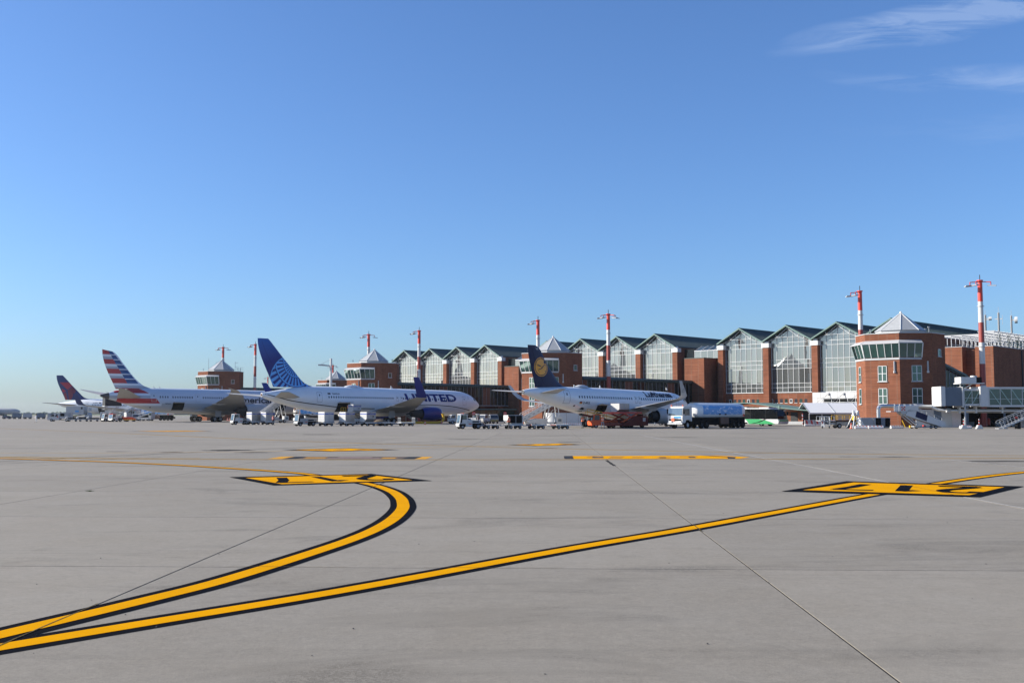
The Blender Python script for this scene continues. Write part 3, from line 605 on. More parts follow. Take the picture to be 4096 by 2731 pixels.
# glazed gaps and brick stair blocks between halls
def gap_block(k, label, depth=5.5, right=True):
    c = apx(k); T = thing('stair_block', label, 'building', W(c, 0), FA)
    MB().box(-MOD / 2 + .02, MOD / 2 - .02, 1.6, 30, 0, 14.6).build('rear_wall', 'brick', T)
    MB().prism([(-1.25, -4), (4.1, -4), (4.1, 1.0), (3.3, 1.6), (-1.25, 1.6)], 0, 14.5, 'z').build('brick_block', 'brick', T)
    bx('coping', 'patina_roof', T, -1.3, 4.15, -4.05, 1.5, 14.5, 14.62)
    for i in range(4):
        bx('clerestory_pane', 'hall_glass', T, -1.5 + i * 1.75, .2 + i * 1.75, .6, .65, 14.65, 16.4); bx('mullion', 'mullion', T, -1.56 + i * 1.75, -1.49 + i * 1.75, .56, .66, 14.62, 16.45)
        MB().add([(-1.5 + i * 1.75, .6, 16.45), (.2 + i * 1.75, .6, 16.45), (.2 + i * 1.75, 3.6, 17.7), (-1.5 + i * 1.75, 3.6, 17.7), (-1.5 + i * 1.75, .6, 16.39), (.2 + i * 1.75, .6, 16.39), (.2 + i * 1.75, 3.6, 17.64), (-1.5 + i * 1.75, 3.6, 17.64)],
                 [(0, 1, 2, 3), (7, 6, 5, 4), (0, 4, 5, 1), (1, 5, 6, 2), (2, 6, 7, 3), (3, 7, 4, 0)]).build('roof_pane', 'blue_glass', T)
        bar('glazing_bar', 'mullion', T, (-1.55 + i * 1.75, .55, 16.5), (-1.55 + i * 1.75, 3.6, 17.78), .07)
    bx('clerestory_side', 'dark_glass', T, -4.6, -1.6, .9, 1.0, 14.6, 17.0); bx('gutter', 'mullion', T, -1.6, 5.5, .48, .62, 16.42, 16.55)
    for z in (2.5, 5.6, 8.7, 11.8): bx('window', 'dark_glass', T, 4.25, 4.95, 1.52, 1.58, z, z + 2.7)
    return T
gap_block(-2, 'brick stair block beside the second glazed hall, under a glass clerestory')
gap_block(-7, 'brick stair block between the two farther glazed halls')
gap_block(-12, 'brick end block of the terminal behind the third octagonal tower')

# ------------------------------------------------------------------ octagonal brick towers
TP = [(-2.4, -5.5), (2.4, -5.5), (5.7, -2.3), (5.7, 2.3), (2.4, 5.5), (-2.4, 5.5), (-6.3, 2.3), (-6.3, -2.0)]
def tower(X, Y, label, detail=True):
    T = thing('octagonal_tower', label, 'tower', (X, Y, 0), 0, 'octagonal brick gate towers')
    H_ = 13.9
    MB().prism(TP, 0, H_, 'z').build('brick_shaft', 'brick', T)
    MB().prism([(x * 1.015, y * 1.015) for x, y in TP], H_, H_ + .12, 'z').build('coping', 'lightgrey', T)
    base = [(x * .52, y * .52) for x, y in TP]
    MB().prism([(x * .56, y * .56) for x, y in TP], H_ + .12, 14.55, 'z').build('lantern_curb', 'lightgrey', T)
    ap = (0, 0, 17.45)
    bp = [(x * .58, y * .62, 14.55) for x, y in TP]
    for i in range(8):
        a, b = Vector(bp[i]), Vector(bp[(i + 1) % 8]); A3 = Vector(ap)
        MB().quad(a, b, A3).build('skylight_panel', 'skylight', T)
        bar('skylight_rib', 'mullion', T, a, A3, .10)
    MB().lathe([(0, 17.7), (.14, 17.6), (.2, 17.4), (.1, 17.3)], (0, 0, 0), 'z', 8).build('finial', 'mullion', T)
    # leaning control-room glazing on three faces
    def face(i): return Vector(TP[i]), Vector(TP[(i + 1) % 8])
    for i, f0, f1, n in ((6, 0, 1, 3), (7, 0, 1, 5), (0, 0, .68, 3)):
        p, q = face(i); d = (q - p); nrm = Vector((d.y, -d.x)).normalized()
        a, b = p + d * f0, p + d * f1
        ia, ib = (.35, .35) if i == 7 else (.35, 0)
        def pt(s, z):
            o_ = .12 + .55 * (z - 10.3) / 2.1; e = d.normalized()
            base_ = a.lerp(b, s); sh = (s * 2 - 1) * .33 * o_ if i != 0 else (s - 1) * .33 * o_
            r_ = base_ + nrm * o_ + e * sh; return Vector((r_.x, r_.y, z))
        for j in range(n):
            s0, s1 = j / n, (j + 1) / n
            MB().quad(pt(s0, 10.35), pt(s1, 10.35), pt(s1, 12.35), pt(s0, 12.35)).build('slanted_pane', 'green_glass', T)
            bar('mullion', 'mullion', T, pt(s0, 10.3), pt(s0, 12.4), .08)
        bar('mullion', 'mullion', T, pt(1, 10.3), pt(1, 12.4), .13)
        bar('lower_rail', 'lightgrey', T, pt(0, 10.12) - Vector((nrm.x, nrm.y, 0)) * .1, pt(1, 10.12) - Vector((nrm.x, nrm.y, 0)) * .1, .26, .28)
        bar('upper_rail', 'lightgrey', T, pt(0, 12.42), pt(1, 12.42), .16, .14)
        top = MB().quad(pt(0, 12.48), pt(1, 12.48), Vector((*b, 12.9)), Vector((*a, 12.9))); top.build('glass_hood', 'lightgrey', T)
    # windows
    def win(i, s, w, z0, z1, deep=.12):
        p, q = face(i); d = q - p; e = d.normalized(); nrm = Vector((e.y, -e.x)); c = p + d * s; rz = math.atan2(e.y, e.x)
        wd = bx('window', 'green_glass', T, c.x - w / 2, c.x + w / 2, c.y, c.y, z0, z1); wd.scale = (w, .05, z1 - z0); wd.location = (c.x + nrm.x * .01, c.y + nrm.y * .01, (z0 + z1) / 2); wd.rotation_euler = (0, 0, rz)
        def fr(u0, u1, v0, v1, th=.05):
            o = bx('window_frame', 'mullion', wd, 0, 1, 0, 1, 0, 1); o.scale = ((u1 - u0) / w, 1.8, (v1 - v0) / (z1 - z0))
            o.location = (((u0 + u1) / 2) / w, -.6, ((v0 + v1) / 2 - (z0 + z1) / 2) / (z1 - z0))
        h = .07
        fr(-w / 2, -w / 2 + h, z0, z1); fr(w / 2 - h, w / 2, z0, z1); fr(-w / 2, w / 2, z0, z0 + h); fr(-w / 2, w / 2, z1 - h, z1)
        if w > 1: fr(-.055, .055, z0, z1)
        zm = z0 + (z1 - z0) * .5
        if z1 - z0 > 1.2: fr(-w / 2, w / 2, zm - .04, zm + .04)
        sl = bx('sill', 'lightgrey', T, 0, 1, 0, 1, 0, 1); sl.scale = (w + .2, .22, .1); sl.location = (c.x + nrm.x * .08, c.y + nrm.y * .08, z0 - .05); sl.rotation_euler = (0, 0, rz)
    for z0, z1 in ((6.75, 9.1), (3.4, 5.75)):
        win(7, .5, 1.35, z0, z1); win(0, .52, 1.5, z0, z1); win(6, .45, 1.0, z0, z1)
    win(1, .55, 1.0, 10.5, 11.6)
    if detail:
        for i, s in ((7, .86), (0, .86)):
            p, q = face(i); d = q - p; e = d.normalized(); nrm = Vector((e.y, -e.x)); c = p + d * s + nrm * .12
            bx('floodlight', 'lightgrey', T, c.x - .09, c.x + .09, c.y - .09, c.y + .09, 8.3, 9.75); bx('alarm_box', 'white', T, c.x - .14, c.x + .14, c.y - .14, c.y + .14, 8.0, 8.28)
    for (x, y, h) in ((2.6, -4.2, .8), (-5, -1, .6), (4.2, 1, .9)):
        bx('camera_post', 'grey', T, x - .04, x + .04, y - .04, y + .04, H_ + .12, H_ + .12 + h); bx('camera_head', 'lightgrey', T, x - .16, x + .12, y - .08, y + .08, H_ + .1 + h, H_ + .28 + h)
    return T
mat('skylight', (.36, .37, .37), rough=.35, metal=.15, var=.18, scale=2.2)
T1 = tower(59.84, 160.2, 'nearest octagonal brick tower, beside the white boarding bridge')
T2 = tower(8.32, 210.86, 'octagonal brick tower behind the tail with the yellow disc')
T3 = tower(-33.31, 252.7, 'octagonal brick tower above the fuselage of the plane with the blue globe tail')
T5 = tower(-83.93, 302.07, 'farthest large octagonal tower, bristling with aerials, above the striped-tail plane')
T4 = tower(-63.9, 379.8, 'distant octagonal tower half hidden behind the white lamp post')
for i, (x, y, h) in enumerate(((-4.4, 2, 4.0), (-2.5, 3.2, 3.1), (3.2, 2.5, 3.0), (4.6, 3, 1.4), (4.9, 1.5, 1.0), (5.1, -1, 1.2), (3.9, -3.0, .9))):
    m_ = bx('aerial', 'grey', T5, x - .035, x + .035, y - .035, y + .035, 14.0, 14.0 + h)
    for j in range(2 if i in (2, 3) else 0): bx('aerial_arm', 'grey', T5, x, x + .9, y - .03, y + .03, 14 + h * (.5 + .4 * j), 14.07 + h * (.5 + .4 * j))

# ------------------------------------------------------------------ glazed corridors joining towers to the terminal
def corridor(xl, label, y0=-42.5, y1=2.0, seed=1):
    T = thing('glazed_corridor', label, 'corridor', W(xl, 0), FA, 'glazed corridors on brick piers'); rn = random.Random(seed); hw = 4.0
    MB().box(-hw + .1, hw - .1, y0, y1, 4.1, 8.8).build('inner_body', 'black', T)
    pr = [(hw + .25, 8.75), (hw + .35, 9.0), (hw + .3, 9.3), (hw, 9.5), (-hw, 9.5), (-hw - .3, 9.3), (-hw - .3, 8.75)]
    n = 12; L_ = (y1 - y0) / n
    for i in range(n): MB().prism(pr, y0 + i * L_ + .01, y0 + (i + 1) * L_ - .01, 'y').build('roof_panel', 'patina_roof', T)
    y = y0 + .3; i = 0
    while y < y1 - 1:
        brk = (i % 11) in (0, 10)
        w = 1.37
        if brk: bx('brick_panel', 'brick', T, hw - .1, hw + .02, y, y + w - .05, 4.1, 8.75)
        else:
            for z0, z1 in ((4.15, 6.0), (6.05, 8.7)):
                o = bx('pane', 'dark_glass', T, hw - .06, hw - .02, y, y + w - .06, z0, z1); o.rotation_euler = (0, rn.uniform(-.01, .01), rn.uniform(-.01, .01))
        bx('mullion', 'grey', T, hw - .1, hw + .05, y - .05, y, 4.1, 8.75); y += w; i += 1
    # undercroft: brick piers, low glazed lobby, sloping patina canopies
    for j in range(7):
        yy = y0 + 2 + j * 6.6; bx('pier', 'brick', T, hw - 1.0, hw - .2, yy, yy + 1.6, 0, 4.1)
    bx('undercroft_wall', 'maroon', T, -hw + .2, hw - 1.4, y0 + 1, y1, 0, 4.1)
    bx('lobby', 'dark_glass', T, hw - .19, hw + 2.4, y0 + 20, y1, 0, 2.3); bx('lobby_canopy', 'patina_light', T, hw - .15, hw + 3.2, y0 + 15, y1, 2.9, 3.2)
    for j in range(12): bx('lobby_pane', 'green_glass', T, hw + 2.405, hw + 2.43, y0 + 20 + j * 2.0, y0 + 21.8 + j * 2.0, 1.35, 2.75)
    bx('floor_edge', 'lightgrey', T, hw - .15, hw + .12, y0, y1, 3.95, 4.12)
    return T
corridor(-26.5, 'dark glazed corridor with green barrel roof behind the white jet with the dark-blue fin', seed=1)
corridor(-85.5, 'dark glazed corridor with green barrel roof right of the plane with the blue globe tail', seed=2)
corridor(-156.2, 'far dark corridor roof just showing over the striped-tail plane', seed=3)

# ------------------------------------------------------------------ brick blocks, trellis and link beyond the nearest tower
B = thing('brick_block', 'dark brick terminal block right of the nearest tower, under the white trellis', 'building', W(40, 0), FA)
MB().box(-7, -2.0, -3, 25, 0, 14.5).build('brick_wing', 'brick', B)
MB().box(-1.99, 3.0, -1.0, 25, 0, 14.0).build('recess_wall', 'brick', B)
MB().box(3.01, 6.2, -10, 25, 0, 14.0).build('brick_wing', 'brick', B)
for z in (2.5, 5.3, 8.1, 10.9): bx('window', 'green_glass', B, .8, 2.2, -1.06, -1.0, z, z + 2.6); bx('window_frame', 'grey', B, .75, 2.25, -1.1, -1.03, z - .15, z)
for y in (4, 12, 20): bx('downpipe', 'dark_metal', B, 6.2, 6.4, y, y + .2, 0, 13.8)
for a in (-7, 3.0): bx('coping', 'lightgrey', B, a - .03, a + (5.05 if a < 0 else 3.25), (-3.05 if a < 0 else -10.05), 25.05, 14.5 if a < 0 else 14.0, 14.6 if a < 0 else 14.1)
TR = thing('roof_trellis', 'white steel roof trellis on the brick block right of the nearest tower', 'trellis', W(40, 0), FA)
for xi in (-6.6, -4.2, -2.15, .6, 3.2, 5.9):
    zb = 14.6 if xi < -2 else (14.0 if xi < 3 else 14.1)
    for j in range(16):
        y = -8.5 + j * 2.05
        if y < (-2.8 if xi < -2 else -.8) and xi < 3: continue
        if j % 1 == 0: bx('post', 'lightgrey', TR, xi - .05, xi + .05, y - .05, y + .05, zb, 16.6)
    bx('long_beam', 'lightgrey', TR, xi - .06, xi + .06, (-8.6 if xi > 3 else (-2.6 if xi < -2 else -.9)), 22.5, 16.6, 16.75)
    bx('rail', 'lightgrey', TR, xi - .03, xi + .03, (-8.6 if xi > 3 else (-2.6 if xi < -2 else -.9)), 22.5, 15.1, 15.16)
for j in range(20):
    y = -8.5 + j * 1.6; bx('cross_beam', 'lightgrey', TR, (3.0 if y < -2.6 else -6.8), 6.1, y - .05, y + .05, 16.76, 16.88)
vn = MB(); rn = random.Random(5)
for j in range(900):
    y = -6 + (j % 6) * 4.6 + rn.gauss(0, .3); z = rn.uniform(14.15, 16.4); x = 5.9 + rn.gauss(0, .22); s = .13
    vn.quad((x, y - s, z), (x + rn.uniform(-s, s), y, z + s), (x, y + s, z + rn.uniform(-s, s)))
stuff(tag(vn.build('climbing_vines', 'weed', None, loc=W(40, 0), rot=(0, 0, FA)), 'green vines climbing posts of the white roof trellis', 'vine'))
# inclined copper-roofed link from the tower to the block
lk = thing('inclined_link', 'sloping copper-roofed passage between the nearest tower and the brick block', 'corridor', W(43, 0), FA)
MB().prism([(-38, 0), (-38, 10.4), (-24, 7.9), (-24, 0)], -3.5, 3.4, 'x').build('body', 'maroon', lk)
MB().prism([(-38.5, 10.5), (-38.5, 11.2), (-23.4, 8.5), (-23.4, 7.8)], -3.9, 3.9, 'x').build('roof', 'patina_roof', lk, bevel=.2)
for j in range(10): zt = 10.3 - j * .25; bx('mullion', 'grey', lk, 3.4, 3.5, -37.5 + j * 1.4, -37.4 + j * 1.4, 4, zt); bx('pane', 'dark_glass', lk, 3.4, 3.44, -37.35 + j * 1.4, -36.1 + j * 1.4, 4, zt - .3)

# low building with a wavy patina canopy behind the bus
lw = thing('low_building', 'low brick building with wavy green canopy and window strip behind the bus', 'building', W(6, -30), FA)
MB().box(-6, 16, 0, 12, 0, 2.5).build('wall', 'brick', lw); bx('plinth', 'grey', lw, -6.02, 16.02, -.06, 0, 0, .55)
for i in range(10): bx('pane', 'green_glass', lw, -5.4 + i * 1.55, -4.0 + i * 1.55, -.02, .04, 2.55, 3.35 - max(0, i - 3) * .07); bx('mullion', 'mullion', lw, -5.55 + i * 1.55, -5.42 + i * 1.55, -.06, .05, 2.5, 3.45 - max(0, i - 3) * .07)
bx('window_frame', 'mullion', lw, -5.6, 10.2, -.06, .05, 2.44, 2.54)
bx('door', 'dark_metal', lw, 11.2, 12.6, -.05, .0, 0, 2.2); bx('notice', 'white', lw, 13.4, 14.0, -.05, 0, 1.5, 1.9)
prf = [(-6.3 + i * 1.2, 3.62 + .42 * math.sin((i - 1) * .27) - max(0, i - 8) * .055) for i in range(20)]
MB().prism(prf + [(x, z - .16) for x, z in reversed(prf)], -2.4, 6, 'y').build('canopy', 'patina_light', lw)
bx('canopy_gutter', 'patina_light', lw, 10.0, 10.35, -2.5, -2.3, 2.6, 3.4); bx('canopy_edge', 'dark_metal', lw, 10.3, 17, -2.0, 0, 2.55, 2.75)

# ------------------------------------------------------------------ masts
def mast(x, y, label, dirs):
    T = thing('light_mast', label, 'light mast', (x, y, 0), 0, 'red and white floodlight masts')
    bands = [(0, 3.1, .45, 'mast_red'), (3.1, 6.2, .44, 'white'), (6.2, 9.4, .43, 'mast_red'), (9.4, 12.6, .41, 'white'), (12.6, 15.6, .40, 'mast_red'), (15.6, 18.75, .38, 'white'), (18.75, 21.9, .36, 'red')]
    for z0, z1, r, m in bands: MB().lathe([(r, z0), (r - .02, z1)], (0, 0, 0), 'z', 14).build('pole_section', m, T, smooth=True)
    for z in (11.9, 18.0): MB().lathe([(.42, z), (.50, z), (.50, z + .1), (.42, z + .1)], (0, 0, 0), 'z', 14).build('collar', 'lightgrey', T)
    MB().lathe([(0, 22.0), (.45, 22.0), (.45, 21.85), (.36, 21.8)], (0, 0, 0), 'z', 14).build('cap', 'red', T)
    MB().tube((0, 0, 22), (0, 0, 22.8), .06).build('beacon', 'dark_metal', T)
    for a in dirs:
        c, s = math.cos(R(a)), math.sin(R(a))
        f = bar('lamp_arm', 'red', T, (0, 0, 21.75), (c * 1.5, s * 1.5, 21.65), .12)
        bar('lamp_arm', 'red', T, (c * 1.5, s * 1.5, 21.65), (c * 1.5, s * 1.5, 21.2), .10)
        l = bx('floodlight', 'lightgrey', T, -.6, .6, -.36, .36, -.07, .07); l.location = (c * 1.65, s * 1.65, 21.1); l.rotation_euler = (R(6), R(5), R(a))
    return T
for (x, y, l, d) in ((70.43, 156.34, 'red and white mast right of the nearest brick tower, tallest in view', (180, 225, 330)), (56.89, 169.98, 'red and white mast rising behind the nearest brick tower', (180, 225)),
                     (19.38, 209.5, 'red and white mast behind the plane with the yellow-disc tail', (180, 225, 0, 315)), (5.58, 223.47, 'red and white mast behind the pyramid-roofed tower near the yellow-disc tail', (180, 225)),
                     (-22.41, 251.65, 'red and white mast beside the blue winglet', (180, 225)), (-36.23, 263.52, 'red and white mast behind the pyramid right of the white lamp post', (180, 225, 0)),
                     (-74.15, 301.44, 'red and white mast just left of the blue globe tail', (180, 225)), (-87.22, 315.04, 'red and white mast behind the tower bristling with aerials', (180, 225, 0)),
                     (-74.4, 434, 'distant thin mast behind the white lamp post', (180, 0, 225)), (-135, 578, 'most distant tiny mast beside the blue globe tail', (180, 0))):
    mast(x, y, l, d)
lp = thing('lamp_post', 'tall white lamp post with a cable-stayed arm over the plane with the blue globe tail', 'lamp post', (-41.6, 240, 0))
MB().lathe([(.33, 0), (.26, 14.6)], (0, 0, 0), 'z', 12).build('pole', 'white', lp, smooth=True); bar('arm', 'lightgrey', lp, (0, 0, 12.9), (-2.6, 0, 13.1), .3); l = bx('lamp_head', 'lightgrey', lp, -2.9, -1.6, -.4, .4, 12.95, 13.25)
MB().tube((0, 0, 14.4), (-2.2, 0, 13.3), .03).build('stay', 'grey', lp); bx('camera_box', 'lightgrey', lp, -1.6, -.3, -.3, .3, 4.4, 4.9)
# roof aerials far right
for i, (yl, z0, h, dish) in enumerate(((49, 20.9, 5.2, 1), (57.5, 20.9, 6.6, 0), (66, 20.9, 6.4, 2))):
    T = thing('roof_aerial', ('lattice aerial with small dishes on the roof ridge beside the rightmost mast', 'tall thin lattice aerial on the roof ridge, middle of three', 'aerial with a white drum dish at the right edge of the roof')[i], 'aerial', W(23.46, yl, z0), FA)
    for s in (-.18, .18): bx('mast_leg', 'grey', T, s - .05, s + .05, -.05, .05, 0, h * .8); bx('mast_leg', 'grey', T, -.05, .05, s - .05, s + .05, 0, h * .8)
    for j in range(9): bx('rung', 'grey', T, -.18, .18, -.18, .18, h * .08 * (j + 1), h * .08 * (j + 1) + .06)
    bx('whip', 'grey', T, -.03, .03, -.03, .03, h * .8, h)
    if dish: MB().lathe([(0, 0), (.55 * dish * .7, .05), (.6 * dish * .7, .35), (.6 * dish * .7, .7), (0, .7)], (0, 0, 0), 'y', 14).build('dish', 'white', T, smooth=True, loc=(.7, 0, h * .62), rot=(0, 0, R(-70))); bx('dish_arm', 'grey', T, 0, .6, -.04, .04, h * .6, h * .65)
    if i < 2: bx('aerial_arm', 'grey', T, -.9, .9, -.04, .04, h * .55, h * .58); bx('whip', 'grey', T, .86, .92, -.03, .03, h * .35, h * .7)
# far tree line on the horizon
tl = MB(); rn = random.Random(11)
for i in range(900):
    x = -1600 + i * 2.4; yb = 2300 + rn.uniform(-60, 60); h = rn.uniform(2.5, 6.5) + 3 * math.sin(i * .05) * (i % 3 == 0); w = rn.uniform(3, 8)
    tl.lathe([(w * .5, 0), (w * .8, h * .4), (w * .55, h * .8), (0, h)], (x + rn.uniform(-3, 3), yb, 0), 'z', 6)
stuff(tag(tl.build('far_tree_line', 'tree'), 'low dark line of trees on the far left horizon', 'trees'))

# ------------------------------------------------------------------ airliners (local: +y nose, +x starboard, origin below the tail cone)
def pchip(xs, ys):
    xs = np.array(xs, float); ys = np.array(ys, float); h = np.diff(xs); dl = np.diff(ys) / h; m = np.zeros_like(ys); m[0], m[-1] = dl[0], dl[-1]
    for i in range(1, len(xs) - 1):
        if dl[i - 1] * dl[i] > 0: w1, w2 = 2 * h[i] + h[i - 1], h[i] + 2 * h[i - 1]; m[i] = (w1 + w2) / (w1 / dl[i - 1] + w2 / dl[i])
    def f(x):
        x = min(max(x, xs[0]), xs[-1]); i = min(int(np.searchsorted(xs, x, 'right')) - 1, len(h) - 1); t = (x - xs[i]) / h[i]
        return float((2 * t ** 3 - 3 * t * t + 1) * ys[i] + (t ** 3 - 2 * t * t + t) * h[i] * m[i] + (-2 * t ** 3 + 3 * t * t) * ys[i + 1] + (t ** 3 - t * t) * h[i] * m[i + 1])
    return f
FOIL = [(0, 0), (.12, .30), (.35, .46), (.6, .50), (.8, .40), (.93, .24), (1, 0), (.93, -.20), (.8, -.32), (.6, -.36), (.35, -.30), (.12, -.14)]
FOILV = [(0, 0), (.12, .25), (.35, .45), (.6, .5), (.8, .42), (.93, .26), (1, 0), (.93, -.26), (.8, -.42), (.6, -.5), (.35, -.45), (.12, -.25)]
def lift_surface(secs, side):
    b = MB(); b.loft([[(side * x, te + (le - te) * c, z + (le - te) * th * k) for c, k in FOIL] for x, le, te, z, th in secs]); return b
class Jet:
    def __init__(s, label, loc, rz, ST, skin, n=44):
        s.T = thing('airliner', label, 'airliner', loc, rz, 'airliners parked nose-in at the terminal')
        t, top, bot, w = zip(*ST); s.top, s.bot, s.w = pchip(t, top), pchip(t, bot), pchip(t, w); s.L = t[-1]
        rings = []
        ts = sorted(set(list(np.linspace(0, s.L, 70)) + list(np.linspace(s.L - 6, s.L, 18)) + list(np.linspace(0, 2, 6))))
        for q in ts:
            zt, zb, ww = s.top(q), s.bot(q), s.w(q); zc, hh = (zt + zb) / 2, (zt - zb) / 2
            rings.append([(ww * math.cos(a), q, zc + hh * math.sin(a)) for a in [2 * math.pi * i / n for i in range(n)]])
        s.fus = MB().loft(rings).build('fuselage', skin, s.T, smooth=True)
    def surf(s, t, z):
        zt, zb = s.top(t), s.bot(t); zc, hh = (zt + zb) / 2, (zt - zb) / 2; q = (z - zc) / hh
        return s.w(t) * math.sqrt(max(0.0, 1 - q * q))
    def patch(s, name, pts, m, off=.02, parent=None): return decal(name, np.array(pts), [tuple(range(len(pts)))], s.surf, m, parent or s.T, 1, off)
    def fin(s, LE, TE, m, th=.10):
        zs = sorted(set([z for _, z in LE] + [z for _, z in TE])); le, te = pchip(*zip(*sorted([(z, t) for t, z in LE]))), pchip(*zip(*sorted([(z, t) for t, z in TE])))
        zz = np.linspace(min(z for _, z in LE), max(z for _, z in LE), 22); s.fle, s.fte = le, te
        s.fth = lambda z: .55 * (1 - (z - zz[0]) / (zz[-1] - zz[0])) + .22
        rings = [[(k * s.fth(z), te(z) + (le(z) - te(z)) * c, z) for c, k in FOILV] for z in zz]
        s.finob = MB().loft(rings).build('fin', m, s.T, smooth=True)
    def fsurf(s, t, z):
        le, te = s.fle(z), s.fte(z); c = min(max((t - te) / (le - te), 0), 1)
        return np.interp(c, [0, .12, .35, .6, .8, .93, 1], [0, .25, .45, .5, .42, .26, 0]) * s.fth(z)
    def rudder_line(s, m='dark_metal'):
        z0, z1 = s.zr; pts = [(s.fte(z) + (s.fle(z) - s.fte(z)) * .30, z) for z in np.linspace(z0, z1, 8)]
        P_ = [(t - .02, z) for t, z in pts] + [(t + .02, z) for t, z in reversed(pts)]
        decal('rudder_gap', np.array(P_), [tuple(range(len(P_)))], s.fsurf, m, s.finob, 1, .01)
    def windows(s, runs, w=.28, h=.42, pitch=.533, m='window_dark'):
        vs_, fs = [], []
        for t0, t1, z0, z1 in runs:
            n = int((t1 - t0) / pitch)
            for i in range(n + 1):
                t = t0 + i * pitch; z = z0 + (z1 - z0) * i / max(n, 1); o = len(vs_)
                for a in range(8): th = math.pi / 8 + a * math.pi / 4; vs_.append((t + w / 2 * np.sign(math.cos(th)) * abs(math.cos(th)) ** .6, z + h / 2 * np.sign(math.sin(th)) * abs(math.sin(th)) ** .6))
                fs.append(tuple(range(o, o + 8)))
        b = MB()
        for side in (1, -1): b.add([(side * (s.surf(t, z) + .012), t, z) for t, z in vs_], [f if side > 0 else f[::-1] for f in fs])
        stuff(b.build('cabin_windows', m, s.T))
    def door(s, t0, t1, z0, z1, m='dark_metal', w=.035, name='door'):
        b = MB(); seg = 7; pts = [(t0, z0 + (z1 - z0) * i / seg) for i in range(seg + 1)] + [(t1, z1 - (z1 - z0) * i / seg) for i in range(seg + 1)]
        tc_, zc_ = (t0 + t1) / 2, (z0 + z1) / 2
        inn = [(t + (w if t < tc_ else -w), z + (w if z < zc_ - .9 * (z1 - z0) / 2 else (-w if z > zc_ + .9 * (z1 - z0) / 2 else 0))) for t, z in pts]; n = len(pts)
        vs_ = [(s.surf(t, z) + .012, t, z) for t, z in pts + inn]
        b.add(vs_, [(i, (i + 1) % n, n + (i + 1) % n, n + i) for i in range(n)])
        d = b.build(name, m, s.T)
        P_ = [((t0 + t1) / 2 - .11, z0 + (z1 - z0) * .62), ((t0 + t1) / 2 + .11, z0 + (z1 - z0) * .62), ((t0 + t1) / 2 + .11, z0 + (z1 - z0) * .8), ((t0 + t1) / 2 - .11, z0 + (z1 - z0) * .8)]
        decal('door_window', np.array(P_), [(0, 1, 2, 3)], s.surf, 'window_dark', d, 1, .012)
    def wings(s, secs, wl=None, wlm='ua_blue', m='wing_grey'):
        for side in (1, -1):
            o = lift_surface(secs, side).build('wing', m, s.T, smooth=True, shade=50)
            if wl: lift_surface(wl, side).build('winglet', wlm, o, smooth=True, shade=50)
            # flap-track fairings and flap gap
            (x0, l0, t0, z0, _), (x1, l1, t1, z1, _), (x2, l2, t2, z2, _) = secs[:3]
            for q in (.25, .7): 
                x = x0 + (x1 - x0) * q if q < .5 else x1 + (x2 - x1) * (q - .45); f = (x - x1) / (x2 - x1) if x > x1 else 0; te = t1 + (t2 - t1) * f if x > x1 else t0 + (t1 - t0) * q; zz = z1 + (z2 - z1) * f if x > x1 else z0 + (z1 - z0) * q
                MB().lathe([(.02, -.8), (.22, 0), (.27, 1.2), (.18, 2.4), (.02, 3.2)], (side * x, te - .3, zz - .25), 'y', 8).build('flap_fairing', m, o, smooth=True)
    def stabs(s, secs, m='wing_grey'):
        for side in (1, -1): lift_surface(secs, side).build('stabiliser', m, s.T, smooth=True, shade=50)
    def engines(s, x, t0, t1, z, r, cowl, tail, chev=False, pz=None):
        for side in (1, -1):
            L = t1 - t0
            e = MB().lathe([(r * .80, 0), (r * .93, L * .2), (r, L * .5), (r * .98, L * .8), (r * .88, L * .96), (r * .80, L), (r * .74, L * .95), (r * .72, L * .8)], (side * x, t0, z), 'y', 30).build('engine_cowl', cowl, s.T, smooth=True)
            MB().lathe([(r * .84, L * .955), (r * .885, L * .975), (r * .83, L * 1.01), (r * .76, L * .99)], (side * x, t0, z), 'y', 30).build('intake_lip', 'steel', e, smooth=True)
            MB().lathe([(0, L * .78), (r * .74, L * .8)], (side * x, t0, z), 'y', 24).build('fan', 'dark_metal', e)
            MB().lathe([(r * .79, .12), (r * .6, -.2), (r * .56, .1)], (side * x, t0, z), 'y', 24).build('bypass_duct', 'black', e)
            MB().lathe([(r * .62, .25), (r * .55, tail * .5), (r * .40, tail * .85), (r * .36, tail * .85), (r * .2, tail * .9), (r * .05, tail * 1.25), (0, tail * 1.25)], (side * x, t0, z), 'y', 24).build('exhaust', 'dark_metal', e, smooth=True)
            if chev:
                b = MB(); n = 18
                for i in range(n):
                    a0, a1 = 2 * math.pi * i / n, 2 * math.pi * (i + 1) / n; am = (a0 + a1) / 2; rr_ = r * .805
                    b.quad((side * x + rr_ * math.cos(a0), t0 + .02, z + rr_ * math.sin(a0)), (side * x + rr_ * math.cos(a1), t0 + .02, z + rr_ * math.sin(a1)), (side * x + rr_ * .95 * math.cos(am), t0 - .55, z + rr_ * .95 * math.sin(am)))
                b.build('chevrons', 'dark_metal', e)
            MB().prism([(t0 + L * .75, z + r * .9), (t0 + L * .1, z + r * 1.2), (t0 - 2.2, (pz or z + r * 1.25)), (t0 - 1.6, z + r * .55), (t0 + L * .2, z + r * .7)], side * x - .16, side * x + .16, 'x').build('pylon', 'wing_grey', e)
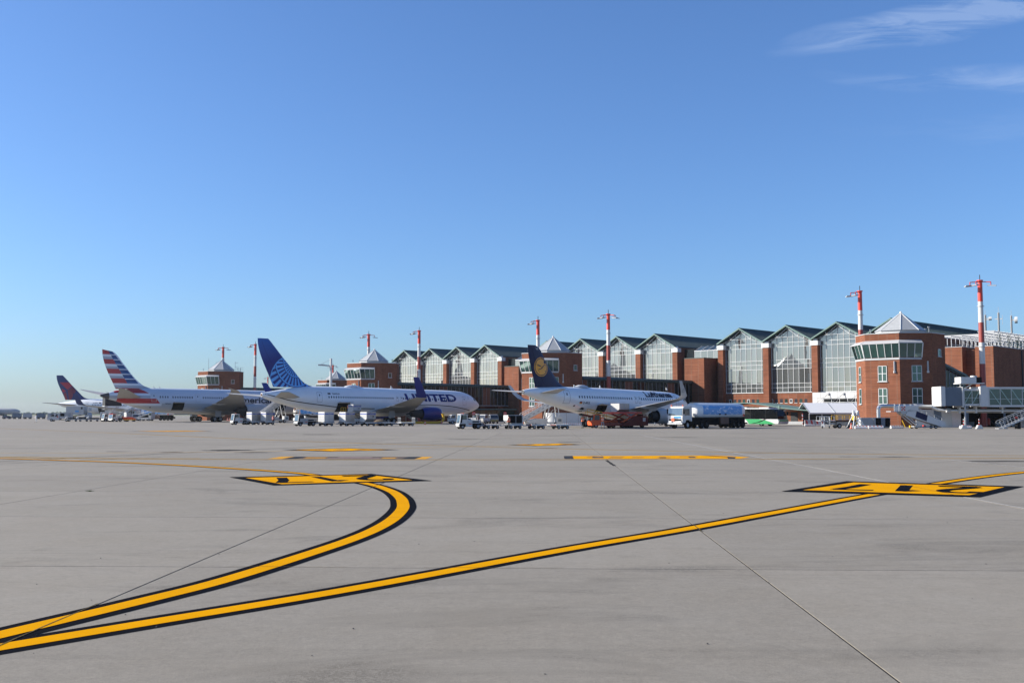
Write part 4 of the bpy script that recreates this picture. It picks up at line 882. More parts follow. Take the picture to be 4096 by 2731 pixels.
    def gear(s, tn, tm, track, wr, bogie):
        for t, x, kind in ((tn, 0, 'n'), (tm, track / 2, 'm'), (tm, -track / 2, 'm')):
            rr_ = wr * .78 if kind == 'n' else wr
            g = MB().tube((x, t, rr_), (x, t, s.bot(t) + .8), .15, 10).tube((x, t, rr_ + .2), (x, t + 1.0, s.bot(t) + .5), .08).build('gear_strut', 'lightgrey', s.T)
            ys = [0] if (kind == 'n' or not bogie) else [-bogie, bogie]
            if bogie and kind == 'm': MB().tube((x, t - bogie, rr_), (x, t + bogie, rr_), .14).build('bogie_beam', 'dark_metal', s.T)
            for y in ys:
                for d in (-.42, .42): wheel(s.T, x + d, t + y, rr_, .40, 'lightgrey')
            if kind == 'm': MB().box(x + (.75 if x > 0 else -.8), x + (.8 if x > 0 else -.75), t - .75, t + .7, 1.15, 2.5).build('gear_door', 'lightgrey', s.T)
            else:
                for d in (-.5, .46): MB().box(d, d + .04, t - .2, t + 1.6, s.bot(t) - .75, s.bot(t) + .05).build('gear_door', 'lightgrey', s.T)
    def fairing(s, t0, t1, w, zb, m='belly_grey'):
        rings = []
        for i in range(13):
            f = i / 12; k = math.sin(math.pi * f) ** .55; q = t0 + (t1 - t0) * f
            rings.append([(w * k * math.cos(a) * (1 if True else 1), q, (s.bot(q) + .75) + (.75 + (s.bot(q) - zb)) * k * math.sin(a)) for a in [2 * math.pi * j / 18 for j in range(18)]])
        MB().loft(rings).build('belly_fairing', m, s.T, smooth=True)
    def cargo(s, t0, t1, z0, z1, up=1.5, swing=2):
        o = s.patch('hold_shade_patch', [(t0, z0), (t1, z0), (t1, z1), (t0, z1)], 'black', .03)  # black patch on the closed skin paints in the shade of the hold
        x1 = s.surf((t0 + t1) / 2, z1); b = MB()
        pr = [(x1, z1 + .02), (x1 + up * .45, z1 + .22), (x1 + up, z1 + .12), (x1 + up, z1 + .02), (x1 + up * .45, z1 + .10), (x1, z1 - .1)]
        b.prism(pr, t0 + .05, t1 - .05, 'y'); b.build('cargo_door', 'belly_grey', s.T)
    def cheat(s, pts, w, m='black', name='cheat_line'):
        f = pchip(*zip(*pts)); ts = np.linspace(pts[0][0], pts[-1][0], 40); vs_ = [(t, f(t) + w / 2) for t in ts] + [(t, f(t) - w / 2) for t in reversed(ts)]
        n = len(ts); V_ = [(t, f(t) + w / 2) for t in ts] + [(t, f(t) - w / 2) for t in ts]
        for side in (1, -1):
            b = MB().add([(side * (s.surf(t, z) + .012), t, z) for t, z in V_], [(i, i + 1, n + i + 1, n + i) for i in range(n - 1)]); b.build(name, m, s.T)

S767 = [(0, 5.75, 5.05, .34), (1.2, 5.95, 4.55, .68), (4.5, 6.5, 3.67, 1.35), (7.3, 6.92, 3.02, 1.85), (10.5, 7.18, 2.44, 2.22), (13, 7.2, 2.1, 2.42), (17, 7.2, 1.85, 2.51), (22, 7.18, 1.75, 2.515), (36, 7.0, 1.6, 2.515), (44, 6.92, 1.5, 2.51),
        (47.4, 6.84, 1.52, 2.38), (49.2, 6.68, 1.68, 2.2), (51.1, 6.28, 2.0, 1.88), (52.6, 5.62, 2.4, 1.45), (53.9, 4.78, 2.85, .95), (54.7, 4.1, 3.3, .45), (54.95, 3.75, 3.6, .06)]
S320 = [(0, 5.1, 4.5, .28), (.6, 5.22, 4.42, .42), (2.3, 5.45, 3.95, .78), (3.7, 5.55, 3.57, 1.02), (7.2, 5.66, 2.74, 1.52), (9.8, 5.66, 2.2, 1.8), (12, 5.66, 1.85, 1.93), (16, 5.63, 1.6, 1.975), (22, 5.5, 1.48, 1.975), (30, 5.33, 1.35, 1.96),
        (32, 5.24, 1.4, 1.85), (33.4, 5.1, 1.5, 1.65), (35, 4.68, 1.85, 1.25), (36.2, 4.15, 2.3, .8), (37.1, 3.55, 2.75, .35), (37.4, 3.2, 3.05, .05)]
S787 = [(0, 6.25, 5.85, .2), (1.5, 6.6, 5.3, .52), (3.5, 7.2, 4.85, 1.0), (7, 7.62, 3.74, 1.7), (10.3, 7.86, 2.89, 2.25), (13, 7.92, 2.3, 2.6), (17, 7.92, 2.05, 2.82), (22, 7.92, 2.0, 2.885), (40, 7.82, 1.95, 2.885), (52, 7.7, 1.9, 2.86), (55, 7.5, 2.0, 2.6),
        (58, 6.8, 2.3, 2.0), (60, 6.0, 2.7, 1.4), (62, 4.7, 3.3, .6), (62.8, 4.0, 3.9, .05)]
FIN767 = ([(12.6, 6.9), (10.6, 7.24), (9.3, 7.75), (8.4, 8.46), (7.2, 9.69), (4.4, 12.49), (1.75, 15.3), (1.35, 15.7), (1.25, 15.78)], [(2.75, 6.0), (2.5, 6.7), (-1.0, 15.74), (-1.0, 15.8)])

# -- plane with the blue globe tail
J = Jet('white wide-body airliner with blue globe tail, blue engines and big blue lettering', W(-51.75, -98.31), FA, S767, 'fuselage_white')
J.fin(*FIN767, 'fin_globe'); J.zr = (8, 15.3); J.rudder_line('navy')
J.wings([(1.8, 34.6, 24.3, 2.5, .13), (8.2, 30.4, 22.8, 3.2, .115), (23.6, 19.6, 17.0, 4.85, .10)], [(23.55, 19.6, 17.0, 4.85, .10), (24.2, 18.9, 16.6, 5.3, .08), (24.7, 16.7, 15.4, 8.4, .06)], 'ua_blue')
J.stabs([(1.3, 7.6, 2.0, 5.0, .11), (9.3, -.1, -1.9, 5.75, .09)])
J.engines(7.9, 31.6, 36.3, 1.95, 1.33, 'ua_blue', -3.1); J.gear(48.2, 26.2, 9.3, .58, .7); J.fairing(20, 38, 2.35, 1.35, 'fuselage_white')
J.windows([(13.3, 29.3, 5.12, 5.05), (31.6, 45.8, 5.02, 4.9)], pitch=.555)
J.door(10.7, 11.8, 4.15, 6.0); J.door(48.1, 49.2, 3.8, 5.55); J.door(29.75, 30.25, 4.4, 5.4, name='exit_hatch'); J.door(30.85, 31.35, 4.4, 5.4, name='exit_hatch')
text_decal('UNITED', 32.0, 4.42, 1.62, J.surf, 'text_blue', J.T, .035, -.12, width=14.2, slope=0)
text_decal('N643UA', 14.2, 5.62, .30, J.surf, 'text_grey', J.T, .02, width=1.7, name='registration'); J.patch('flag_print', [(13.1, 5.62), (13.75, 5.62), (13.75, 5.92), (13.1, 5.92)], 'text_grey')
J.cheat([(.5, 5.55), (3, 4.95), (5.2, 4.42), (8, 4.0), (12, 3.55), (15.5, 3.2), (20, 2.95), (24.5, 2.93)], .15); J.cheat([(34, 3.72), (38, 3.78), (44.2, 3.52), (48, 3.1), (51, 2.62)], .14)
J.cargo(15.3, 18.2, 2.3, 4.05, 1.3)
MB().lathe([(0, .42), (.5, .40), (1.1, .2), (1.3, 0)], (0, 0, 0), 'z', 14).build('antenna_dome', 'fuselage_white', J.T, smooth=True, loc=(0, 20.6, 7.15)).scale = (.6, 1.6, 1)
MB().prism([(30.2, 7.05), (30.8, 7.0), (30.3, 7.6), (30.15, 7.6)], -.03, .03, 'x').build('blade_aerial', 'white', J.T)
J.patch('cockpit_window', [(52.15, 4.85), (52.9, 4.6), (52.95, 5.0), (52.6, 5.42), (52.2, 5.35)], 'window_dark'); MB().lathe([(.0, -.12), (.2, -.1), (.33, .1)], (0, 0, 5.4), 'y', 12).build('exhaust_cone', 'brown', J.T)
# the emblem beside the front door: a small star ring
for k in range(5):
    a = 2 * math.pi * k / 5 + .3; J.patch('emblem', [(50.1 + .2 * math.cos(a) + d * .07, 5.35 + .2 * math.sin(a) + e * .07) for d, e in ((-1, -.6), (1, -.6), (0, 1))], 'text_grey')

# -- plane with the dark blue fin and yellow disc
J = Jet('white narrow-body airliner with dark-blue fin, yellow disc and upturned wingtips', W(19.25, -102.96), FA, S320, 'fuselage_white')
J.fin([(9.3, 5.5), (8.3, 5.66), (7.7, 5.86), (7.0, 6.28), (6.1, 7.22), (4.5, 8.88), (3.0, 10.9), (2.4, 11.15)], [(2.35, 5.2), (2.3, 5.45), (.9, 11.11), (.9, 11.16)], 'navy'); J.zr = (6, 10.8); J.rudder_line('black')
J.wings([(1.6, 24.6, 17.6, 2.1, .13), (5.6, 21.8, 16.8, 2.75, .115), (14.4, 16.4, 14.7, 3.95, .10)], [(14.3, 16.4, 14.7, 3.95, .10), (15.1, 15.8, 14.4, 4.35, .08), (15.5, 14.9, 13.8, 5.0, .06), (15.8, 13.7, 13.1, 6.25, .05)], 'lightgrey')
J.stabs([(.8, 6.0, 2.5, 4.75, .10), (6.2, 1.6, .2, 5.15, .09)], 'lightgrey')
J.engines(5.75, 21.3, 25.0, 1.62, 1.12, 'lightgrey', -1.3); J.gear(32.4, 17.6, 7.6, .57, 0); J.fairing(13.5, 25.5, 1.95, 1.15, 'fuselage_white')
J.windows([(9.4, 21.0, 4.28, 4.15), (23.2, 31.2, 4.12, 4.02)], .26, .38, .52)
J.door(6.6, 7.7, 3.35, 5.15); J.door(31.9, 32.7, 3.0, 4.75); J.door(21.55, 22.05, 3.5, 4.45, name='exit_hatch'); J.door(22.45, 22.95, 3.5, 4.45, name='exit_hatch')
text_decal('Lufthansa', 24.5, 4.40, .84, J.surf, 'text_dark', J.T, .045, width=6.9); text_decal('D-AIUL', 10.15, 3.3, .34, J.surf, 'text_dark', J.T, .01, width=1.35, name='registration')
for i, c in enumerate(('black', 'red', 'flag_gold')): J.patch('flag_print', [(9.45, 3.54 - i * .11), (9.95, 3.54 - i * .11), (9.95, 3.65 - i * .11), (9.45, 3.65 - i * .11)], c)
def ring_poly(cx, cy, r, n=36): return [(cx + r * math.cos(2 * math.pi * i / n), cy + r * math.sin(2 * math.pi * i / n)) for i in range(n)]
def fdecal(name, pts, m, off, side=1): decal(name, np.array(pts), [tuple(range(len(pts)))], J.fsurf, m, J.finob, side, off, .3)
for side in (1, -1): fdecal('disc', ring_poly(3.3, 8.26, 1.30), 'lh_yellow', .012, side)
ro, ri = ring_poly(3.3, 8.26, 1.19), ring_poly(3.3, 8.26, 1.09); decal('disc_ring', np.array(ro + ri), [(i, (i + 1) % 36, 36 + (i + 1) % 36, 36 + i) for i in range(36)], J.fsurf, 'navy', J.finob, 1, .02, .3)
CR = [(-.48, -.42), (-.1, -.32), (.12, -.16), (.35, .02), (.6, .2), (.98, .30), (.62, .12), (.40, -.08), (.2, -.28), (-.05, -.42), (-.3, -.48)]
fdecal('crane_emblem', [(3.25 + x * 1.0, 8.35 + y) for x, y in CR], 'navy', .024)
for k in range(4): fdecal('crane_emblem', [(3.30 + .05 * k, 8.22 + .01 * k), (3.02 - .12 * k + .12, 8.36 + .07 * k), (2.45 + .02 * k, 8.44 + .075 * k), (2.5 + .03 * k, 8.40 + .07 * k), (3.0, 8.31 + .06 * k)], 'navy', .024)
text_decal('UL', 2.35, 10.55, .30, J.fsurf, 'white', J.finob, .02, name='registration')
J.cargo(13.1, 15.2, 1.95, 3.2, 1.5); J.patch('hatch_shade_patch', [(9.6, 2.35), (10.7, 2.28), (10.7, 2.72), (10.2, 2.85)], 'black', .03); J.patch('vent', [(8.55, 2.95), (8.85, 2.95), (8.85, 3.15), (8.6, 3.15)], 'black')  # hatch interior is shade painted on as a flat black patch
MB().lathe([(0, .38), (.5, .36), (1.0, .18), (1.2, 0)], (0, 0, 0), 'z', 14).build('antenna_dome', 'white', J.T, smooth=True, loc=(0, 11.8, 5.62)).scale = (.6, 1.2, 1)
for t in (10.2, 15.8, 31.8): MB().prism([(t, 5.6), (t + .45, 5.55), (t + .1, 6.0), (t, 6.0)], -.03, .03, 'x').build('blade_aerial', 'white', J.T)
ring = MB().lathe([(.1, -.05), (.26, -.03), (.28, .25)], (0, 0, 4.8), 'y', 14).build('exhaust_cone', 'dark_metal', J.T)
J.patch('cockpit_window', [(34.6, 3.95), (35.6, 3.7), (35.3, 4.2), (34.7, 4.4)], 'window_dark')
# wingtip emblem
MB().lathe([(.20, 0), (.24, 0)], (0, 0, 0), 'x', 18).build('wingtip_emblem', 'text_grey', J.T, loc=(15.62, 14.25, 4.95), rot=(0, R(14), 0))

# -- plane with the striped tail
J = Jet('silver wide-body airliner with red, white and blue striped tail', W(-117, -99.36), FA, S787, 'fuselage_flag')
J.fin([(13.4, 7.6), (11.9, 7.91), (10.4, 8.36), (9.3, 9.11), (8.2, 10.04), (5.2, 13.48), (2.8, 16.04), (2.0, 16.35), (.3, 16.52)], [(4.1, 6.6), (3.7, 7.3), (.2, 16.49), (.2, 16.55)], 'fin_flag')
J.wings([(2.2, 36.5, 24.2, 3.1, .13), (9.5, 31.6, 22.5, 3.9, .115), (24, 22.2, 18.4, 5.9, .10), (28.5, 18.2, 16.4, 7.0, .09), (30.1, 15.3, 14.7, 7.45, .08)])
J.stabs([(1.5, 9.2, 3.2, 5.6, .10), (8.6, 2.6, .4, 7.1, .09), (9.9, .3, -.5, 7.55, .08)]); J.engines(9.7, 31.2, 36.6, 2.62, 1.72, 'aa_silver' if False else 'lightgrey', -2.4, True, 5.2); J.gear(56, 26.5, 9.8, .66, .73); J.fairing(18, 40, 2.7, 1.6, 'belly_grey')
J.windows([(13.2, 15.4, 5.84, 5.83), (16.3, 21.3, 5.82, 5.80), (24.1, 34, 5.78, 5.72), (44, 55, 5.7, 5.6)], .30, .50, .61)
J.door(11.15, 12.3, 4.72, 6.65, 'white', .06); J.door(22.1, 23.2, 4.65, 6.55, 'grey'); J.patch('vent', [(11.0, 3.3), (11.3, 3.3), (11.3, 3.5), (11.0, 3.5)], 'black')
text_decal('American', 32.4, 4.55, 1.55, J.surf, 'text_grey', J.T, .03, width=11.4); text_decal('N836AA', 14.4, 4.15, .30, J.surf, 'text_grey', J.T, .01, width=1.4, name='registration')
J.cargo(16.3, 19.2, 2.75, 4.55, 1.0)
for t in (12.8, 14.2): MB().prism([(t, 7.85), (t + .35, 7.85), (t - .1, 8.35), (t - .2, 8.35)], -.03, .03, 'x').build('blade_aerial', 'white', J.T)
J.cargo(44.5, 47.4, 2.75, 4.55, 1.0)

# -- far plane with the navy and red tail, turned to the right
hd = R(0); J = Jet('white airliner with navy and red tail at far left, partly hidden by the striped-tail plane', (-164.2, 379, 0), hz(math.cos(hd), math.sin(hd)), S767, 'fuselage_white')
J.fin(*FIN767, 'delta_navy'); J.T['group'] = 'airliners parked nose-in at the terminal'
J.wings([(1.8, 34.6, 24.3, 2.5, .13), (8.2, 30.4, 22.8, 3.2, .115), (23.6, 19.6, 17.0, 4.85, .10)], [(23.55, 19.6, 17.0, 4.85, .10), (24.2, 18.9, 16.6, 5.3, .08), (24.7, 16.7, 15.4, 8.6, .06)], 'delta_navy', 'lightgrey')
J.stabs([(1.3, 7.6, 2.0, 5.0, .11), (9.3, -.1, -1.9, 5.75, .09)], 'lightgrey'); J.engines(7.9, 31.6, 36.3, 1.95, 1.33, 'delta_navy', -3.1); J.gear(48.2, 26.2, 9.3, .58, .7); J.fairing(20, 38, 2.35, 1.35, 'delta_navy')
J.windows([(13.3, 29.3, 5.12, 5.05), (31.6, 45.8, 5.02, 4.9)], pitch=.555); J.door(10.7, 11.8, 4.15, 6.0); text_decal('N174DZ', 13.4, 5.6, .34, J.surf, 'text_grey', J.T, .02, width=1.7, name='registration'); J.patch('flag_print', [(15.5, 5.6), (16.3, 5.6), (16.3, 5.95), (15.5, 5.95)], 'text_grey')
J.patch('hold_shade_patch', [(15.3, 2.3), (17.6, 2.3), (17.6, 4.0), (15.3, 4.0)], 'dark_metal')  # dark patch paints in the shade inside the hold, skin stays closed
for pts, m in (([(.35, 13.2), (3.7, 13.2), (4.9, 11.9), (3.2, 10.6)], 'delta_red'), ([(3.3, 10.3), (5.0, 11.7), (6.3, 10.2), (4.6, 6.9), (3.9, 6.9)], 'delta_dark_red'), ([(1.0, 11.0), (2.5, 10.2), (2.6, 10.0), (1.55, 9.5)], 'delta_red'), ([(1.7, 9.3), (2.7, 9.7), (3.4, 6.9), (2.5, 6.9)], 'delta_dark_red')): fdecal('tail_emblem', pts, m, .03)

# -- part of a plane at the left edge
J = Jet('distant white airliner nose cut by the left edge of the view', (-362, 690, 0), hz(1, .05), S320, 'lightgrey'); J.fin([(9.3, 5.5), (8.3, 5.66), (6.1, 7.22), (4.5, 8.88), (2.4, 11.15)], [(2.35, 5.2), (.9, 11.16)], 'navy')
J.wings([(1.6, 23.6, 16.6, 2.1, .13), (6, 20.6, 15.6, 2.75, .115), (16.2, 14.9, 13.2, 3.95, .10)], [(16.1, 14.9, 13.2, 3.95, .10), (16.9, 14.3, 12.9, 4.35, .08), (17.6, 12.2, 11.6, 6.25, .05)], 'dark_metal'); J.stabs([(.8, 6.0, 2.5, 4.75, .10), (6.2, 1.6, .2, 5.15, .09)]); J.gear(32.4, 17.6, 7.6, .57, 0); J.engines(5.75, 21.3, 25.0, 1.62, 1.12, 'lightgrey', -1.3); J.windows([(9.4, 31, 4.2, 4.0)])

# ------------------------------------------------------------------ people
def person(label, loc, rz, vest='vest', trouser='trousers', top='trousers', lean=0.0, arm=(25, 15), stride=.10, h=1.76, cap=None, group='apron workers'):
    T = thing('person', label, 'person', loc, rz, group); k = h / 1.76; ln = math.sin(R(lean))
    V, E_, rad = [], [], []
    def v(x, y, z, r): V.append((x * k, (y + ln * max(0, z - .95)) * k, z * k)); rad.append(r * k); return len(V) - 1
    def chain(i0, pts):
        for p in pts: j = v(*p); E_.append((i0, j)); i0 = j
        return i0
    pel = v(0, 0, .96, .135)
    ch = chain(pel, [(0, -.01, 1.12, .125), (0, -.02, 1.32, .145), (0, -.01, 1.44, .10)])
    nk = chain(ch, [(0, 0, 1.50, .055)]); hd = chain(nk, [(0, .02, 1.58, .085), (0, .025, 1.66, .10), (0, .02, 1.73, .07)])
    for s in (-1, 1):
        sy = s * stride
        chain(pel, [(s * .10, 0, .88, .095), (s * .11, sy * .4 + .02, .52, .062), (s * .11, sy, .30, .058), (s * .11, sy - .01, .09, .042), (s * .12, sy + .10, .045, .038), (s * .12, sy + .17, .035, .03)])
        sh = chain(ch, [(s * .17, -.01, 1.42, .065)]); a, b = R(arm[0]), R(arm[0] + arm[1])
        ex, ey, ez = s * .22, math.sin(a) * .28 - .01, 1.42 - math.cos(a) * .28; wx, wy, wz = s * .21, ey + math.sin(b) * .25, ez - math.cos(b) * .25
        wr = chain(sh, [(ex, ey, ez, .048), (wx, wy, wz, .033)])
        dy, dz = math.sin(b), -math.cos(b); pm = chain(wr, [(wx, wy + dy * .05, wz + dz * .05, .034)])
        for q, l in ((-.03, .075), (-.01, .09), (.01, .085), (.03, .07)): chain(pm, [(wx + q * .4, wy + dy * .10 + q * .8, wz + dz * .10, .010), (wx + q * .5, wy + dy * (.10 + l * .6), wz + dz * (.10 + l * .6), .009)])
        chain(pm, [(wx - s * .03, wy + dy * .06 + .03, wz + dz * .06, .011), (wx - s * .035, wy + dy * .10 + .04, wz + dz * .10, .009)])
    me = bpy.data.meshes.new('body'); me.from_pydata(V, E_, []); o = bpy.data.objects.new('body', me); COL.objects.link(o)
    o.modifiers.new('s', 'SKIN'); sm = o.modifiers.new('u', 'SUBSURF'); sm.levels = sm.render_levels = 1
    for i, d in enumerate(me.skin_vertices[0].data): d.radius = (rad[i], rad[i] * (.72 if V[i][2] > 1.0 * k and V[i][2] < 1.46 * k and abs(V[i][0]) < .05 else 1)); d.use_root = (i == 0)
    dg = bpy.context.evaluated_depsgraph_get(); dg.update(); m2 = bpy.data.meshes.new_from_object(o.evaluated_get(dg)); m2.name = 'body'; bpy.data.objects.remove(o)
    m2.materials.clear()
    for m in ('skin', trouser, top, 'black'): m2.materials.append(MT[m])
    for p in m2.polygons:
        z = p.center.z / k; x = abs(p.center.x) / k; p.use_smooth = True
        p.material_index = 3 if z < .085 else (1 if z < 1.0 and x < .175 else (2 if z < 1.47 and not (x > .17 and math.hypot(p.center.y / k, 0) > -9 and z < (1.42 - .28 * math.cos(R(arm[0])) - .22 * math.cos(R(arm[0] + arm[1])))) else 0))
    b = bpy.data.objects.new('body', m2); COL.objects.link(b); b.parent = T
    MB().lathe([(.107, -.03), (.112, .03), (.09, .085), (.0, .118)], (0, 0, 0), 'z', 12).build('hair' if not cap else 'cap', 'hair' if not cap else cap, T, smooth=True, loc=(0, (.01 + ln * .72) * k, 1.67 * k))
    for s in (-1, 1): MB().lathe([(.012, 0), (0, .008)], (0, 0, 0), 'y', 6).build('eye', 'black', T, loc=(s * .034 * k, (.115 + ln * .72) * k, 1.655 * k))
    MB().tube((0, (.105 + ln * .7) * k, 1.655 * k), (0, (.135 + ln * .68) * k, 1.62 * k), .012, 5).build('nose', 'skin', T)
    if vest:
        rings = []
        for z, w, d in ((.93, .205, .165), (1.05, .20, .155), (1.2, .205, .16), (1.34, .215, .155), (1.44, .15, .12), (1.47, .09, .09)): rings.append([(w * k * math.cos(a), (d * math.sin(a) - .01 + ln * max(0, z - .95)) * k, z * k) for a in [2 * math.pi * i / 16 for i in range(16)]])
        vb = MB().loft(rings, False).build('safety_vest', vest, T, smooth=True)
        for z in (1.08, 1.24): MB().loft([[(.212 * k * math.cos(a), (.167 * math.sin(a) - .01 + ln * max(0, z - .95)) * k, (z + dz) * k) for a in [2 * math.pi * i / 16 for i in range(16)]] for dz in (0, .05)], False).build('reflective_band', 'mullion', vb)
    return T
def lookat(dx, dy): return hz(dx, dy)
person('worker in orange vest and dark trousers beside the open box cart', (-.40, 133.3, 0), lookat(-.9, .3), arm=(12, 30), stride=.06, cap='black')
person('worker in orange vest standing at the front of the red belt loader', (9.5, 141, 0), lookat(-.2, 1), arm=(15, 25))
person('worker in orange vest with grey trousers mid-stride by the red loader', (12.22, 141.2, 0), lookat(.6, .8), trouser='grey', stride=.22, lean=8, arm=(35, 30))
person('worker in dark red vest beside the two tall cargo containers', (-40.7, 178.6, 0), lookat(.3, 1), vest='vest_red', arm=(10, 20), stride=.05)
person('worker in orange shirt up on the cargo loader platform', W(-46.35, -82.7, 2.07), lookat(.2, 1), trouser='bluegrey', lean=10, arm=(60, 20), group=None)
person('person dressed all in white walking at far left', (-109, 240, 0), lookat(-1, .1), vest=None, trouser='white_cloth', top='white_cloth', stride=.25, h=1.85, group=None)
person('person in dark clothes in the shade under the boarding bridge', (68.6, 158, 0), lookat(0, 1), vest=None, trouser='bluegrey', top='bluegrey', group=None)
person('worker in orange vest beneath the far engine of the yellow-disc plane', (24.0, 176, 0), lookat(-.5, 1), stride=.2, trouser='bluegrey')

# ------------------------------------------------------------------ ground vehicles (local: +y forward)
def tug(label, x, y, rz, body='white', roof='white', cabm='black', glassm='blue_glass', grp='baggage tractors', beacon=True, long=0.0):
    T = thing('baggage_tractor', label, 'tractor', (x, y, 0), rz, grp)
    MB().prism([(1.35, .28), (1.45, .5), (1.35, .72), (.45, .80), (-1.4 - long, .80), (-1.45 - long, .45), (-1.3 - long, .28)], -.70, .70, 'x').build('chassis', body, T, bevel=.04)
    MB().prism([(.25, .80), (.2, 1.08), (-.3, 1.16), (-1.15 - long, 1.05), (-1.2 - long, .80)], -.62, .62, 'x').build('bonnet', body, T, bevel=.05)
    for s in (-1, 1):
        bar('cab_post', body, T, (s * .64, 1.28, .72), (s * .62, 1.12, 1.82), .09); bar('cab_post', body, T, (s * .64, .22, .80), (s * .62, .30, 1.82), .09)
        MB().prism([(1.0, .75), (.3, .8), (.3, 1.2), (.95, 1.2)], s * .66 - .02, s * .66 + .02, 'x').build('door_panel', body, T)
        MB().prism([(.95, 1.24), (.32, 1.24), (.34, 1.74), (.9, 1.74)], s * .645 - .01, s * .645 + .01, 'x').build('side_window', glassm, T)
    for s in (-1, 1):
        bx('side_grille', 'black', T, s * .622 - .004, s * .622 + .004, -1.0 - long, -.45, .86, 1.02); bx('wheel_arch', 'black', T, s * .702 - .004, s * .702 + .004, .5, 1.34, .28, .66); bx('wheel_arch', 'black', T, s * .702 - .004, s * .702 + .004, -1.32 - long, -.4, .28, .74)
        bx('cab_shade_panel', 'black', T, s * .60 - .004, s * .60 + .004, .34, 1.22, .82, 1.24)  # black panels paint in the dark of the cab interior
        bx('number_plate', 'red_paint', T, s * .704 - .002, s * .704 + .002, -.3, .1, .6, .7)
    MB().prism([(1.32, .85), (1.16, 1.76), (1.14, 1.76), (1.30, .85)], -.58, .58, 'x').build('windscreen', glassm, T)
    MB().box(-.55, .55, .24, .28, 1.0, 1.75).build('rear_screen', glassm, T)
    MB().prism([(1.22, 1.80), (1.22, 1.88), (.7, 1.93), (.12, 1.88), (.12, 1.80)], -.70, .70, 'x').build('cab_roof', roof, T, bevel=.03)
    MB().prism([(.75, .80), (.30, .80), (.26, 1.35), (.36, 1.35), (.42, 1.0), (.75, 1.0)], -.25, .25, 'x').build('seat', 'black', T)
    MB().tube((0, 1.0, 1.0), (0, .85, 1.15), .17, 10).build('steering_wheel', 'black', T)
    MB().box(-.45, .45, -1.75 - long, -1.45 - long, .35, .75).tube((0, -1.75 - long, .42), (0, -2.0 - long, .42), .07).build('tow_hitch', 'dark_metal', T)
    MB().box(-.6, -.3, 1.40, 1.46, .5, .62).build('headlight', 'mullion', T); MB().box(.3, .6, 1.40, 1.46, .5, .62).build('headlight', 'mullion', T)
    if beacon: MB().lathe([(.07, 0), (.07, .1), (0, .15)], (.3, .5, 1.93), 'z', 8).build('beacon', 'orange', T)
    for sx in (-.62, .62):
        wheel(T, sx, .92, .31, .24, 'lightgrey'); wheel(T, sx, -.85 - long, .36, .28, 'lightgrey')
    return T
def dolly(label, x, y, rz, deck='dark_metal', rails=False, grp='flat cargo dollies', L=2.6, w=1.7, low=True):
    T = thing('cargo_dolly', label, 'dolly', (x, y, 0), rz, grp)
    MB().box(-w / 2, w / 2, -L / 2, L / 2, .48, .58).build('deck', deck, T)
    f = MB()
    for s in (-1, 1): f.box(s * w / 2 - .05, s * w / 2 + .05, -L / 2, L / 2, .42, .62)
    for i in range(5): f.box(-w / 2 + .05, w / 2 - .05, -L / 2 + .12 + i * (L - .3) / 4, -L / 2 + .18 + i * (L - .3) / 4, .581, .63)
    f.build('frame', 'galv', T); MB().tube((0, L / 2, .45), (0, L / 2 + .9, .40), .05).tube((-.4, L / 2, .45), (0, L / 2 + .5, .42), .035).tube((.4, L / 2, .45), (0, L / 2 + .5, .42), .035).build('drawbar', 'galv', T)
    for s in (-1, 1): bx('axle_block', 'black', T, -w / 2 + .2, w / 2 - .2, s * (L / 2 - .45) - .1, s * (L / 2 - .45) + .1, .18, .47)
    for sx in (-1, 1):
        for sy in (-1, 1): wheel(T, sx * (w / 2 - .12), sy * (L / 2 - .45), .23, .17, 'lightgrey')
    if rails:
        for sy in (-1, 1):
            for i in range(4): MB().tube((-w / 2 + .2 + i * .42, sy * L / 2, .6), (-w / 2 + .2 + i * .42, sy * L / 2, 1.3), .035).build('end_post', 'galv', T)
            MB().tube((-w / 2 + .2, sy * L / 2, 1.3), (w / 2 - .2, sy * L / 2, 1.3), .035).build('end_rail', 'galv', T)
    return T
def container(label, x, y, rz, z=.64, cut=1, side='container', band=True, window=False, grp='air cargo containers'):
    """unit load device: 1.53 deep (y), 2.0 wide at the top (x), lower corner cut on one side"""
    T = thing('air_container', label, 'container', (x, y, z), rz, grp)
    pr = [(-.78, 0), (.78, 0), (1.0 if cut else .78, .48), (1.0 if cut else .78, 1.62), (-1.0, 1.62), (-1.0, .0 if True else .4)]
    if cut: MB().prism([(-.25, 0), (.75, 0), (.75, 1.62), (-.75, 1.62), (-.75, .5)], -1.0, 1.0, 'x').build('shell', side, T, bevel=.03)
    else: MB().box(-1.0, 1.0, -.75, .75, 0, 1.62).build('shell', side, T, bevel=.03)
    MB().prism([(-.70 if not cut else -.22, .06), (.72, .06), (.72, 1.55), (-.72, 1.55), (-.72, .52 if cut else .06)], -1.012, -.93, 'x').build('curtain', 'white', T)
    for q in (.35, .8, 1.2): bx('strap', 'grey', T, -1.02, -1.012, -.55, .68, q, q + .03)
    e = MB()
    for x_ in (-.98, -.02, .96): e.box(x_ - .03, x_ + .03, -.775, -.752, .52 if cut else .02, 1.6)
    e.box(-.98, .98, -.775, -.752, 1.56, 1.62).box(-.98, .98, -.775, -.752, .52 if cut else 0, .58 if cut else .06); e.build('edge_strips', 'lightgrey', T)
    if band:
        MB().box(-.94, .94, -.79, -.776, 1.18, 1.36).build('blue_band', 'stripe_blue', T); MB().box(-1.02, -1.006, -.7, .7, 1.18, 1.34).build('blue_band', 'stripe_blue', T)
        flat_text('UNITED', .10, 'white', T, (.1, -.795, 1.22), (R(90), 0, 0), .02, .75)
    if window: MB().box(.3, .48, -.785, -.777, .72, 1.0).build('label_pocket', 'black', T)
    return T
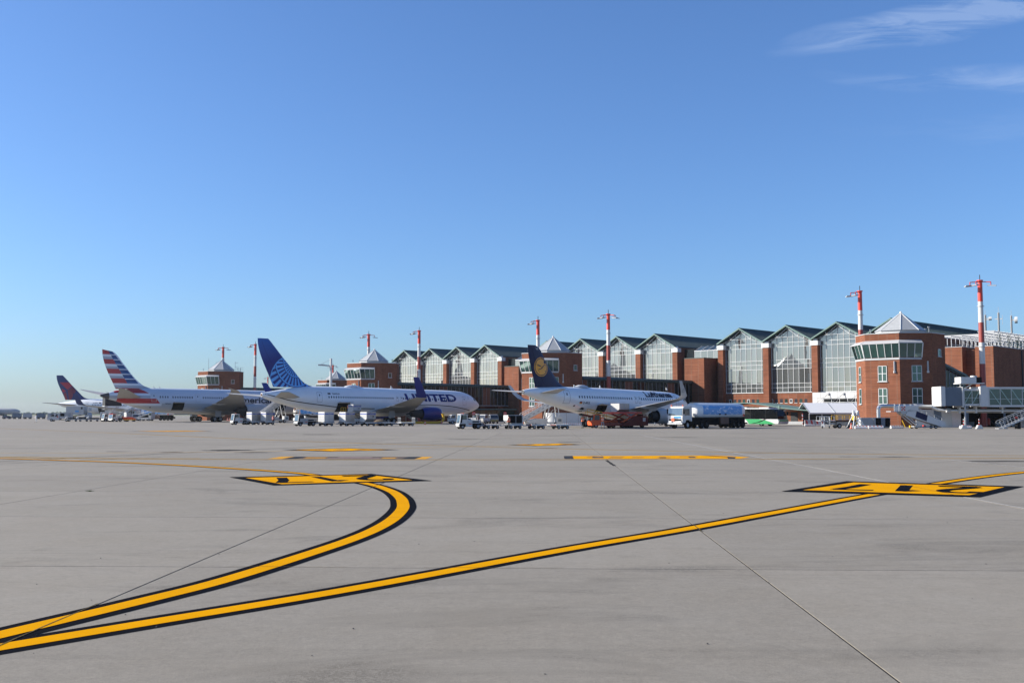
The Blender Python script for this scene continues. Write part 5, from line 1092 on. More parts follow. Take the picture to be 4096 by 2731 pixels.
R35 = R(35); h40 = hz(-.78, -.62)

# train in front of the yellow-disc plane
tug('white baggage tractor with open cab at the head of the flat dolly train', -5.75, 136, hz(-.93, -.36), long=.35)
for i, (x, y, l) in enumerate(((-2.75, 136.2, 'flat red-edged dolly right behind the white tractor'), (.15, 135.9, 'dolly carrying the open box cart'), (3.15, 135.5, 'flat dolly right of the open box cart'), (6.25, 135.0, 'last flat dolly of the train, left of the red loader'))):
    d = dolly(l, x, y, hz(-.88, -.47), deck='maroon' if i != 1 else 'dark_metal', L=2.2, w=1.5)
bc = thing('box_cart', 'white and dark open-sided cargo bin riding on a dolly beside the orange-vested worker', 'bin', (.15, 135.9, .64), hz(-.88, -.47))
MB().prism([(-.6, 0), (.62, 0), (1.05, .45), (1.05, 1.15), (-1.05, 1.15), (-1.05, 0)], -.72, .72, 'y').build('shell', 'lightgrey', bc, bevel=.02)
MB().box(-.95, .95, -.74, -.722, .1, 1.05).build('dark_panel', 'dark_metal', bc); MB().box(.722, .74, 0, 0, 0, 0) if False else None
MB().box(-.9, .95, .722, .745, .12, 1.08).build('dark_panel', 'black', bc); MB().box(-.02, .02, .746, .76, .05, 1.1).build('door_post', 'white', bc)
MB().box(1.052, 1.07, -.66, .66, .55, 1.1).build('white_end', 'white', bc)
bc.rotation_euler = (0, 0, hz(-.88, -.47) + R(90))

# train in front of the globe-tail plane
def tarp_tug():
    T = tug('grey baggage tractor with a pale windscreen at the head of the container train', -33.2, 167, hz(-.78, -.62), 'grey', 'grey', long=.5)
    return T
tarp_tug()
for i, (x, l, lc) in enumerate(((-29.75, 'dolly under the clean white container behind the grey tractor', 'cleanest white cargo container, nearest the grey tractor'), (-26.4, 'dolly under the stained middle container', 'crumpled and stained cargo container in the middle of three'), (-23.05, 'dolly under the container with a sloping lower edge', 'cargo container with a small black pocket and dark sloping lower edge'))):
    dolly(l, x, 167.6, h40, L=2.1, w=1.9); container(lc, x, 167.6, h40 + R(90) + R(180), .64, cut=(i == 2), side='white' if i == 0 else 'container', window=(i == 2)).rotation_euler = (0, 0, R(52))
dolly('empty flat dolly with a pale deck behind the container train', -20.2, 167.8, h40, deck='lightgrey', L=2.2)
bg_ = tag(MB().lathe([(.0, 0), (.75, .05), (.8, .3), (.45, .45), (0, .5)], (0, 0, 0), 'z', 9).build('baggage_heap', 'bag_brown', None, loc=(-21.3, 169.6, 0), smooth=True), 'brown tarpaulin heap lying behind the empty pale dolly', 'heap'); bg_.scale = (1.4, .8, 2.2)
dolly('empty dolly with railed ends at the tail of the container train', -16.9, 167.8, hz(-.9, -.43), deck='lightgrey', rails=True, L=2.4)

# two containers by the striped-tail plane
tug('white tractor towing the two tall containers near the striped-tail plane', -48.7, 187, hz(-.8, -.6), long=.3)
for x, l, lc in ((-46.1, 'dolly under the left tall container', 'left of two tall white-ended containers with blue bands'), (-43.6, 'dolly under the right tall container', 'right of two tall white-ended containers, next to the red-vested worker')):
    dolly(l, x, 187, h40, L=2.0, w=1.9); container(lc, x, 187, R(52), .64, cut=False, side='container')

# vehicles beyond
tug('white tractor parked in the shade left of the boarding stairs', -7.6, 204, hz(.9, -.4), long=.2)
tug('second shaded tractor, behind the head of the dolly train', -8.9, 196, hz(-.9, -.4))
def small_truck(label, x, y, rz, body='white', stripes=False):
    T = thing('service_truck', label, 'truck', (x, y, 0), rz)
    MB().prism([(1.5, .4), (1.55, 1.0), (1.15, 1.75), (.3, 1.8), (.2, .4)], -.85, .85, 'x').build('cab', body, T, bevel=.06); MB().box(-.85, .85, -2.2, .15, .5, 1.1).build('bed', body, T, bevel=.03)
    MB().prism([(1.52, 1.05), (1.2, 1.68), (1.18, 1.68), (1.5, 1.05)], -.72, .72, 'x').build('windscreen', 'window_dark', T, loc=(0, .03, 0))
    for s in (-1, 1): MB().prism([(1.3, 1.1), (1.05, 1.65), (.45, 1.68), (.45, 1.1)], s * .86 - .01, s * .86 + .01, 'x').build('side_window', 'window_dark', T)
    if stripes:
        for i in range(6): MB().prism([(-.8 + i * .28, .45), (-.66 + i * .28, .45), (-.56 + i * .28, .8), (-.70 + i * .28, .8)], 1.56, 1.575, 'y').build('hazard_stripe', 'yellow', T)
    MB().box(-.8, .8, -2.25, 1.5, .35, .5).build('frame', 'dark_metal', T)
    for sx in (-.75, .75): wheel(T, sx, .95, .35, .22); wheel(T, sx, -1.5, .35, .22)
    return T
small_truck('white cab truck in the shade beyond the dolly train', -5.2, 206, hz(-.6, -.8)); small_truck('dark tow truck with yellow hazard stripes on its nose', -3.9, 207.5, hz(.3, -.95), 'grey', True)
small_truck('white pickup partly hidden behind the lead tractor', -10.7, 201, hz(-.9, -.3))
for x, y, l in ((-6.94, 190, 'round red no-entry sign above the white tractors'), (-1.34, 203, 'round red no-entry sign in the shade left of the boarding stairs')):
    T = thing('no_entry_sign', l, 'sign', (x, y, 0)); MB().tube((0, 0, 0), (0, 0, 2.3), .04).build('post', 'galv', T)
    MB().lathe([(0, 0), (.33, 0), (.33, .03), (0, .03)], (0, 0, 0), 'y', 18).build('disc', 'red', T, loc=(0, -.08, 2.0)); MB().box(-.22, .22, -.095, -.082, 1.95, 2.05).build('white_bar', 'mullion', T)

# ---- passenger stairs
def stair_flight(T, y0, z0, y1, z1, w, m='white', n=16, sh=.35):
    for s in (-1, 1):
        MB().prism([(y0, z0 - .15), (y0, z0 + sh), (y1, z1 + sh), (y1 + .0, z1 - .25)], s * w / 2 - .03, s * w / 2 + .03, 'x').build('stringer', m, T)
        MB().tube((s * w / 2, y0, z0 + 1.0), (s * w / 2, y1, z1 + 1.0), .035).build('handrail', 'mullion', T)
        MB().tube((s * w / 2, y0, z0 + .65), (s * w / 2, y1, z1 + .65), .025).build('handrail', 'mullion', T)
        for i in range(6): q = i / 5; bar('rail_post', 'mullion', T, (s * w / 2, y0 + (y1 - y0) * q, z0 + (z1 - z0) * q + .3), (s * w / 2, y0 + (y1 - y0) * q, z0 + (z1 - z0) * q + 1.0), .04)
        for i in range(7):
            q = (i + .5) / 7; bx('panel_slot', 'grey', T, s * w / 2 - .045, s * w / 2 + .045, y0 + (y1 - y0) * q - .18, y0 + (y1 - y0) * q + .18, z0 + (z1 - z0) * q + .02, z0 + (z1 - z0) * q + .22).rotation_euler = (math.atan2(z1 - z0, y1 - y0), 0, 0)
    for i in range(n): q = (i + .5) / n; bx('step', 'galv', T, -w / 2 + .03, w / 2 - .03, y0 + (y1 - y0) * q - .15, y0 + (y1 - y0) * q + .15, z0 + (z1 - z0) * q - .03, z0 + (z1 - z0) * q + .03)
    MB().prism([(y0, z0 - .25), (y1, z1 - .35), (y1, z1 - .28), (y0, z0 - .18)], -w / 2 + .04, w / 2 - .04, 'x').build('underside', 'grey', T)
def stair_truck(label, x, y, rz, ztop, cab=True, low=1.0, run=5.6, canopy=False):
    T = thing('stair_truck', label, 'stairs', (x, y, 0), rz)
    MB().box(-.95, .95, -2.6, 2.6, .45, .75).build('frame', 'white', T, bevel=.03)
    MB().prism([(2.6, .5), (2.75, .95), (1.2, 1.25), (-.4, 1.25), (-.4, .5)], -1.0, 1.0, 'x').build('body', 'white', T, bevel=.05)
    MB().box(-1.0, .1, -2.7, -1.7, .4, 1.45).build('engine_box', 'white', T, bevel=.04); MB().box(-1.02, -.99, -2.5, -2.0, .8, 1.2).build('label_plate', 'bluegrey', T); MB().box(.985, 1.01, 1.1, 1.4, .8, 1.15).build('label_plate', 'bluegrey', T)
    if cab:
        MB().prism([(3.4, .6), (3.5, 1.3), (3.25, 2.35), (2.2, 2.4), (2.2, .6)], -.95, .95, 'x').build('cab', 'white', T, bevel=.06)
        MB().prism([(3.53, 1.35), (3.30, 2.25), (3.28, 2.25), (3.5, 1.35)], -.82, .82, 'x').build('windscreen', 'blue_glass', T)
        for s in (-1, 1): MB().prism([(3.3, 1.4), (3.15, 2.2), (2.4, 2.2), (2.4, 1.4)], s * .96 - .01, s * .96 + .01, 'x').build('side_window', 'window_dark', T)
    y0, y1 = 3.4, 3.4 - run
    st = stair_flight(T, y0, low, y1, ztop, 1.5, sh=.95 if canopy else .35)
    MB().box(-.85, .85, y1 - 1.5, y1, ztop - .22, ztop).build('platform', 'white', T, bevel=.02)
    for s in (-1, 1):
        bx('platform_side', 'white', T, s * .85 - .03, s * .85 + .03, y1 - 1.45, y1, ztop, ztop + 1.0)
        bar('support_leg', 'white', T, (s * .8, y1 + .8, ztop - .6), (s * .8, -.2, .75), .12); bar('support_leg', 'white', T, (s * .8, y1 - .5, ztop - .2), (s * .8, -2.3, .75), .12); bar('support_brace', 'galv', T, (s * .8, -.2, .9), (s * .8, y1 - .3, ztop - 1.0), .06)
    for sx in (-.85, .85): wheel(T, sx, 1.7, .38, .26); wheel(T, sx, -1.7, .38, .26)
    return T
# stairs behind the tail of the yellow-disc plane: climbs to the right
stair_truck('white boarding stairs truck climbing to the rear door of the yellow-disc plane', 4.6, 154.5, hz(-.97, -.25), 3.55, cab=False, low=.9, run=4.9)
stair_truck('white boarding stairs truck with cab beside the striped-tail plane, left of the grey tractor', -50.4, 223, hz(-.75, -.66), 4.2, cab=True, low=1.3, run=4.4, canopy=True)
stair_truck('white boarding stairs under the tail cone of the striped-tail plane', -109, 300, hz(-.95, -.3), 4.1, cab=False, low=.9, run=4.5)

# ---- cargo loader at the globe-tail plane
cl = thing('cargo_loader', 'yellow-railed cargo loader raised to the hold of the globe-tail plane', 'loader', W(-46.3, -81.3), FA)
MB().box(-1.6, 2.6, -1.7, 1.9, .5, 1.0).build('chassis', 'white', cl, bevel=.03); MB().box(-2.3, 1.8, -1.6, 1.6, 1.85, 2.05).build('platform', 'dark_metal', cl); MB().box(1.9, 4.6, -1.4, 1.4, 1.55, 1.75).build('platform', 'dark_metal', cl)
for s in (-1, 1): bar('scissor_arm', 'grey', cl, (-1.4, s * 1.3, 1.0), (1.5, s * 1.3, 1.85), .14); bar('scissor_arm', 'grey', cl, (1.4, s * 1.2, 1.0), (-1.5, s * 1.2, 1.85), .14)
for y_ in (-1.55, 1.55):
    for x_ in (-2.2, -1.4, -.6): MB().tube((x_, y_, 2.05), (x_, y_, 3.1), .04).build('rail_post', 'yellow', cl)
    for z_ in (2.6, 3.1): MB().tube((-2.2, y_, z_), (-.6, y_, z_), .04).build('rail', 'yellow', cl)
MB().box(2.62, 2.65, -.9, .9, .55, 1.0).build('panel', 'white', cl)
for i in range(3):
    for j in range(3):
        if (i + j) % 2 == 0: bx('check_emblem', 'red_paint', cl, -.2 + i * .2, 0 + i * .2, -1.72, -1.705, .55 + j * .14, .69 + j * .14)
for sx in (-1.2, 2.2): wheel(cl, sx, -1.55, .4, .3); wheel(cl, sx, 1.55, .4, .3)
cn = container('cargo container standing on the raised loader platform at the open hold', *W(-45.3, -82.0)[:2], R(50), 2.07, cut=1, side='white', window=True)
yl = thing('belt_loader', 'white loader with small yellow railing left of the clean white container', 'loader', (-42.6, 216, 0), hz(-.7, -.7))
MB().box(-.9, .9, -2.6, 2.4, .5, 1.1).build('chassis', 'white', yl, bevel=.04); MB().prism([(-2.8, 1.1), (-2.8, 1.35), (2.6, 2.2), (2.6, 1.95)], -.5, .5, 'x').build('belt', 'dark_metal', yl)
for y_ in (1.0, 1.7, 2.4): MB().tube((.55, y_, 1.9), (.55, y_, 2.9), .04).build('rail_post', 'yellow', yl)
for z_ in (2.4, 2.9): MB().tube((.55, 1.0, z_), (.55, 2.4, z_), .04).build('rail', 'yellow', yl)
MB().box(.3, .9, -1.2, -.2, 1.1, 1.9).build('cab', 'lightgrey', yl)
for sx in (-.8, .8): wheel(yl, sx, 1.6, .36, .24); wheel(yl, sx, -1.7, .36, .24)
# tanker with blue print behind both tails
def print_tanker(label, x, y, rz, L=9.5):
    T = thing('fuel_tanker', label, 'tanker', (x, y, 0), rz, None)
    rings = []
    for q, k in ((-L / 2, .55), (-L / 2 + .15, .8), (-L / 2 + .5, .95), (-L / 2 + 1.2, 1), (L / 2 - 1.2, 1), (L / 2 - .5, .96), (L / 2 - .15, .85), (L / 2, .62)):
        rings.append([(1.22 * k * np.sign(math.cos(a)) * abs(math.cos(a)) ** .75, q, 2.35 + 1.05 * k * np.sign(math.sin(a)) * abs(math.sin(a)) ** .75) for a in [2 * math.pi * i / 28 for i in range(28)]])
    tk = MB().loft(rings).build('tank', 'fuselage_white', T, smooth=True)
    for s in (1, -1):
        V_ = []
        for i in range(9):
            a = -.35 + i * .95 / 8
            V_.append((s * (1.22 * abs(math.cos(a)) ** .75 + .012), 2.35 + 1.05 * np.sign(math.sin(a)) * abs(math.sin(a)) ** .75))
        b = MB(); b.add([(x_, yy, z_) for yy in (-L / 2 + 1.25, L / 2 - 1.25) for x_, z_ in V_], [(i, i + 1, 9 + i + 1, 9 + i) for i in range(8)]); b.build('cloud_print', 'cloud_print', tk)
        bx('label_plate', 'dark_metal', tk, s * 1.235 - .005, s * 1.235 + .005, L / 2 - 4.9, L / 2 - 4.5, 1.72, 1.84) if False else None
    MB().box(-.55, .55, -L / 2 - .5, L / 2 + 3.4, .75, 1.05).build('chassis', 'black', T); MB().box(-1.05, 1.05, -L / 2 + .3, L / 2 + .9, .45, 1.45).build('side_skirts', 'black', T); MB().box(-1.0, 1.0, L / 2 + .9, L / 2 + 1.9, .5, 1.2).build('coupling', 'black', T); MB().box(-.3, .3, -L / 2 + .3, L / 2 - .3, 3.34, 3.46).build('catwalk', 'white', T)
    MB().box(-1.22, 1.22, -1.4, .7, .55, 1.5).build('pump_cabinet', 'brown', T, bevel=.03)
    MB().box(-1.15, 1.15, -L / 2 - .2, -L / 2 - .05, .55, .75).build('rear_bumper', 'dark_metal', T)
    cy = L / 2 + 1.35
    cb = MB().prism([(cy + 2.05, .75), (cy + 2.1, 1.5), (cy + 1.95, 2.75), (cy + 1.5, 2.95), (cy - .05, 2.95), (cy - .05, .95), (cy + .3, .95), (cy + .5, 1.15), (cy + 1.25, 1.15), (cy + 1.5, .75)], -1.2, 1.2, 'x').build('cab', 'white', T, bevel=.05)
    MB().prism([(cy + 2.115, 1.75), (cy + 1.985, 2.68), (cy + 1.96, 2.68), (cy + 2.09, 1.75)], -1.08, 1.08, 'x').build('windscreen', 'blue_glass', T)
    for s in (1, -1):
        MB().prism([(cy + 1.7, 1.75), (cy + 1.55, 2.6), (cy + .55, 2.6), (cy + .55, 1.75)], s * 1.205 - .01, s * 1.205 + .01, 'x').build('side_window', 'window_dark', T)
        MB().box(s * 1.3 - .08, s * 1.3 + .08, cy + 1.9, cy + 2.0, 1.9, 2.6).build('mirror', 'black', T); MB().box(s * .75 - .25, s * .75 + .25, cy + 2.12, cy + 2.2, .85, 1.02).build('headlight', 'mullion', T)
        MB().tube((s * .9, cy + 1.6, 2.95), (s * .9, cy + 1.6, 3.12), .09).build('beacon', 'orange', T)
    MB().box(-1.2, 1.2, cy + 2.0, cy + 2.2, .55, .82).build('bumper', 'lightgrey', T, bevel=.03); MB().box(-.95, .95, cy + 2.1, cy + 2.13, 1.05, 1.25).build('grille', 'black', T); MB().box(-.9, .2, cy + 2.105, cy + 2.13, 1.38, 1.62).build('blue_badge', 'sky_blue', T)
    MB().box(.1, .55, cy + 2.13, cy + 2.15, 1.0, 1.35).build('hazard_plate', 'orange', T); MB().box(-.3, .1, cy + 2.2, cy + 2.22, .62, .74).build('number_plate', 'mullion', T)
    flat_text('IVECO', .13, 'text_grey', T, (0, cy + 2.135, 1.28), (R(90), 0, R(180)), .02, .9)
    for s in (1, -1):
        MB().box(s * 1.24 - .01, s * 1.24 + .01, L / 2 - 1.0, L / 2 - .7, 2.3, 2.75).build('orange_plate', 'orange', tk) if False else None
        MB().prism([(-L / 2 + .55, 1.75), (-L / 2 + .8, 2.0), (-L / 2 + 1.05, 1.75), (-L / 2 + .8, 1.5)], s * 1.17 - .01, s * 1.17 + .012, 'x').build('hazard_diamond', 'red', tk)
        for q in (-.8, .6): MB().box(s * 1.20 - .02, s * 1.20 + .02, q, q + .35, 1.8, 1.98).build('valve_plate', 'dark_metal', tk)
    for i in range(3):
        for j in range(4):
            if (i + j) % 2: bx('check_emblem', 'maroon', tk, .3 + i * .25, .55 + i * .25, -L / 2 - .02, -L / 2 + .25, 2.7 + j * .14, 2.84 + j * .14)
    bx('orange_plate', 'orange', tk, .4, .9, L / 2 - .06, L / 2 + .01, 2.55, 2.8)
    for sx in (-1.0, 1.0):
        wheel(T, sx, cy + .9, .5, .34, 'galv')
        for q in (L / 2 - 1.0, L / 2 - 2.2, -L / 2 + .9, -L / 2 + 2.05, -L / 2 + 3.2): wheel(T, sx, q, .5, .36, 'dark_metal')
    return T
tk1 = print_tanker('white fuel tanker truck with blue cloud print, nearest, right of the red loader', 28.0, 144.0, hz(-.70, -.71), 12.0)
tk2 = print_tanker('fuel tanker with blue cloud print under the belly of the striped-tail plane', -101.5, 300, hz(-.98, .2), 9.5)
tk3 = print_tanker('fuel tanker with blue cloud print glimpsed under the globe-tail plane', -46.5, 246, hz(.9, .4), 9.5)

# ---- red loaders at the yellow-disc plane
rt = thing('belt_loader', 'red belt loader with yellow handrails sloping up to the hold of the yellow-disc plane', 'belt loader', (12.6, 145.5, 0), hz(-.97, -.22))
MB().prism([(1.9, .35), (2.0, .9), (1.75, 1.0), (-1.9, 1.05), (-1.9, .35)], -.95, .95, 'x').build('chassis', 'orange', rt, bevel=.05)
MB().prism([(1.7, 1.0), (1.55, 1.85), (.55, 1.9), (.5, 1.0)], -.9, .1, 'x').build('cab', 'orange', rt, bevel=.05)
for s in (-.9, .1): MB().prism([(1.5, 1.1), (1.4, 1.75), (.75, 1.78), (.75, 1.1)], s - .012, s + .012, 'x').build('side_window', 'window_dark', rt)
MB().prism([(1.74, 1.08), (1.60, 1.78), (1.57, 1.78), (1.71, 1.08)], -.8, 0, 'x').build('windscreen', 'blue_glass', rt); bx('lettering_strip', 'white', rt, .951, .956, -.9, -.1, .82, .88)
bd = MB(); bd.prism([(3.0, 1.75), (3.0, 1.98), (-3.4, .62), (-3.4, .40)], .15, .95, 'x'); bd.build('belt_frame', 'maroon', rt, bevel=.02); MB().prism([(2.95, 1.985), (2.95, 2.01), (-3.35, .655), (-3.35, .63)], .2, .9, 'x').build('belt', 'black', rt)
MB().tube((.1, 3.0, 1.85), (1.0, 3.0, 1.85), .17, 12).build('end_roller', 'dark_metal', rt)
for s in (.12, .98):
    for q in (0, .33, .66, 1): yy = 2.2 - q * 4.2; zz = 1.98 - (3.0 - yy) * .2125; MB().tube((s, yy, zz), (s, yy, zz + .85), .03).build('rail_post', 'yellow', rt)
    for dz in (.45, .85): MB().tube((s, 2.2, 1.81 + dz), (s, -2.0, .92 + dz), .03).build('handrail', 'yellow', rt)
for sx in (-.8, .8): wheel(rt, sx, 1.25, .34, .24); wheel(rt, sx, -1.25, .34, .24)
MB().box(.955, .97, .3, .75, .55, .95).build('emblem_plate', 'white', rt)
rl = thing('container_loader', 'maroon and red scissor loader lifting a container to the yellow-disc plane', 'loader', W(25.0, -88.6), FA + R(0))
MB().box(-1.2, 1.5, -3.0, 3.0, .3, .75).build('chassis', 'maroon', rl, bevel=.04); MB().prism([(-2.9, .3), (3.1, .3), (3.1, 1.55), (2.2, 1.65), (.2, 1.65)], 1.5, 1.62, 'x').build('side_panel', 'maroon', rl); MB().box(-1.4, 1.6, -3.2, 1.8, 1.95, 2.2).build('platform', 'red_paint', rl, bevel=.03)
for s in (-1.0, 1.2): bar('scissor_arm', 'orange', rl, (s, -2.4, .75), (s, 1.2, 1.95), .18); bar('scissor_arm', 'red_paint', rl, (s + .2, 2.2, .75), (s + .2, -2.0, 1.95), .18)
MB().box(1.625, 1.64, 1.9, 2.5, .9, 1.4).build('emblem_plate', 'white', rl)
MB().box(.4, 1.5, 2.0, 3.0, .75, 1.9).build('cab', 'maroon', rl, bevel=.05); MB().box(1.5, 1.52, 2.1, 2.9, 1.2, 1.8).build('side_window', 'window_dark', rl)
for sx in (-1.0, 1.3):
    for yy in (-2.3, 2.1): wheel(rl, sx, yy, .42, .3)
cn2 = container('battered silver container on the red loader below the open hold door', *W(24.6, -89.2)[:2], R(48), 2.2, cut=1, side='container', band=False); cn2.scale = (1.15, 1, .72)
rc = thing('red_car', 'small dark red car parked under the far engine of the yellow-disc plane', 'car', (26.8, 180, 0), hz(.9, -.3))
MB().prism([(1.9, .3), (1.95, .6), (1.0, .8), (.5, 1.3), (-1.0, 1.35), (-1.7, .85), (-1.8, .3)], -.8, .8, 'x').build('body', 'maroon', rc, bevel=.08)
for s in (-1, 1): MB().prism([(.85, .85), (.42, 1.25), (-.9, 1.28), (-1.4, .88)], s * .81 - .01, s * .81 + .01, 'x').build('side_window', 'window_dark', rc)
for sx in (-.72, .72): wheel(rc, sx, 1.2, .31, .2); wheel(rc, sx, -1.2, .31, .2)
gp = thing('ground_power_unit', 'white-lamped power unit on a cart under the engine of the yellow-disc plane', 'power unit', (21.0, 174, 0), hz(-1, .1))
MB().box(-.7, .7, -1.3, 1.3, .45, 1.2).build('body', 'sky_blue', gp, bevel=.05); MB().box(-.75, .75, -1.35, 1.35, .35, .45).build('frame', 'dark_metal', gp)
MB().tube((.3, .6, 1.2), (.3, .6, 2.0), .04).build('lamp_post', 'galv', gp); MB().box(0, .6, .5, .7, 2.0, 2.3).build('work_lamp', 'white', gp)
for sx in (-.6, .6): wheel(gp, sx, .9, .28, .2); wheel(gp, sx, -.9, .28, .2)

# ---- airport bus
bs = thing('apron_bus', 'green, white and black airport bus between the tanker and the tent', 'bus', (36.6, 170.4, 0), hz(.7133, -.7009))
Lb = 8.3
MB().prism([(Lb + .1, .32), (Lb + .25, .75), (Lb + .05, 1.1), (-Lb, 1.1), (-Lb, .32)], -1.5, 1.5, 'x').build('lower_body', 'white', bs, bevel=.08)
MB().prism([(Lb + .08, 1.1), (Lb - .05, 1.6), (Lb - .75, 2.55), (Lb - 1.3, 2.7), (-Lb, 2.7), (-Lb, 1.1)], -1.48, 1.48, 'x').build('glazed_body', 'bus_glass', bs, bevel=.06)
MB().prism([(Lb - 1.2, 2.62), (Lb - 1.9, 2.85), (-Lb, 2.85), (-Lb, 2.62)], -1.42, 1.42, 'x').build('roof', 'white', bs, bevel=.05)
for q in (5.5, 1.5, -3): MB().box(-.9, .9, q - .9, q + .9, 2.85, 2.98).build('roof_unit', 'white', bs, bevel=.04)
g1 = [(2.8 + i * .35, .34 + .76 * math.sin(min(1, i / 5) * math.pi / 2)) for i in range(6)]
gv = [(Lb - 5.2, .34), (Lb - 5.5, .8), (Lb - 5.9, 1.09), (Lb - 3.4, 1.09), (Lb - 2.3, .95), (Lb - 1.2, .65), (Lb - .5, .34)]
MB().prism(gv, 1.502, 1.515, 'x').build('green_swoosh', 'green', bs); MB().prism([(x_ , z_) for x_, z_ in ((Lb - 4.4, .36), (Lb - 3.2, .6), (Lb - 2.2, 1.0), (Lb - 2.0, 1.09), (Lb - 2.4, 1.09), (Lb - 3.4, .68), (Lb - 4.8, .37))], 1.516, 1.522, 'x').build('black_swoosh', 'black', bs)
for q in (-6.2, -3.0, .2, 3.4, 6.2): bx('door_seam', 'dark_metal', bs, 1.485, 1.492, q - .02, q + .02, 1.12, 2.6)
MB().box(-1.35, 1.35, Lb + .2, Lb + .24, .78, 1.0).build('green_front_band', 'green', bs)
for s in (-1, 1): MB().box(s * 1.62 - .07, s * 1.62 + .07, Lb - .2, Lb, 1.7, 2.3).build('mirror', 'black', bs); MB().box(s * .95 - .25, s * .95 + .25, Lb + .22, Lb + .27, .55, .72).build('headlight', 'mullion', bs)
for sx in (-1.28, 1.28): wheel(bs, sx, 5.3, .42, .3); wheel(bs, sx, -5.0, .42, .3)

# ---- tent, barriers and gear right of the bus
tn = thing('marquee_tent', 'white marquee tent with sloping roof left of the nearest brick tower', 'tent', (52.0, 183.5, 0), R(-3))
for i in range(3):
    x0 = i * 4.45
    MB().prism([(-.4, 2.12), (5.2, 3.9), (10.5, 2.12), (10.5, 2.03), (5.2, 3.81), (-.4, 2.03)], x0 + .03, x0 + 4.42, 'x').build('roof_sheet', 'tent', tn)
    bar('roof_seam', 'grey', tn, (x0, -.38, 2.15), (x0, 5.2, 3.94), .07); MB().box(x0, x0 + 4.45, -.5, -.36, 1.88, 2.08).build('eave_beam', 'white', tn)
    if i: MB().box(x0 + .3, x0 + 4.4, .2, .25, 0, 1.95).build('side_sheet', 'tent', tn)
for i in range(7): bx('tent_post', 'white', tn, i * 2.2 - .06, i * 2.2 + .06, -.35, -.23, 0, 2.0)
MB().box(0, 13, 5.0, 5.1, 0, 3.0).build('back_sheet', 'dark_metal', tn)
st_ = thing('striped_post', 'thin red and white striped post at the left end of the tent', 'post', (46.9, 169, 0))
for i in range(8): bx('band', 'red_paint' if i % 2 else 'mullion', st_, -.05, .05, -.05, .05, i * .25, i * .25 + .25)
def jersey(label, x, y, rz, L=1.9, stripes=3, h=.75, small=False, m='white'):
    T = thing('jersey_barrier', label, 'barrier', (x, y, 0), rz, 'red and white road barriers')
    MB().prism([(-.28, 0), (.28, 0), (.26, .18), (.12, .38), (.08, h), (-.08, h), (-.12, .38), (-.26, .18)], -L / 2, L / 2, 'x').build('body', m, T, bevel=.03)
    for i in range(stripes):
        x0 = -L / 2 + (i + .35) * L / stripes; w = L / stripes * .38
        MB().add([(x0, -.285, .05), (x0 + w, -.285, .05), (x0 + w - .08, -.137, .40), (x0 - .08, -.137, .40), (x0 + w - .18, -.092, h - .04), (x0 - .18, -.092, h - .04)], [(0, 1, 2, 3), (3, 2, 4, 5)]).build('stripe', 'red_paint', T)
    return T
jersey('tall white barrier with two red stripes at the left end of the tent', 47.7, 168, 0, 1.6, 2, .95); jersey('second tall striped barrier, behind the white step trolley', 49.35, 168, 0, 1.5, 2, .95)
jersey('low striped barrier beside the traffic cone by the grey cabinet', 45.85, 137.5, R(-4), 1.75, 4, .42); jersey('low striped barrier in front of the grey cabinet', 47.6, 137.2, R(-2), 1.95, 4, .42)
jersey('shaded striped barrier at the foot of the nearest tower', 51.2, 139.5, R(4), 1.7, 5, .42)
def cone(label, x, y, h=.75):
    T = thing('traffic_cone', label, 'traffic cone', (x, y, 0), 0, 'orange traffic cones'); MB().box(-.2, .2, -.2, .2, 0, .05).build('base', 'cone_orange', T)
    for i, (a, b) in enumerate(((.05, .28), (.28, .42), (.42, .55), (.55, .64), (.64, 1.0))): MB().lathe([(.16 * (1 - a * .85), a * h), (.16 * (1 - b * .85), b * h)], (0, 0, 0), 'z', 12).build('band', 'cone_orange' if i % 2 == 0 else 'mullion', T, smooth=True)
cone('orange traffic cone beside the white trestle', 44.75, 138.3); cone('orange cone under the engine of the globe-tail plane', -15.75, 190); cone('orange cone by the yellow hose near the nose of the globe-tail plane', -13.7, 204)
cone('left of two cones under the striped-tail plane', -77.4, 285, .9); cone('right of two cones under the striped-tail plane', -75.5, 280, .9)
tr = thing('step_trolley', 'small white wheeled step trolley left of the yellow-railed lift', 'trolley', (42.5, 142, 0), R(-20))
for x_ in (-.55, .55):
    for y_ in (-.35, .35): bar('frame_post', 'mullion', tr, (x_, y_, .22), (x_, y_, 1.45), .05)
    for z_ in (.55, 1.0, 1.45): bar('frame_rail', 'mullion', tr, (x_, -.35, z_), (x_, .35, z_), .045)
for y_ in (-.35, .35):
    for z_ in (.4, 1.2, 1.45): bar('frame_rail', 'mullion', tr, (-.55, y_, z_), (.55, y_, z_), .045)
for z_ in (.3, .55, .8): bx('step', 'mullion', tr, -.15, .5, -.33, .33, z_, z_ + .04)
MB().prism([(-.62, .2), (-.05, .2), (-.3, .75)], -.4, -.36, 'y').build('a_panel', 'mullion', tr)
for x_ in (-.45, .45): wheel(tr, x_, -.3, .19, .1); wheel(tr, x_, .3, .19, .1)
lf = thing('lift_platform', 'yellow-railed lift truck with folded work platform before the tent', 'lift truck', (45.2, 142.8, 0), hz(-1, -.12))
MB().box(-.75, .75, -1.4, 1.3, .35, .85).build('chassis', 'beige', lf, bevel=.06); MB().box(-.5, .5, -1.0, 2.3, .86, 1.02).build('boom', 'brown', lf); MB().box(-.8, .8, -1.6, 1.5, 1.02, 1.12).build('deck', 'brown', lf); MB().box(-.75, .75, 1.5, 3.6, .95, 1.05).build('deck', 'galv', lf)
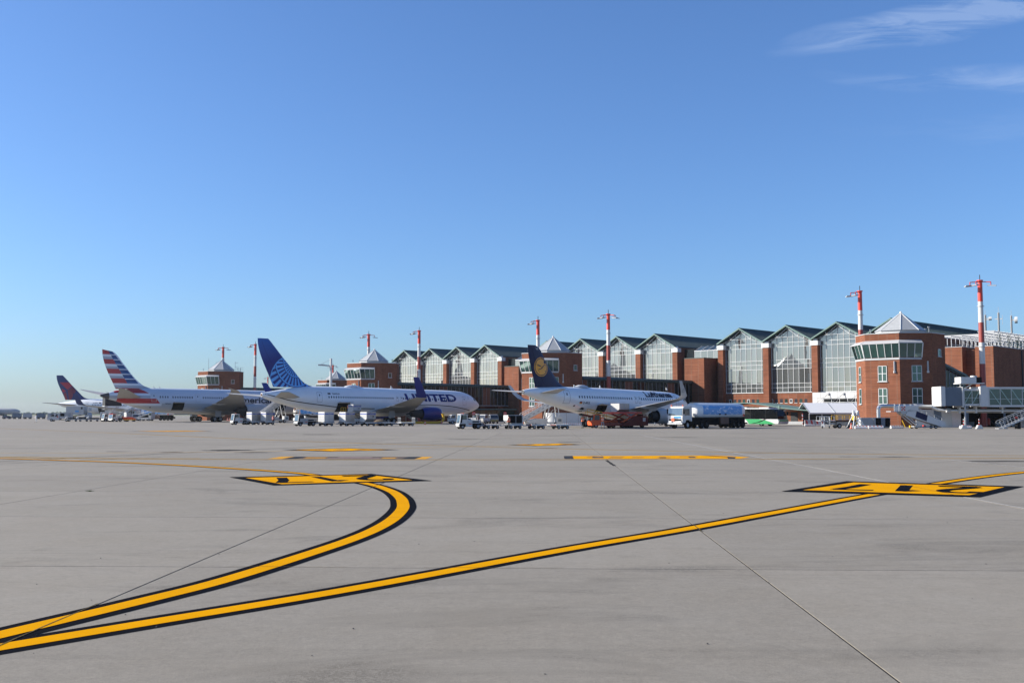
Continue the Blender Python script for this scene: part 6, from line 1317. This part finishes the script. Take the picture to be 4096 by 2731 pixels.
for s in (-.75, .75):
    for q in (-1.5, -.5, .5, 1.4): MB().tube((s, q, 1.1), (s, q, 1.75), .03).build('rail_post', 'yellow', lf)
    for z_ in (1.42, 1.75): MB().tube((s, -1.5, z_), (s, 1.4, z_), .03).build('rail', 'yellow', lf)
    for q in (1.7, 2.4, 3.1, 3.55): MB().tube((s, q, 1.05), (s, q, 1.6), .025).build('rail_post', 'mullion', lf)
    MB().tube((s, 1.7, 1.6), (s, 3.55, 1.6), .025).build('rail', 'mullion', lf)
MB().box(-.3, .5, -1.9, -1.4, .5, 1.9).build('control_box', 'yellow', lf, bevel=.04)
for sx in (-.68, .68): wheel(lf, sx, -.9, .34, .24); wheel(lf, sx, .95, .32, .24)
MB().prism([(1.3, .45), (2.2, .6), (2.1, .75), (1.3, .75)], -.3, .3, 'x').build('tow_head', 'white', lf)
ts = thing('trestle', 'white tubular trestle stand left of the grey cabinet', 'trestle', (46.25, 141, 0), R(10))
for x_ in (-.35, .35):
    for s in (-1, 1): MB().tube((x_ * 2.6, s * .9, 0), (x_ * .8, s * .25, 1.75), .06).build('leg', 'mullion', ts)
    bx('top_post', 'mullion', ts, x_ * .9 - .1, x_ * .9 + .1, -.15, .15, 1.75, 2.4); bar('brace', 'mullion', ts, (x_ * 2.2, -.75, .4), (-x_ * 1.2, -.4, 1.4), .08)
bx('top_beam', 'mullion', ts, -.45, .45, -.3, .3, 1.70, 1.85); MB().tube((-.8, -.8, .25), (.8, -.8, .25), .05).build('cross_bar', 'mullion', ts)
gn = thing('grey_cabinet', 'grey metal cabinet with dark grille doors in front of the nearest tower', 'cabinet', (50.2, 145.5, 0), R(2))
MB().box(-2.1, 2.05, -.8, .8, .1, 1.42).build('body', 'lightgrey', gn, bevel=.02); MB().box(-2.0, 1.95, -.75, .75, 0, .1).build('base', 'dark_metal', gn)
for i, (a, b, m) in enumerate(((-2.05, -1.15, 'lightgrey'), (-1.12, -.05, 'lightgrey'), (0.0, .72, 'black'), (.75, 1.28, 'bluegrey'), (1.31, 2.0, 'black'))): bx('door_panel', m, gn, a, b, -.83, -.80, .18, 1.38)
MB().path([(-.5, -.86, 1.42), (-.35, -.9, 1.2), (-.3, -.88, .7), (-.25, -.88, .15)], .03).build('hose', 'beige', gn)
# duct along the tower and under the bridge
dc = thing('air_duct', 'shiny silver duct bending along the foot of the nearest tower under the bridge', 'duct', (0, 0, 0))
pts = [(51.6, 147.5, 0.1), (51.6, 147.5, 2.6), (51.8, 147.6, 2.95), (52.2, 147.8, 3.05), (54.5, 148.2, 3.05), (57.5, 148.6, 3.05), (59.6, 148.8, 2.95), (60.4, 148.4, 2.55), (61.6, 147.6, 2.4)]
MB().path(pts, .27, 14).build('bent_duct', 'steel', dc, smooth=True); MB().tube((61.4, 147.6, 2.4), (80, 147.6, 2.35), .30, 16).build('long_duct', 'steel', dc, smooth=True); MB().lathe([(0, -.4), (.3, -.3), (.38, 0), (.3, .3), (0, .4)], (61.5, 147.6, 2.4), 'x', 14).build('joint', 'lightgrey', dc, smooth=True)
for x_, y_, z_ in ((54, 148.1, 3.05), (57, 148.5, 3.05)): MB().tube((x_, y_, z_), (x_ + .15, y_, z_), .30, 14).build('collar', 'galv', dc)
for x_ in (63.0, 65.3, 69.0, 73): bx('hanger', 'mullion', dc, x_ - .12, x_ + .12, 147.25, 147.95, 2.05, 3.0)
# boarding bridge
jb = thing('boarding_bridge', 'white glazed boarding bridge running right from the nearest brick tower', 'boarding bridge', (0, 147.6, 0))
MB().box(59.85, 60.5, -1.6, 1.6, 3.0, 5.75).build('end_frame', 'white', jb, bevel=.05); bl = MB()
for i in range(14):
    x0 = 60.5 + i * .17; bl.box(x0, x0 + .13, -1.5, 1.5, 3.05, 5.65)
bl.build('bellows', 'bluegrey', jb); MB().box(60.4, 62.7, -1.35, 1.35, 3.12, 5.58).build('bellows_core', 'bluegrey', jb); MB().box(62.85, 62.98, -1.65, 1.65, 2.85, 5.7).build('end_frame', 'white', jb)
def tunnel(x0, x1, zb, zt, hw_, n, flip=False):
    P_ = MB().box(x0, x1, -hw_, hw_, zb, zb + .28).build('tunnel_floor', 'white', jb); MB().box(x0, x1, -hw_ - .04, hw_ + .04, zt - .3, zt).build('tunnel_roof', 'white', jb, bevel=.04)
    MB().box(x0, x0 + .25, -hw_ - .02, -hw_ + .1, zb + .28, zt - .3).build('corner_post', 'white', jb); L = (x1 - x0 - .25) / n
    for i in range(n):
        a = x0 + .25 + i * L
        for y_ in (-hw_ + .04, hw_ - .06):
            bx('tunnel_pane', 'tunnel_glass', jb, a + .03, a + L - .03, y_, y_ + .02, zb + .3, zt - .32); bx('tunnel_post', 'mullion', jb, a - .03, a + .03, y_ - .04, y_ + .06, zb + .28, zt - .3)
            p, q = (a + .05, zt - .35), (a + L - .05, zb + .35)
            if flip: p, q = (a + .05, zb + .35), (a + L - .05, zt - .35)
            bar('diagonal', 'patina_pale', jb, (p[0], y_ - .03, p[1]), (q[0], y_ - .03, q[1]), .09)
        bx('mid_rail', 'mullion', jb, a, a + L, -hw_ + .02, -hw_ + .05, zb + 1.1, zb + 1.14)
glass_mat('tunnel_glass', (.04, .065, .06), (.5, .6, .6), .12, wav=.04); mat('patina_pale', (.30, .42, .38), rough=.5)
tunnel(62.98, 65.4, 3.05, 5.45, 1.35, 2, True); MB().box(65.3, 66.4, -1.75, 1.75, 2.95, 5.72).build('portal', 'white', jb, bevel=.04); tunnel(66.35, 82, 2.9, 5.68, 1.6, 10)
for x_ in (63.2,): MB().box(x_, x_ + .2, -1.4, -1.2, 0, 3.05).build('leg', 'lightgrey', jb)
MB().box(72, 73.2, -.8, .8, 0, 2.9).build('leg', 'galv', jb)
MB().box(62.9, 66.3, -1.0, 1.4, 6.15, 6.28).build('unit_shelf', 'white', jb); MB().box(63.0, 65.2, -.9, 1.2, 6.28, 7.1).build('cooling_unit', 'white', jb, bevel=.04); MB().box(65.25, 65.95, -.85, 1.1, 6.28, 7.08).build('fan_box', 'black', jb); MB().lathe([(.45, 0), (.45, .2), (0, .2)], (65.2, 0, 7.1), 'z', 14).build('fan_cowl', 'white', jb)
bar('unit_strut', 'white', jb, (63.8, 0, 5.45), (65.0, 0, 6.2), .14); bar('unit_strut', 'white', jb, (63.3, 0, 5.45), (63.3, 0, 6.2), .12)
# hoardings and dark ground-floor bay under the bridge
hw2 = thing('peeling_hoarding', 'peeling white hoarding wall under the boarding bridge', 'hoarding', (62.0, 151.5, 0))
for i, (a, b, m) in enumerate(((-3.6, -1.0, 'white'), (-1.0, .1, 'bluegrey'), (.1, 1.6, 'white'), (1.6, 2.9, 'hoarding_peel'))):
    if m == 'hoarding_peel' and m not in MT: mat(m, (.62, .56, .56), rough=.7, dirt=.6, scale=3)
    bx('board', m, hw2, a, b - .02, -.05, .05, 0, 2.55)
bx('yellow_plate', 'yellow', hw2, -.2, 1.3, -.08, -.05, 2.42, 2.6)
gb = thing('ground_bay', 'dark open ground-floor bay under the boarding bridge', 'building', (72.8, 163, 0))
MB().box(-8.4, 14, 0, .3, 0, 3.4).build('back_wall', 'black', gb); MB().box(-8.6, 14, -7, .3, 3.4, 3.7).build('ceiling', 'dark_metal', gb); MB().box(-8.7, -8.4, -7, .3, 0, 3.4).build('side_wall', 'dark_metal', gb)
for x_ in (-5, .5, 5.5): MB().box(x_, x_ + .25, -6.9, -6.6, 0, 3.4).build('column', 'bluegrey', gb)
for x_, w_ in ((-7.6, 1.2), (-2.6, .8), (1.5, 1.6), (4, 1.2)): bx('crate', 'lightgrey', gb, x_, x_ + w_, -2, -1.2, 0, .7)
for i in range(3):
    for j in range(3):
        if (i + j) % 2 == 0: bx('check_emblem', 'red_paint', gb, -4.2 + i * .22, -3.98 + i * .22, -.06, -.02, 1.2 + j * .22, 1.42 + j * .22)
for x_, l in ((70.9, 'left of two red extinguisher trolleys in the dark bay'), (72.3, 'right of two red extinguisher trolleys in the dark bay')):
    T = thing('extinguisher_trolley', l, 'extinguisher', (x_, 159, 0)); MB().lathe([(0, .2), (.25, .25), (.25, 1.15), (.12, 1.3), (0, 1.3)], (0, 0, 0), 'z', 12).build('cylinder', 'red', T, smooth=True); MB().tube((-.2, .2, .2), (-.2, .25, 1.45), .03).tube((.2, .2, .2), (.2, .25, 1.45), .03).build('handle', 'dark_metal', T); wheel(T, -.28, 0, .2, .08); wheel(T, .28, 0, .2, .08)
def bollard(label, x, y):
    T = thing('bollard_base', label, 'bollard', (x, y, 0), 0, 'white bollard bases'); MB().prism([(-.48, 0), (.48, 0), (.36, .18), (.24, .5), (-.24, .5), (-.36, .18)], -.25, .25, 'y').build('base', 'white', T, bevel=.05)
    for i in range(4): bx('post_band', 'mullion' if i % 2 else 'red_paint', T, -.04, .04, -.04, .04, .5 + i * .2, .7 + i * .2)
bollard('left white bollard base with striped post under the bridge', 58.6, 136); bollard('right white bollard base with striped post under the bridge', 60.7, 136.2)
jersey('low shaded striped barrier between the two bollard bases', 59.9, 138.5, 0, 1.5, 6, .42)
# towable belt stairs by the tower
cv_ = thing('conveyor_stairs', 'white towable conveyor stairs with a checked emblem at the foot of the nearest tower', 'conveyor', (53.9, 139, 0), R(-90) + R(2))
MB().prism([(-2.6, 2.05), (-2.6, 2.25), (-1.6, 2.25), (3.2, .55), (3.2, .25)], -.75, .75, 'x').build('belt_frame', 'galv', cv_)
for s in (-.8, .8):
    MB().prism([(-2.0, 1.75), (-1.7, 2.45), (-.7, 2.4), (3.3, .85), (3.3, .3), (2.7, .25)], s - .03, s + .03, 'x').build('side_panel', 'white', cv_); MB().prism([(-.75, 1.55), (-.55, 2.3), (.9, 1.78), (.75, .98)], s - .05, s + .05, 'x').build('dark_panel', 'navy', cv_)
    MB().box(s - .03, s + .03, -2.9, -.3, 2.3, 3.0).build('head_panel', 'white', cv_); MB().tube((s, -.5, 2.75), (s, 3.2, 1.3), .03).build('handrail', 'galv', cv_)
    for q in (0, 1, 2, 3): yy = -.2 + q * 1.0; MB().tube((s, yy, 2.1 - q * .38), (s, yy, 2.65 - q * .39), .025).build('rail_post', 'galv', cv_)
    for q in (-2.8, -2.2, -1.4, -.6): MB().tube((s, q, 2.95), (s, q, 3.25), .025).build('rail_post', 'mullion', cv_)
    bar('lift_arm', 'galv', cv_, (s * .7, -2.5, 2.05), (s * .7, -.6, .5), .12); bar('lift_arm', 'galv', cv_, (s * .5, -2.0, 2.0), (s * .5, -.2, .5), .10)
    wheel(cv_, s * .9, -.6, .22, .14); wheel(cv_, s * .9, 2.0, .22, .14)
bx('head_deck', 'lightgrey', cv_, -.8, .8, -4.0, -1.5, 2.2, 2.3); bx('axle_frame', 'galv', cv_, -.85, .85, -.75, -.45, .2, .36); bx('jack_pad', 'yellow', cv_, -.9, -.6, -.9, -.6, .1, .4); MB().tube((.3, -1.9, .2), (.3, -2.3, 1.1), .06).build('jack', 'yellow', cv_); bx('reflector', 'red', cv_, -.9, -.5, .9, 1.2, .1, .45); bx('tow_bed', 'bluegrey', cv_, -.7, .7, -.3, 2.6, .15, .3)
for i in range(3):
    for j in range(3):
        if (i + j) % 2 == 0:
            for s in (-.84, .84): bx('check_emblem', 'red_paint', cv_, s - .004, s + .004, -2.6 + i * .18, -2.42 + i * .18, 2.38 + j * .18, 2.56 + j * .18)
# gangway at the right edge
gg = thing('rail_gangway', 'grey handrailed gangway ramp at the right edge under the bridge', 'gangway', (63.0, 136, 0))
for y_ in (-.5, .5):
    bar('rail', 'lightgrey', gg, (.2, y_, 1.05), (5, y_, 3.1), .06); bar('rail', 'lightgrey', gg, (.3, y_, .65), (5, y_, 2.6), .04); bar('stringer', 'galv', gg, (.5, y_, .12), (5, y_, 2.05), .16)
    for i in range(5): x_ = .8 + i * .9; bar('rail_post', 'lightgrey', gg, (x_, y_, .25 + i * .386), (x_ - .3, y_, 1.15 + i * .386), .05)
    MB().path([(.2, y_, 1.05), (0, y_, .9), (.05, y_, .75), (.3, y_, .65)], .03).build('rail_end', 'lightgrey', gg)
for i in range(10): bx('tread', 'galv', gg, .6 + i * .44, .95 + i * .44, -.47, .47, .17 + i * .19, .21 + i * .19)
bx('foot_plate', 'galv', gg, -.1, 1.1, -.5, .5, .0, .12); bx('sign_plate', 'red_paint', gg, 2.0, 2.4, -.55, -.53, 1.35, 1.6); bx('wheel_block', 'rubber', gg, 2.4, 2.8, -.4, .4, 0, .9)
# curved white hoarding and striped barrier behind the stairs
ch = thing('curved_hoarding', 'curved white hoarding wall under the tail of the yellow-disc plane', 'hoarding', (6.0, 186, 0))
prev = None
for i in range(10):
    a = R(180 - i * 10); p = (1.5 + 1.5 * math.cos(a), -1.5 * math.sin(a)) if i else (0, 0)
    q = (1.5 + 1.5 * math.cos(R(180 - (i + 1) * 10)), -1.5 * math.sin(R(180 - (i + 1) * 10)))
    bar('curved_sheet', 'white', ch, (p[0], p[1], 1.05), (q[0], q[1], 1.05), .06, 2.1)
for i in range(4): bar('flat_sheet', 'white', ch, (1.55 + i * 2.1, -1.5 + i * .35, 1.05), (3.6 + i * 2.1, -1.5 + (i + 1) * .35, 1.05), .06, 2.1)
for x, y, l in ((8.6, 171.5, 'striped concrete barrier behind the boarding stairs'), (10.9, 172, 'striped concrete barrier behind the red belt loader')): jersey(l, x, y, R(8), 2.4, 7, .42)
# yellow hose under the nose of the globe-tail plane
yh = thing('air_hose', 'fat yellow air-conditioning hose looping under the nose of the globe-tail plane', 'hose', (0, 0, 0))
MB().path([(-21.5, 203, .22), (-17, 203.5, .22), (-14.5, 204.2, .22), (-13.7, 204.5, .35), (-13.3, 204.6, .9), (-13.4, 204.6, 1.5), (-13.6, 204.6, 2.0)], .24, 12).build('hose_tube', 'yellow', yh, smooth=True)
ss = thing('boarding_steps', 'small white steps under the engine of the globe-tail plane', 'steps', (-20.3, 212, 0), hz(1, .1)); stair_flight(ss, 1.2, .3, -1.2, 1.7, .9, n=8)
for s in (-.4, .4): bx('leg', 'mullion', ss, s - .04, s + .04, -1.2, -1.1, 0, 1.5); bx('leg', 'mullion', ss, s - .04, s + .04, 1.0, 1.1, 0, .25)

# ---- far left group
vn_ = thing('crew_van', 'white crew-cab van with open cargo box at far left', 'van', (-113.2, 262, 0), hz(-1, -.12))
MB().prism([(2.6, .35), (2.65, .9), (1.9, 1.15), (1.3, 2.0), (-.3, 2.05), (-.3, .35)], -.95, .95, 'x').build('cab', 'white', vn_, bevel=.07)
for s in (-1, 1):
    for a, b in ((1.75, .95), (.85, .1)): MB().prism([(a, 1.2), (a - .35, 1.85), (b, 1.85), (b, 1.2)], s * .96 - .01, s * .96 + .01, 'x').build('side_window', 'window_dark', vn_)
MB().prism([(1.95, 1.2), (1.4, 1.95), (1.37, 1.95), (1.92, 1.2)], -.8, .8, 'x').build('windscreen', 'window_dark', vn_, loc=(0, .03, 0)); MB().box(-.98, .98, -3.0, -.35, .75, 2.2).build('cargo_box', 'lightgrey', vn_, bevel=.03)
for s in (-1, 1): bx('open_side', 'black', vn_, s * .985 - .01, s * .985 + .01, -1.5, -.5, 1.3, 2.0); bx('side_board', 'grey', vn_, s * .99 - .01, s * .99 + .01, -2.9, -1.6, 1.4, 2.1); bx('red_mark', 'red_paint', vn_, s * .97 - .01, s * .97 + .01, .0, .3, 1.0, 1.3)
bx('frame', 'black', vn_, -.8, .8, -3.0, 2.2, .35, .5)
for sx in (-.85, .85): wheel(vn_, sx, 1.6, .36, .24); wheel(vn_, sx, -2.0, .36, .24)
ct = thing('catering_truck', 'white high-lift catering truck beside the navy and red tail', 'truck', (-137.2, 331, 0), hz(1, -.1))
MB().box(-1.2, 1.2, -3.3, 2.6, 1.55, 4.2).build('lift_box', 'lightgrey', ct, bevel=.04); MB().box(-1.1, 1.1, -3.6, 3.4, .5, .9).build('chassis', 'dark_metal', ct); MB().prism([(4.2, .6), (4.25, 1.4), (3.9, 2.3), (2.8, 2.4), (2.8, .6)], -1.1, 1.1, 'x').build('cab', 'lightgrey', ct, bevel=.06)
bx('front_platform', 'galv', ct, -1.0, 1.0, 2.6, 4.0, 2.7, 2.8); bx('side_window', 'window_dark', ct, 1.09, 1.12, 3.0, 3.7, 1.5, 2.2); bx('blue_print', 'sky_blue', ct, 1.2, 1.21, -.3, 1.0, 2.4, 3.0); bx('emblem_plate', 'text_grey', ct, 1.2, 1.21, 1.6, 2.2, 3.3, 4.0); bx('rail', 'galv', ct, -1.0, 1.0, 3.95, 4.0, 2.8, 3.8)
for s in (-1, 1): bar('scissor_arm', 'dark_metal', ct, (s * .8, -2.6, .9), (s * .8, 1.5, 1.55), .14)
for sx in (-1, 1): wheel(ct, sx, 3.2, .45, .3); wheel(ct, sx, -2.2, .45, .3)
hl = thing('high_lift_truck', 'dark raised service box behind the tail cone of the striped-tail plane', 'truck', (-99.6, 262, 0), hz(.8, .6))
MB().box(-1.2, 1.2, -2.5, 1.5, 3.9, 6.2).build('lift_box', 'dark_metal', hl, bevel=.04); MB().box(-1.1, 1.1, -3, 3.4, .5, 1.0).build('chassis', 'dark_metal', hl)
for s in (-1, 1): bar('scissor_arm', 'galv', hl, (s * .8, -2.4, 1.0), (s * .8, 1.2, 3.9), .16); bar('scissor_arm', 'galv', hl, (s * .7, 1.4, 1.0), (s * .7, -2.2, 3.9), .16); bx('rail', 'galv', hl, s * 1.0 - .03, s * 1.0 + .03, -2.6, 2.6, 3.4, 3.5)
bx('platform', 'galv', hl, -1.1, 1.1, -2.6, 2.8, 3.72, 3.9); MB().prism([(4.2, .6), (4.25, 1.4), (3.9, 2.2), (2.8, 2.3), (2.8, .6)], -1.1, 1.1, 'x').build('cab', 'lightgrey', hl, bevel=.06)
for sx in (-1, 1): wheel(hl, sx, 3.1, .42, .3); wheel(hl, sx, -2.0, .42, .3)
for i, (x, l) in enumerate(((-109.0, 'leftmost empty dolly in the far-left row, nearest the white van'), (-106.3, 'second empty dolly in the far-left row'), (-103.7, 'third empty dolly in the far-left row, next to the white box tractor'))):
    d = dolly(l, x, 260, hz(-.9, -.43), deck='dark_metal', L=2.4, grp='empty dollies at far left'); MB().prism([(1.2, .6), (1.7, .75), (1.7, 1.0), (1.2, 1.3)], -.8, .8, 'x').build('tilted_board', 'white', d); MB().box(-.85, .85, -1.2, 1.1, .6, .95).build('side_boards', 'dark_metal', d)
bt = thing('box_tractor', 'white boxy tractor with windows at the end of the far-left dolly row', 'tractor', (-101.4, 262, 0), hz(1, -.1))
MB().box(-.8, .8, -1.3, 1.3, .45, 2.35).build('body', 'white', bt, bevel=.06); bx('side_window', 'window_dark', bt, .8, .82, -.9, -.1, 1.35, 2.0); bx('open_door', 'black', bt, .8, .82, .2, .8, .6, 2.0); bx('windscreen', 'window_dark', bt, -.65, .65, 1.3, 1.32, 1.3, 2.1)
for sx in (-.7, .7): wheel(bt, sx, .8, .34, .24); wheel(bt, sx, -.8, .34, .24)
tug('white tractor between the box tractor and the red tractor at far left', -98.7, 256, hz(-.7, -.7)); tug('red and white tractor at far left, next to the orange conveyor', -95.7, 252.5, hz(-.5, -.86), 'white', 'red', long=.2)
oc = thing('orange_conveyor', 'low orange conveyor cart right of the red tractor at far left', 'conveyor', (-93.8, 257, 0), hz(-1, -.1))
MB().prism([(1.4, .55), (1.35, .95), (-1.0, 1.0), (-1.5, .7), (-1.5, .5)], -.7, .7, 'x').build('body', 'orange', oc, bevel=.05); MB().prism([(1.7, .95), (1.7, 1.15), (-.8, 1.1), (-.8, .98)], -.5, .5, 'x').build('belt', 'red_paint', oc); bx('yellow_skirt', 'yellow', oc, -.72, .72, -1.3, 1.2, .35, .5)
for sx in (-.6, .6): wheel(oc, sx, .9, .25, .2); wheel(oc, sx, -1.0, .25, .2)
small_truck('small white cab truck beneath the striped-tail plane', -103.4, 288, hz(.3, -.95)); 
sb = thing('belt_loader', 'white belt loader with side rails beneath the striped-tail plane', 'belt loader', (-98.8, 283, 0), hz(.97, -.2))
MB().box(-.9, .9, -2.0, 2.0, .4, .9).build('chassis', 'lightgrey', sb, bevel=.04); MB().prism([(2.2, 2.2), (2.2, 2.45), (-2.6, 1.0), (-2.6, .75)], -.45, .45, 'x').build('belt', 'grey', sb); MB().box(-.9, .9, 1.2, 2.1, .9, 2.3).build('cab', 'lightgrey', sb, bevel=.05); bx('side_window', 'green_glass', sb, .9, .92, 1.35, 1.95, 1.5, 2.1)
for s in (-.5, .5): MB().tube((s, 2.0, 3.0), (s, -2.4, 1.75), .03).build('handrail', 'galv', sb)
for sx in (-.8, .8): wheel(sb, sx, 1.3, .34, .24); wheel(sb, sx, -1.3, .34, .24)
tug('far blue-grey tractor with beacon at the left edge', -183.2, 380, hz(-1, -.1), 'bluegrey', 'grey')
for i, (x, l) in enumerate(((-179.5, 'first dark-blue box cart behind the far tractor'), (-175.7, 'second box cart behind the far tractor'), (-170.8, 'third box cart behind the far tractor'), (-166.8, 'last dark-blue box cart at far left'))):
    T = thing('covered_cart', l, 'cart', (x, 380, 0), hz(-1, -.05), 'covered baggage carts at far left'); MB().box(-.8, .8, -1.4, 1.4, .5, .62).build('deck', 'dark_metal', T); MB().box(-.78, .78, -1.35, .3, .62, 2.15).build('cover', 'bluegrey' if i != 1 else 'lightgrey', T, bevel=.03); MB().box(-.78, .78, .3, 1.35, .62, 2.15).build('cover_end', 'lightgrey' if i % 2 else 'bluegrey', T, bevel=.03)
    for sx in (-.7, .7): wheel(T, sx, .9, .28, .2); wheel(T, sx, -.9, .28, .2)
    MB().tube((0, 1.4, .5), (0, 2.0, .45), .05).build('drawbar', 'galv', T)

# ------------------------------------------------------------------ thin summer haze
hm = bpy.data.materials.new('haze'); hm.use_nodes = True; ht = hm.node_tree; ht.nodes.clear()
ho = N(ht, 'ShaderNodeOutputMaterial'); hv = N(ht, 'ShaderNodeVolumePrincipled'); hv.inputs['Density'].default_value = 0.00006; hv.inputs['Color'].default_value = (.80, .87, .95, 1); hv.inputs['Anisotropy'].default_value = .3
ht.links.new(hv.outputs[0], ho.inputs['Volume']); MT['haze'] = hm
stuff(tag(MB().box(-2600, 2600, -700, 3100, -1.1, 30).build('haze', 'haze'), 'thin pale haze over the whole apron', 'haze'))
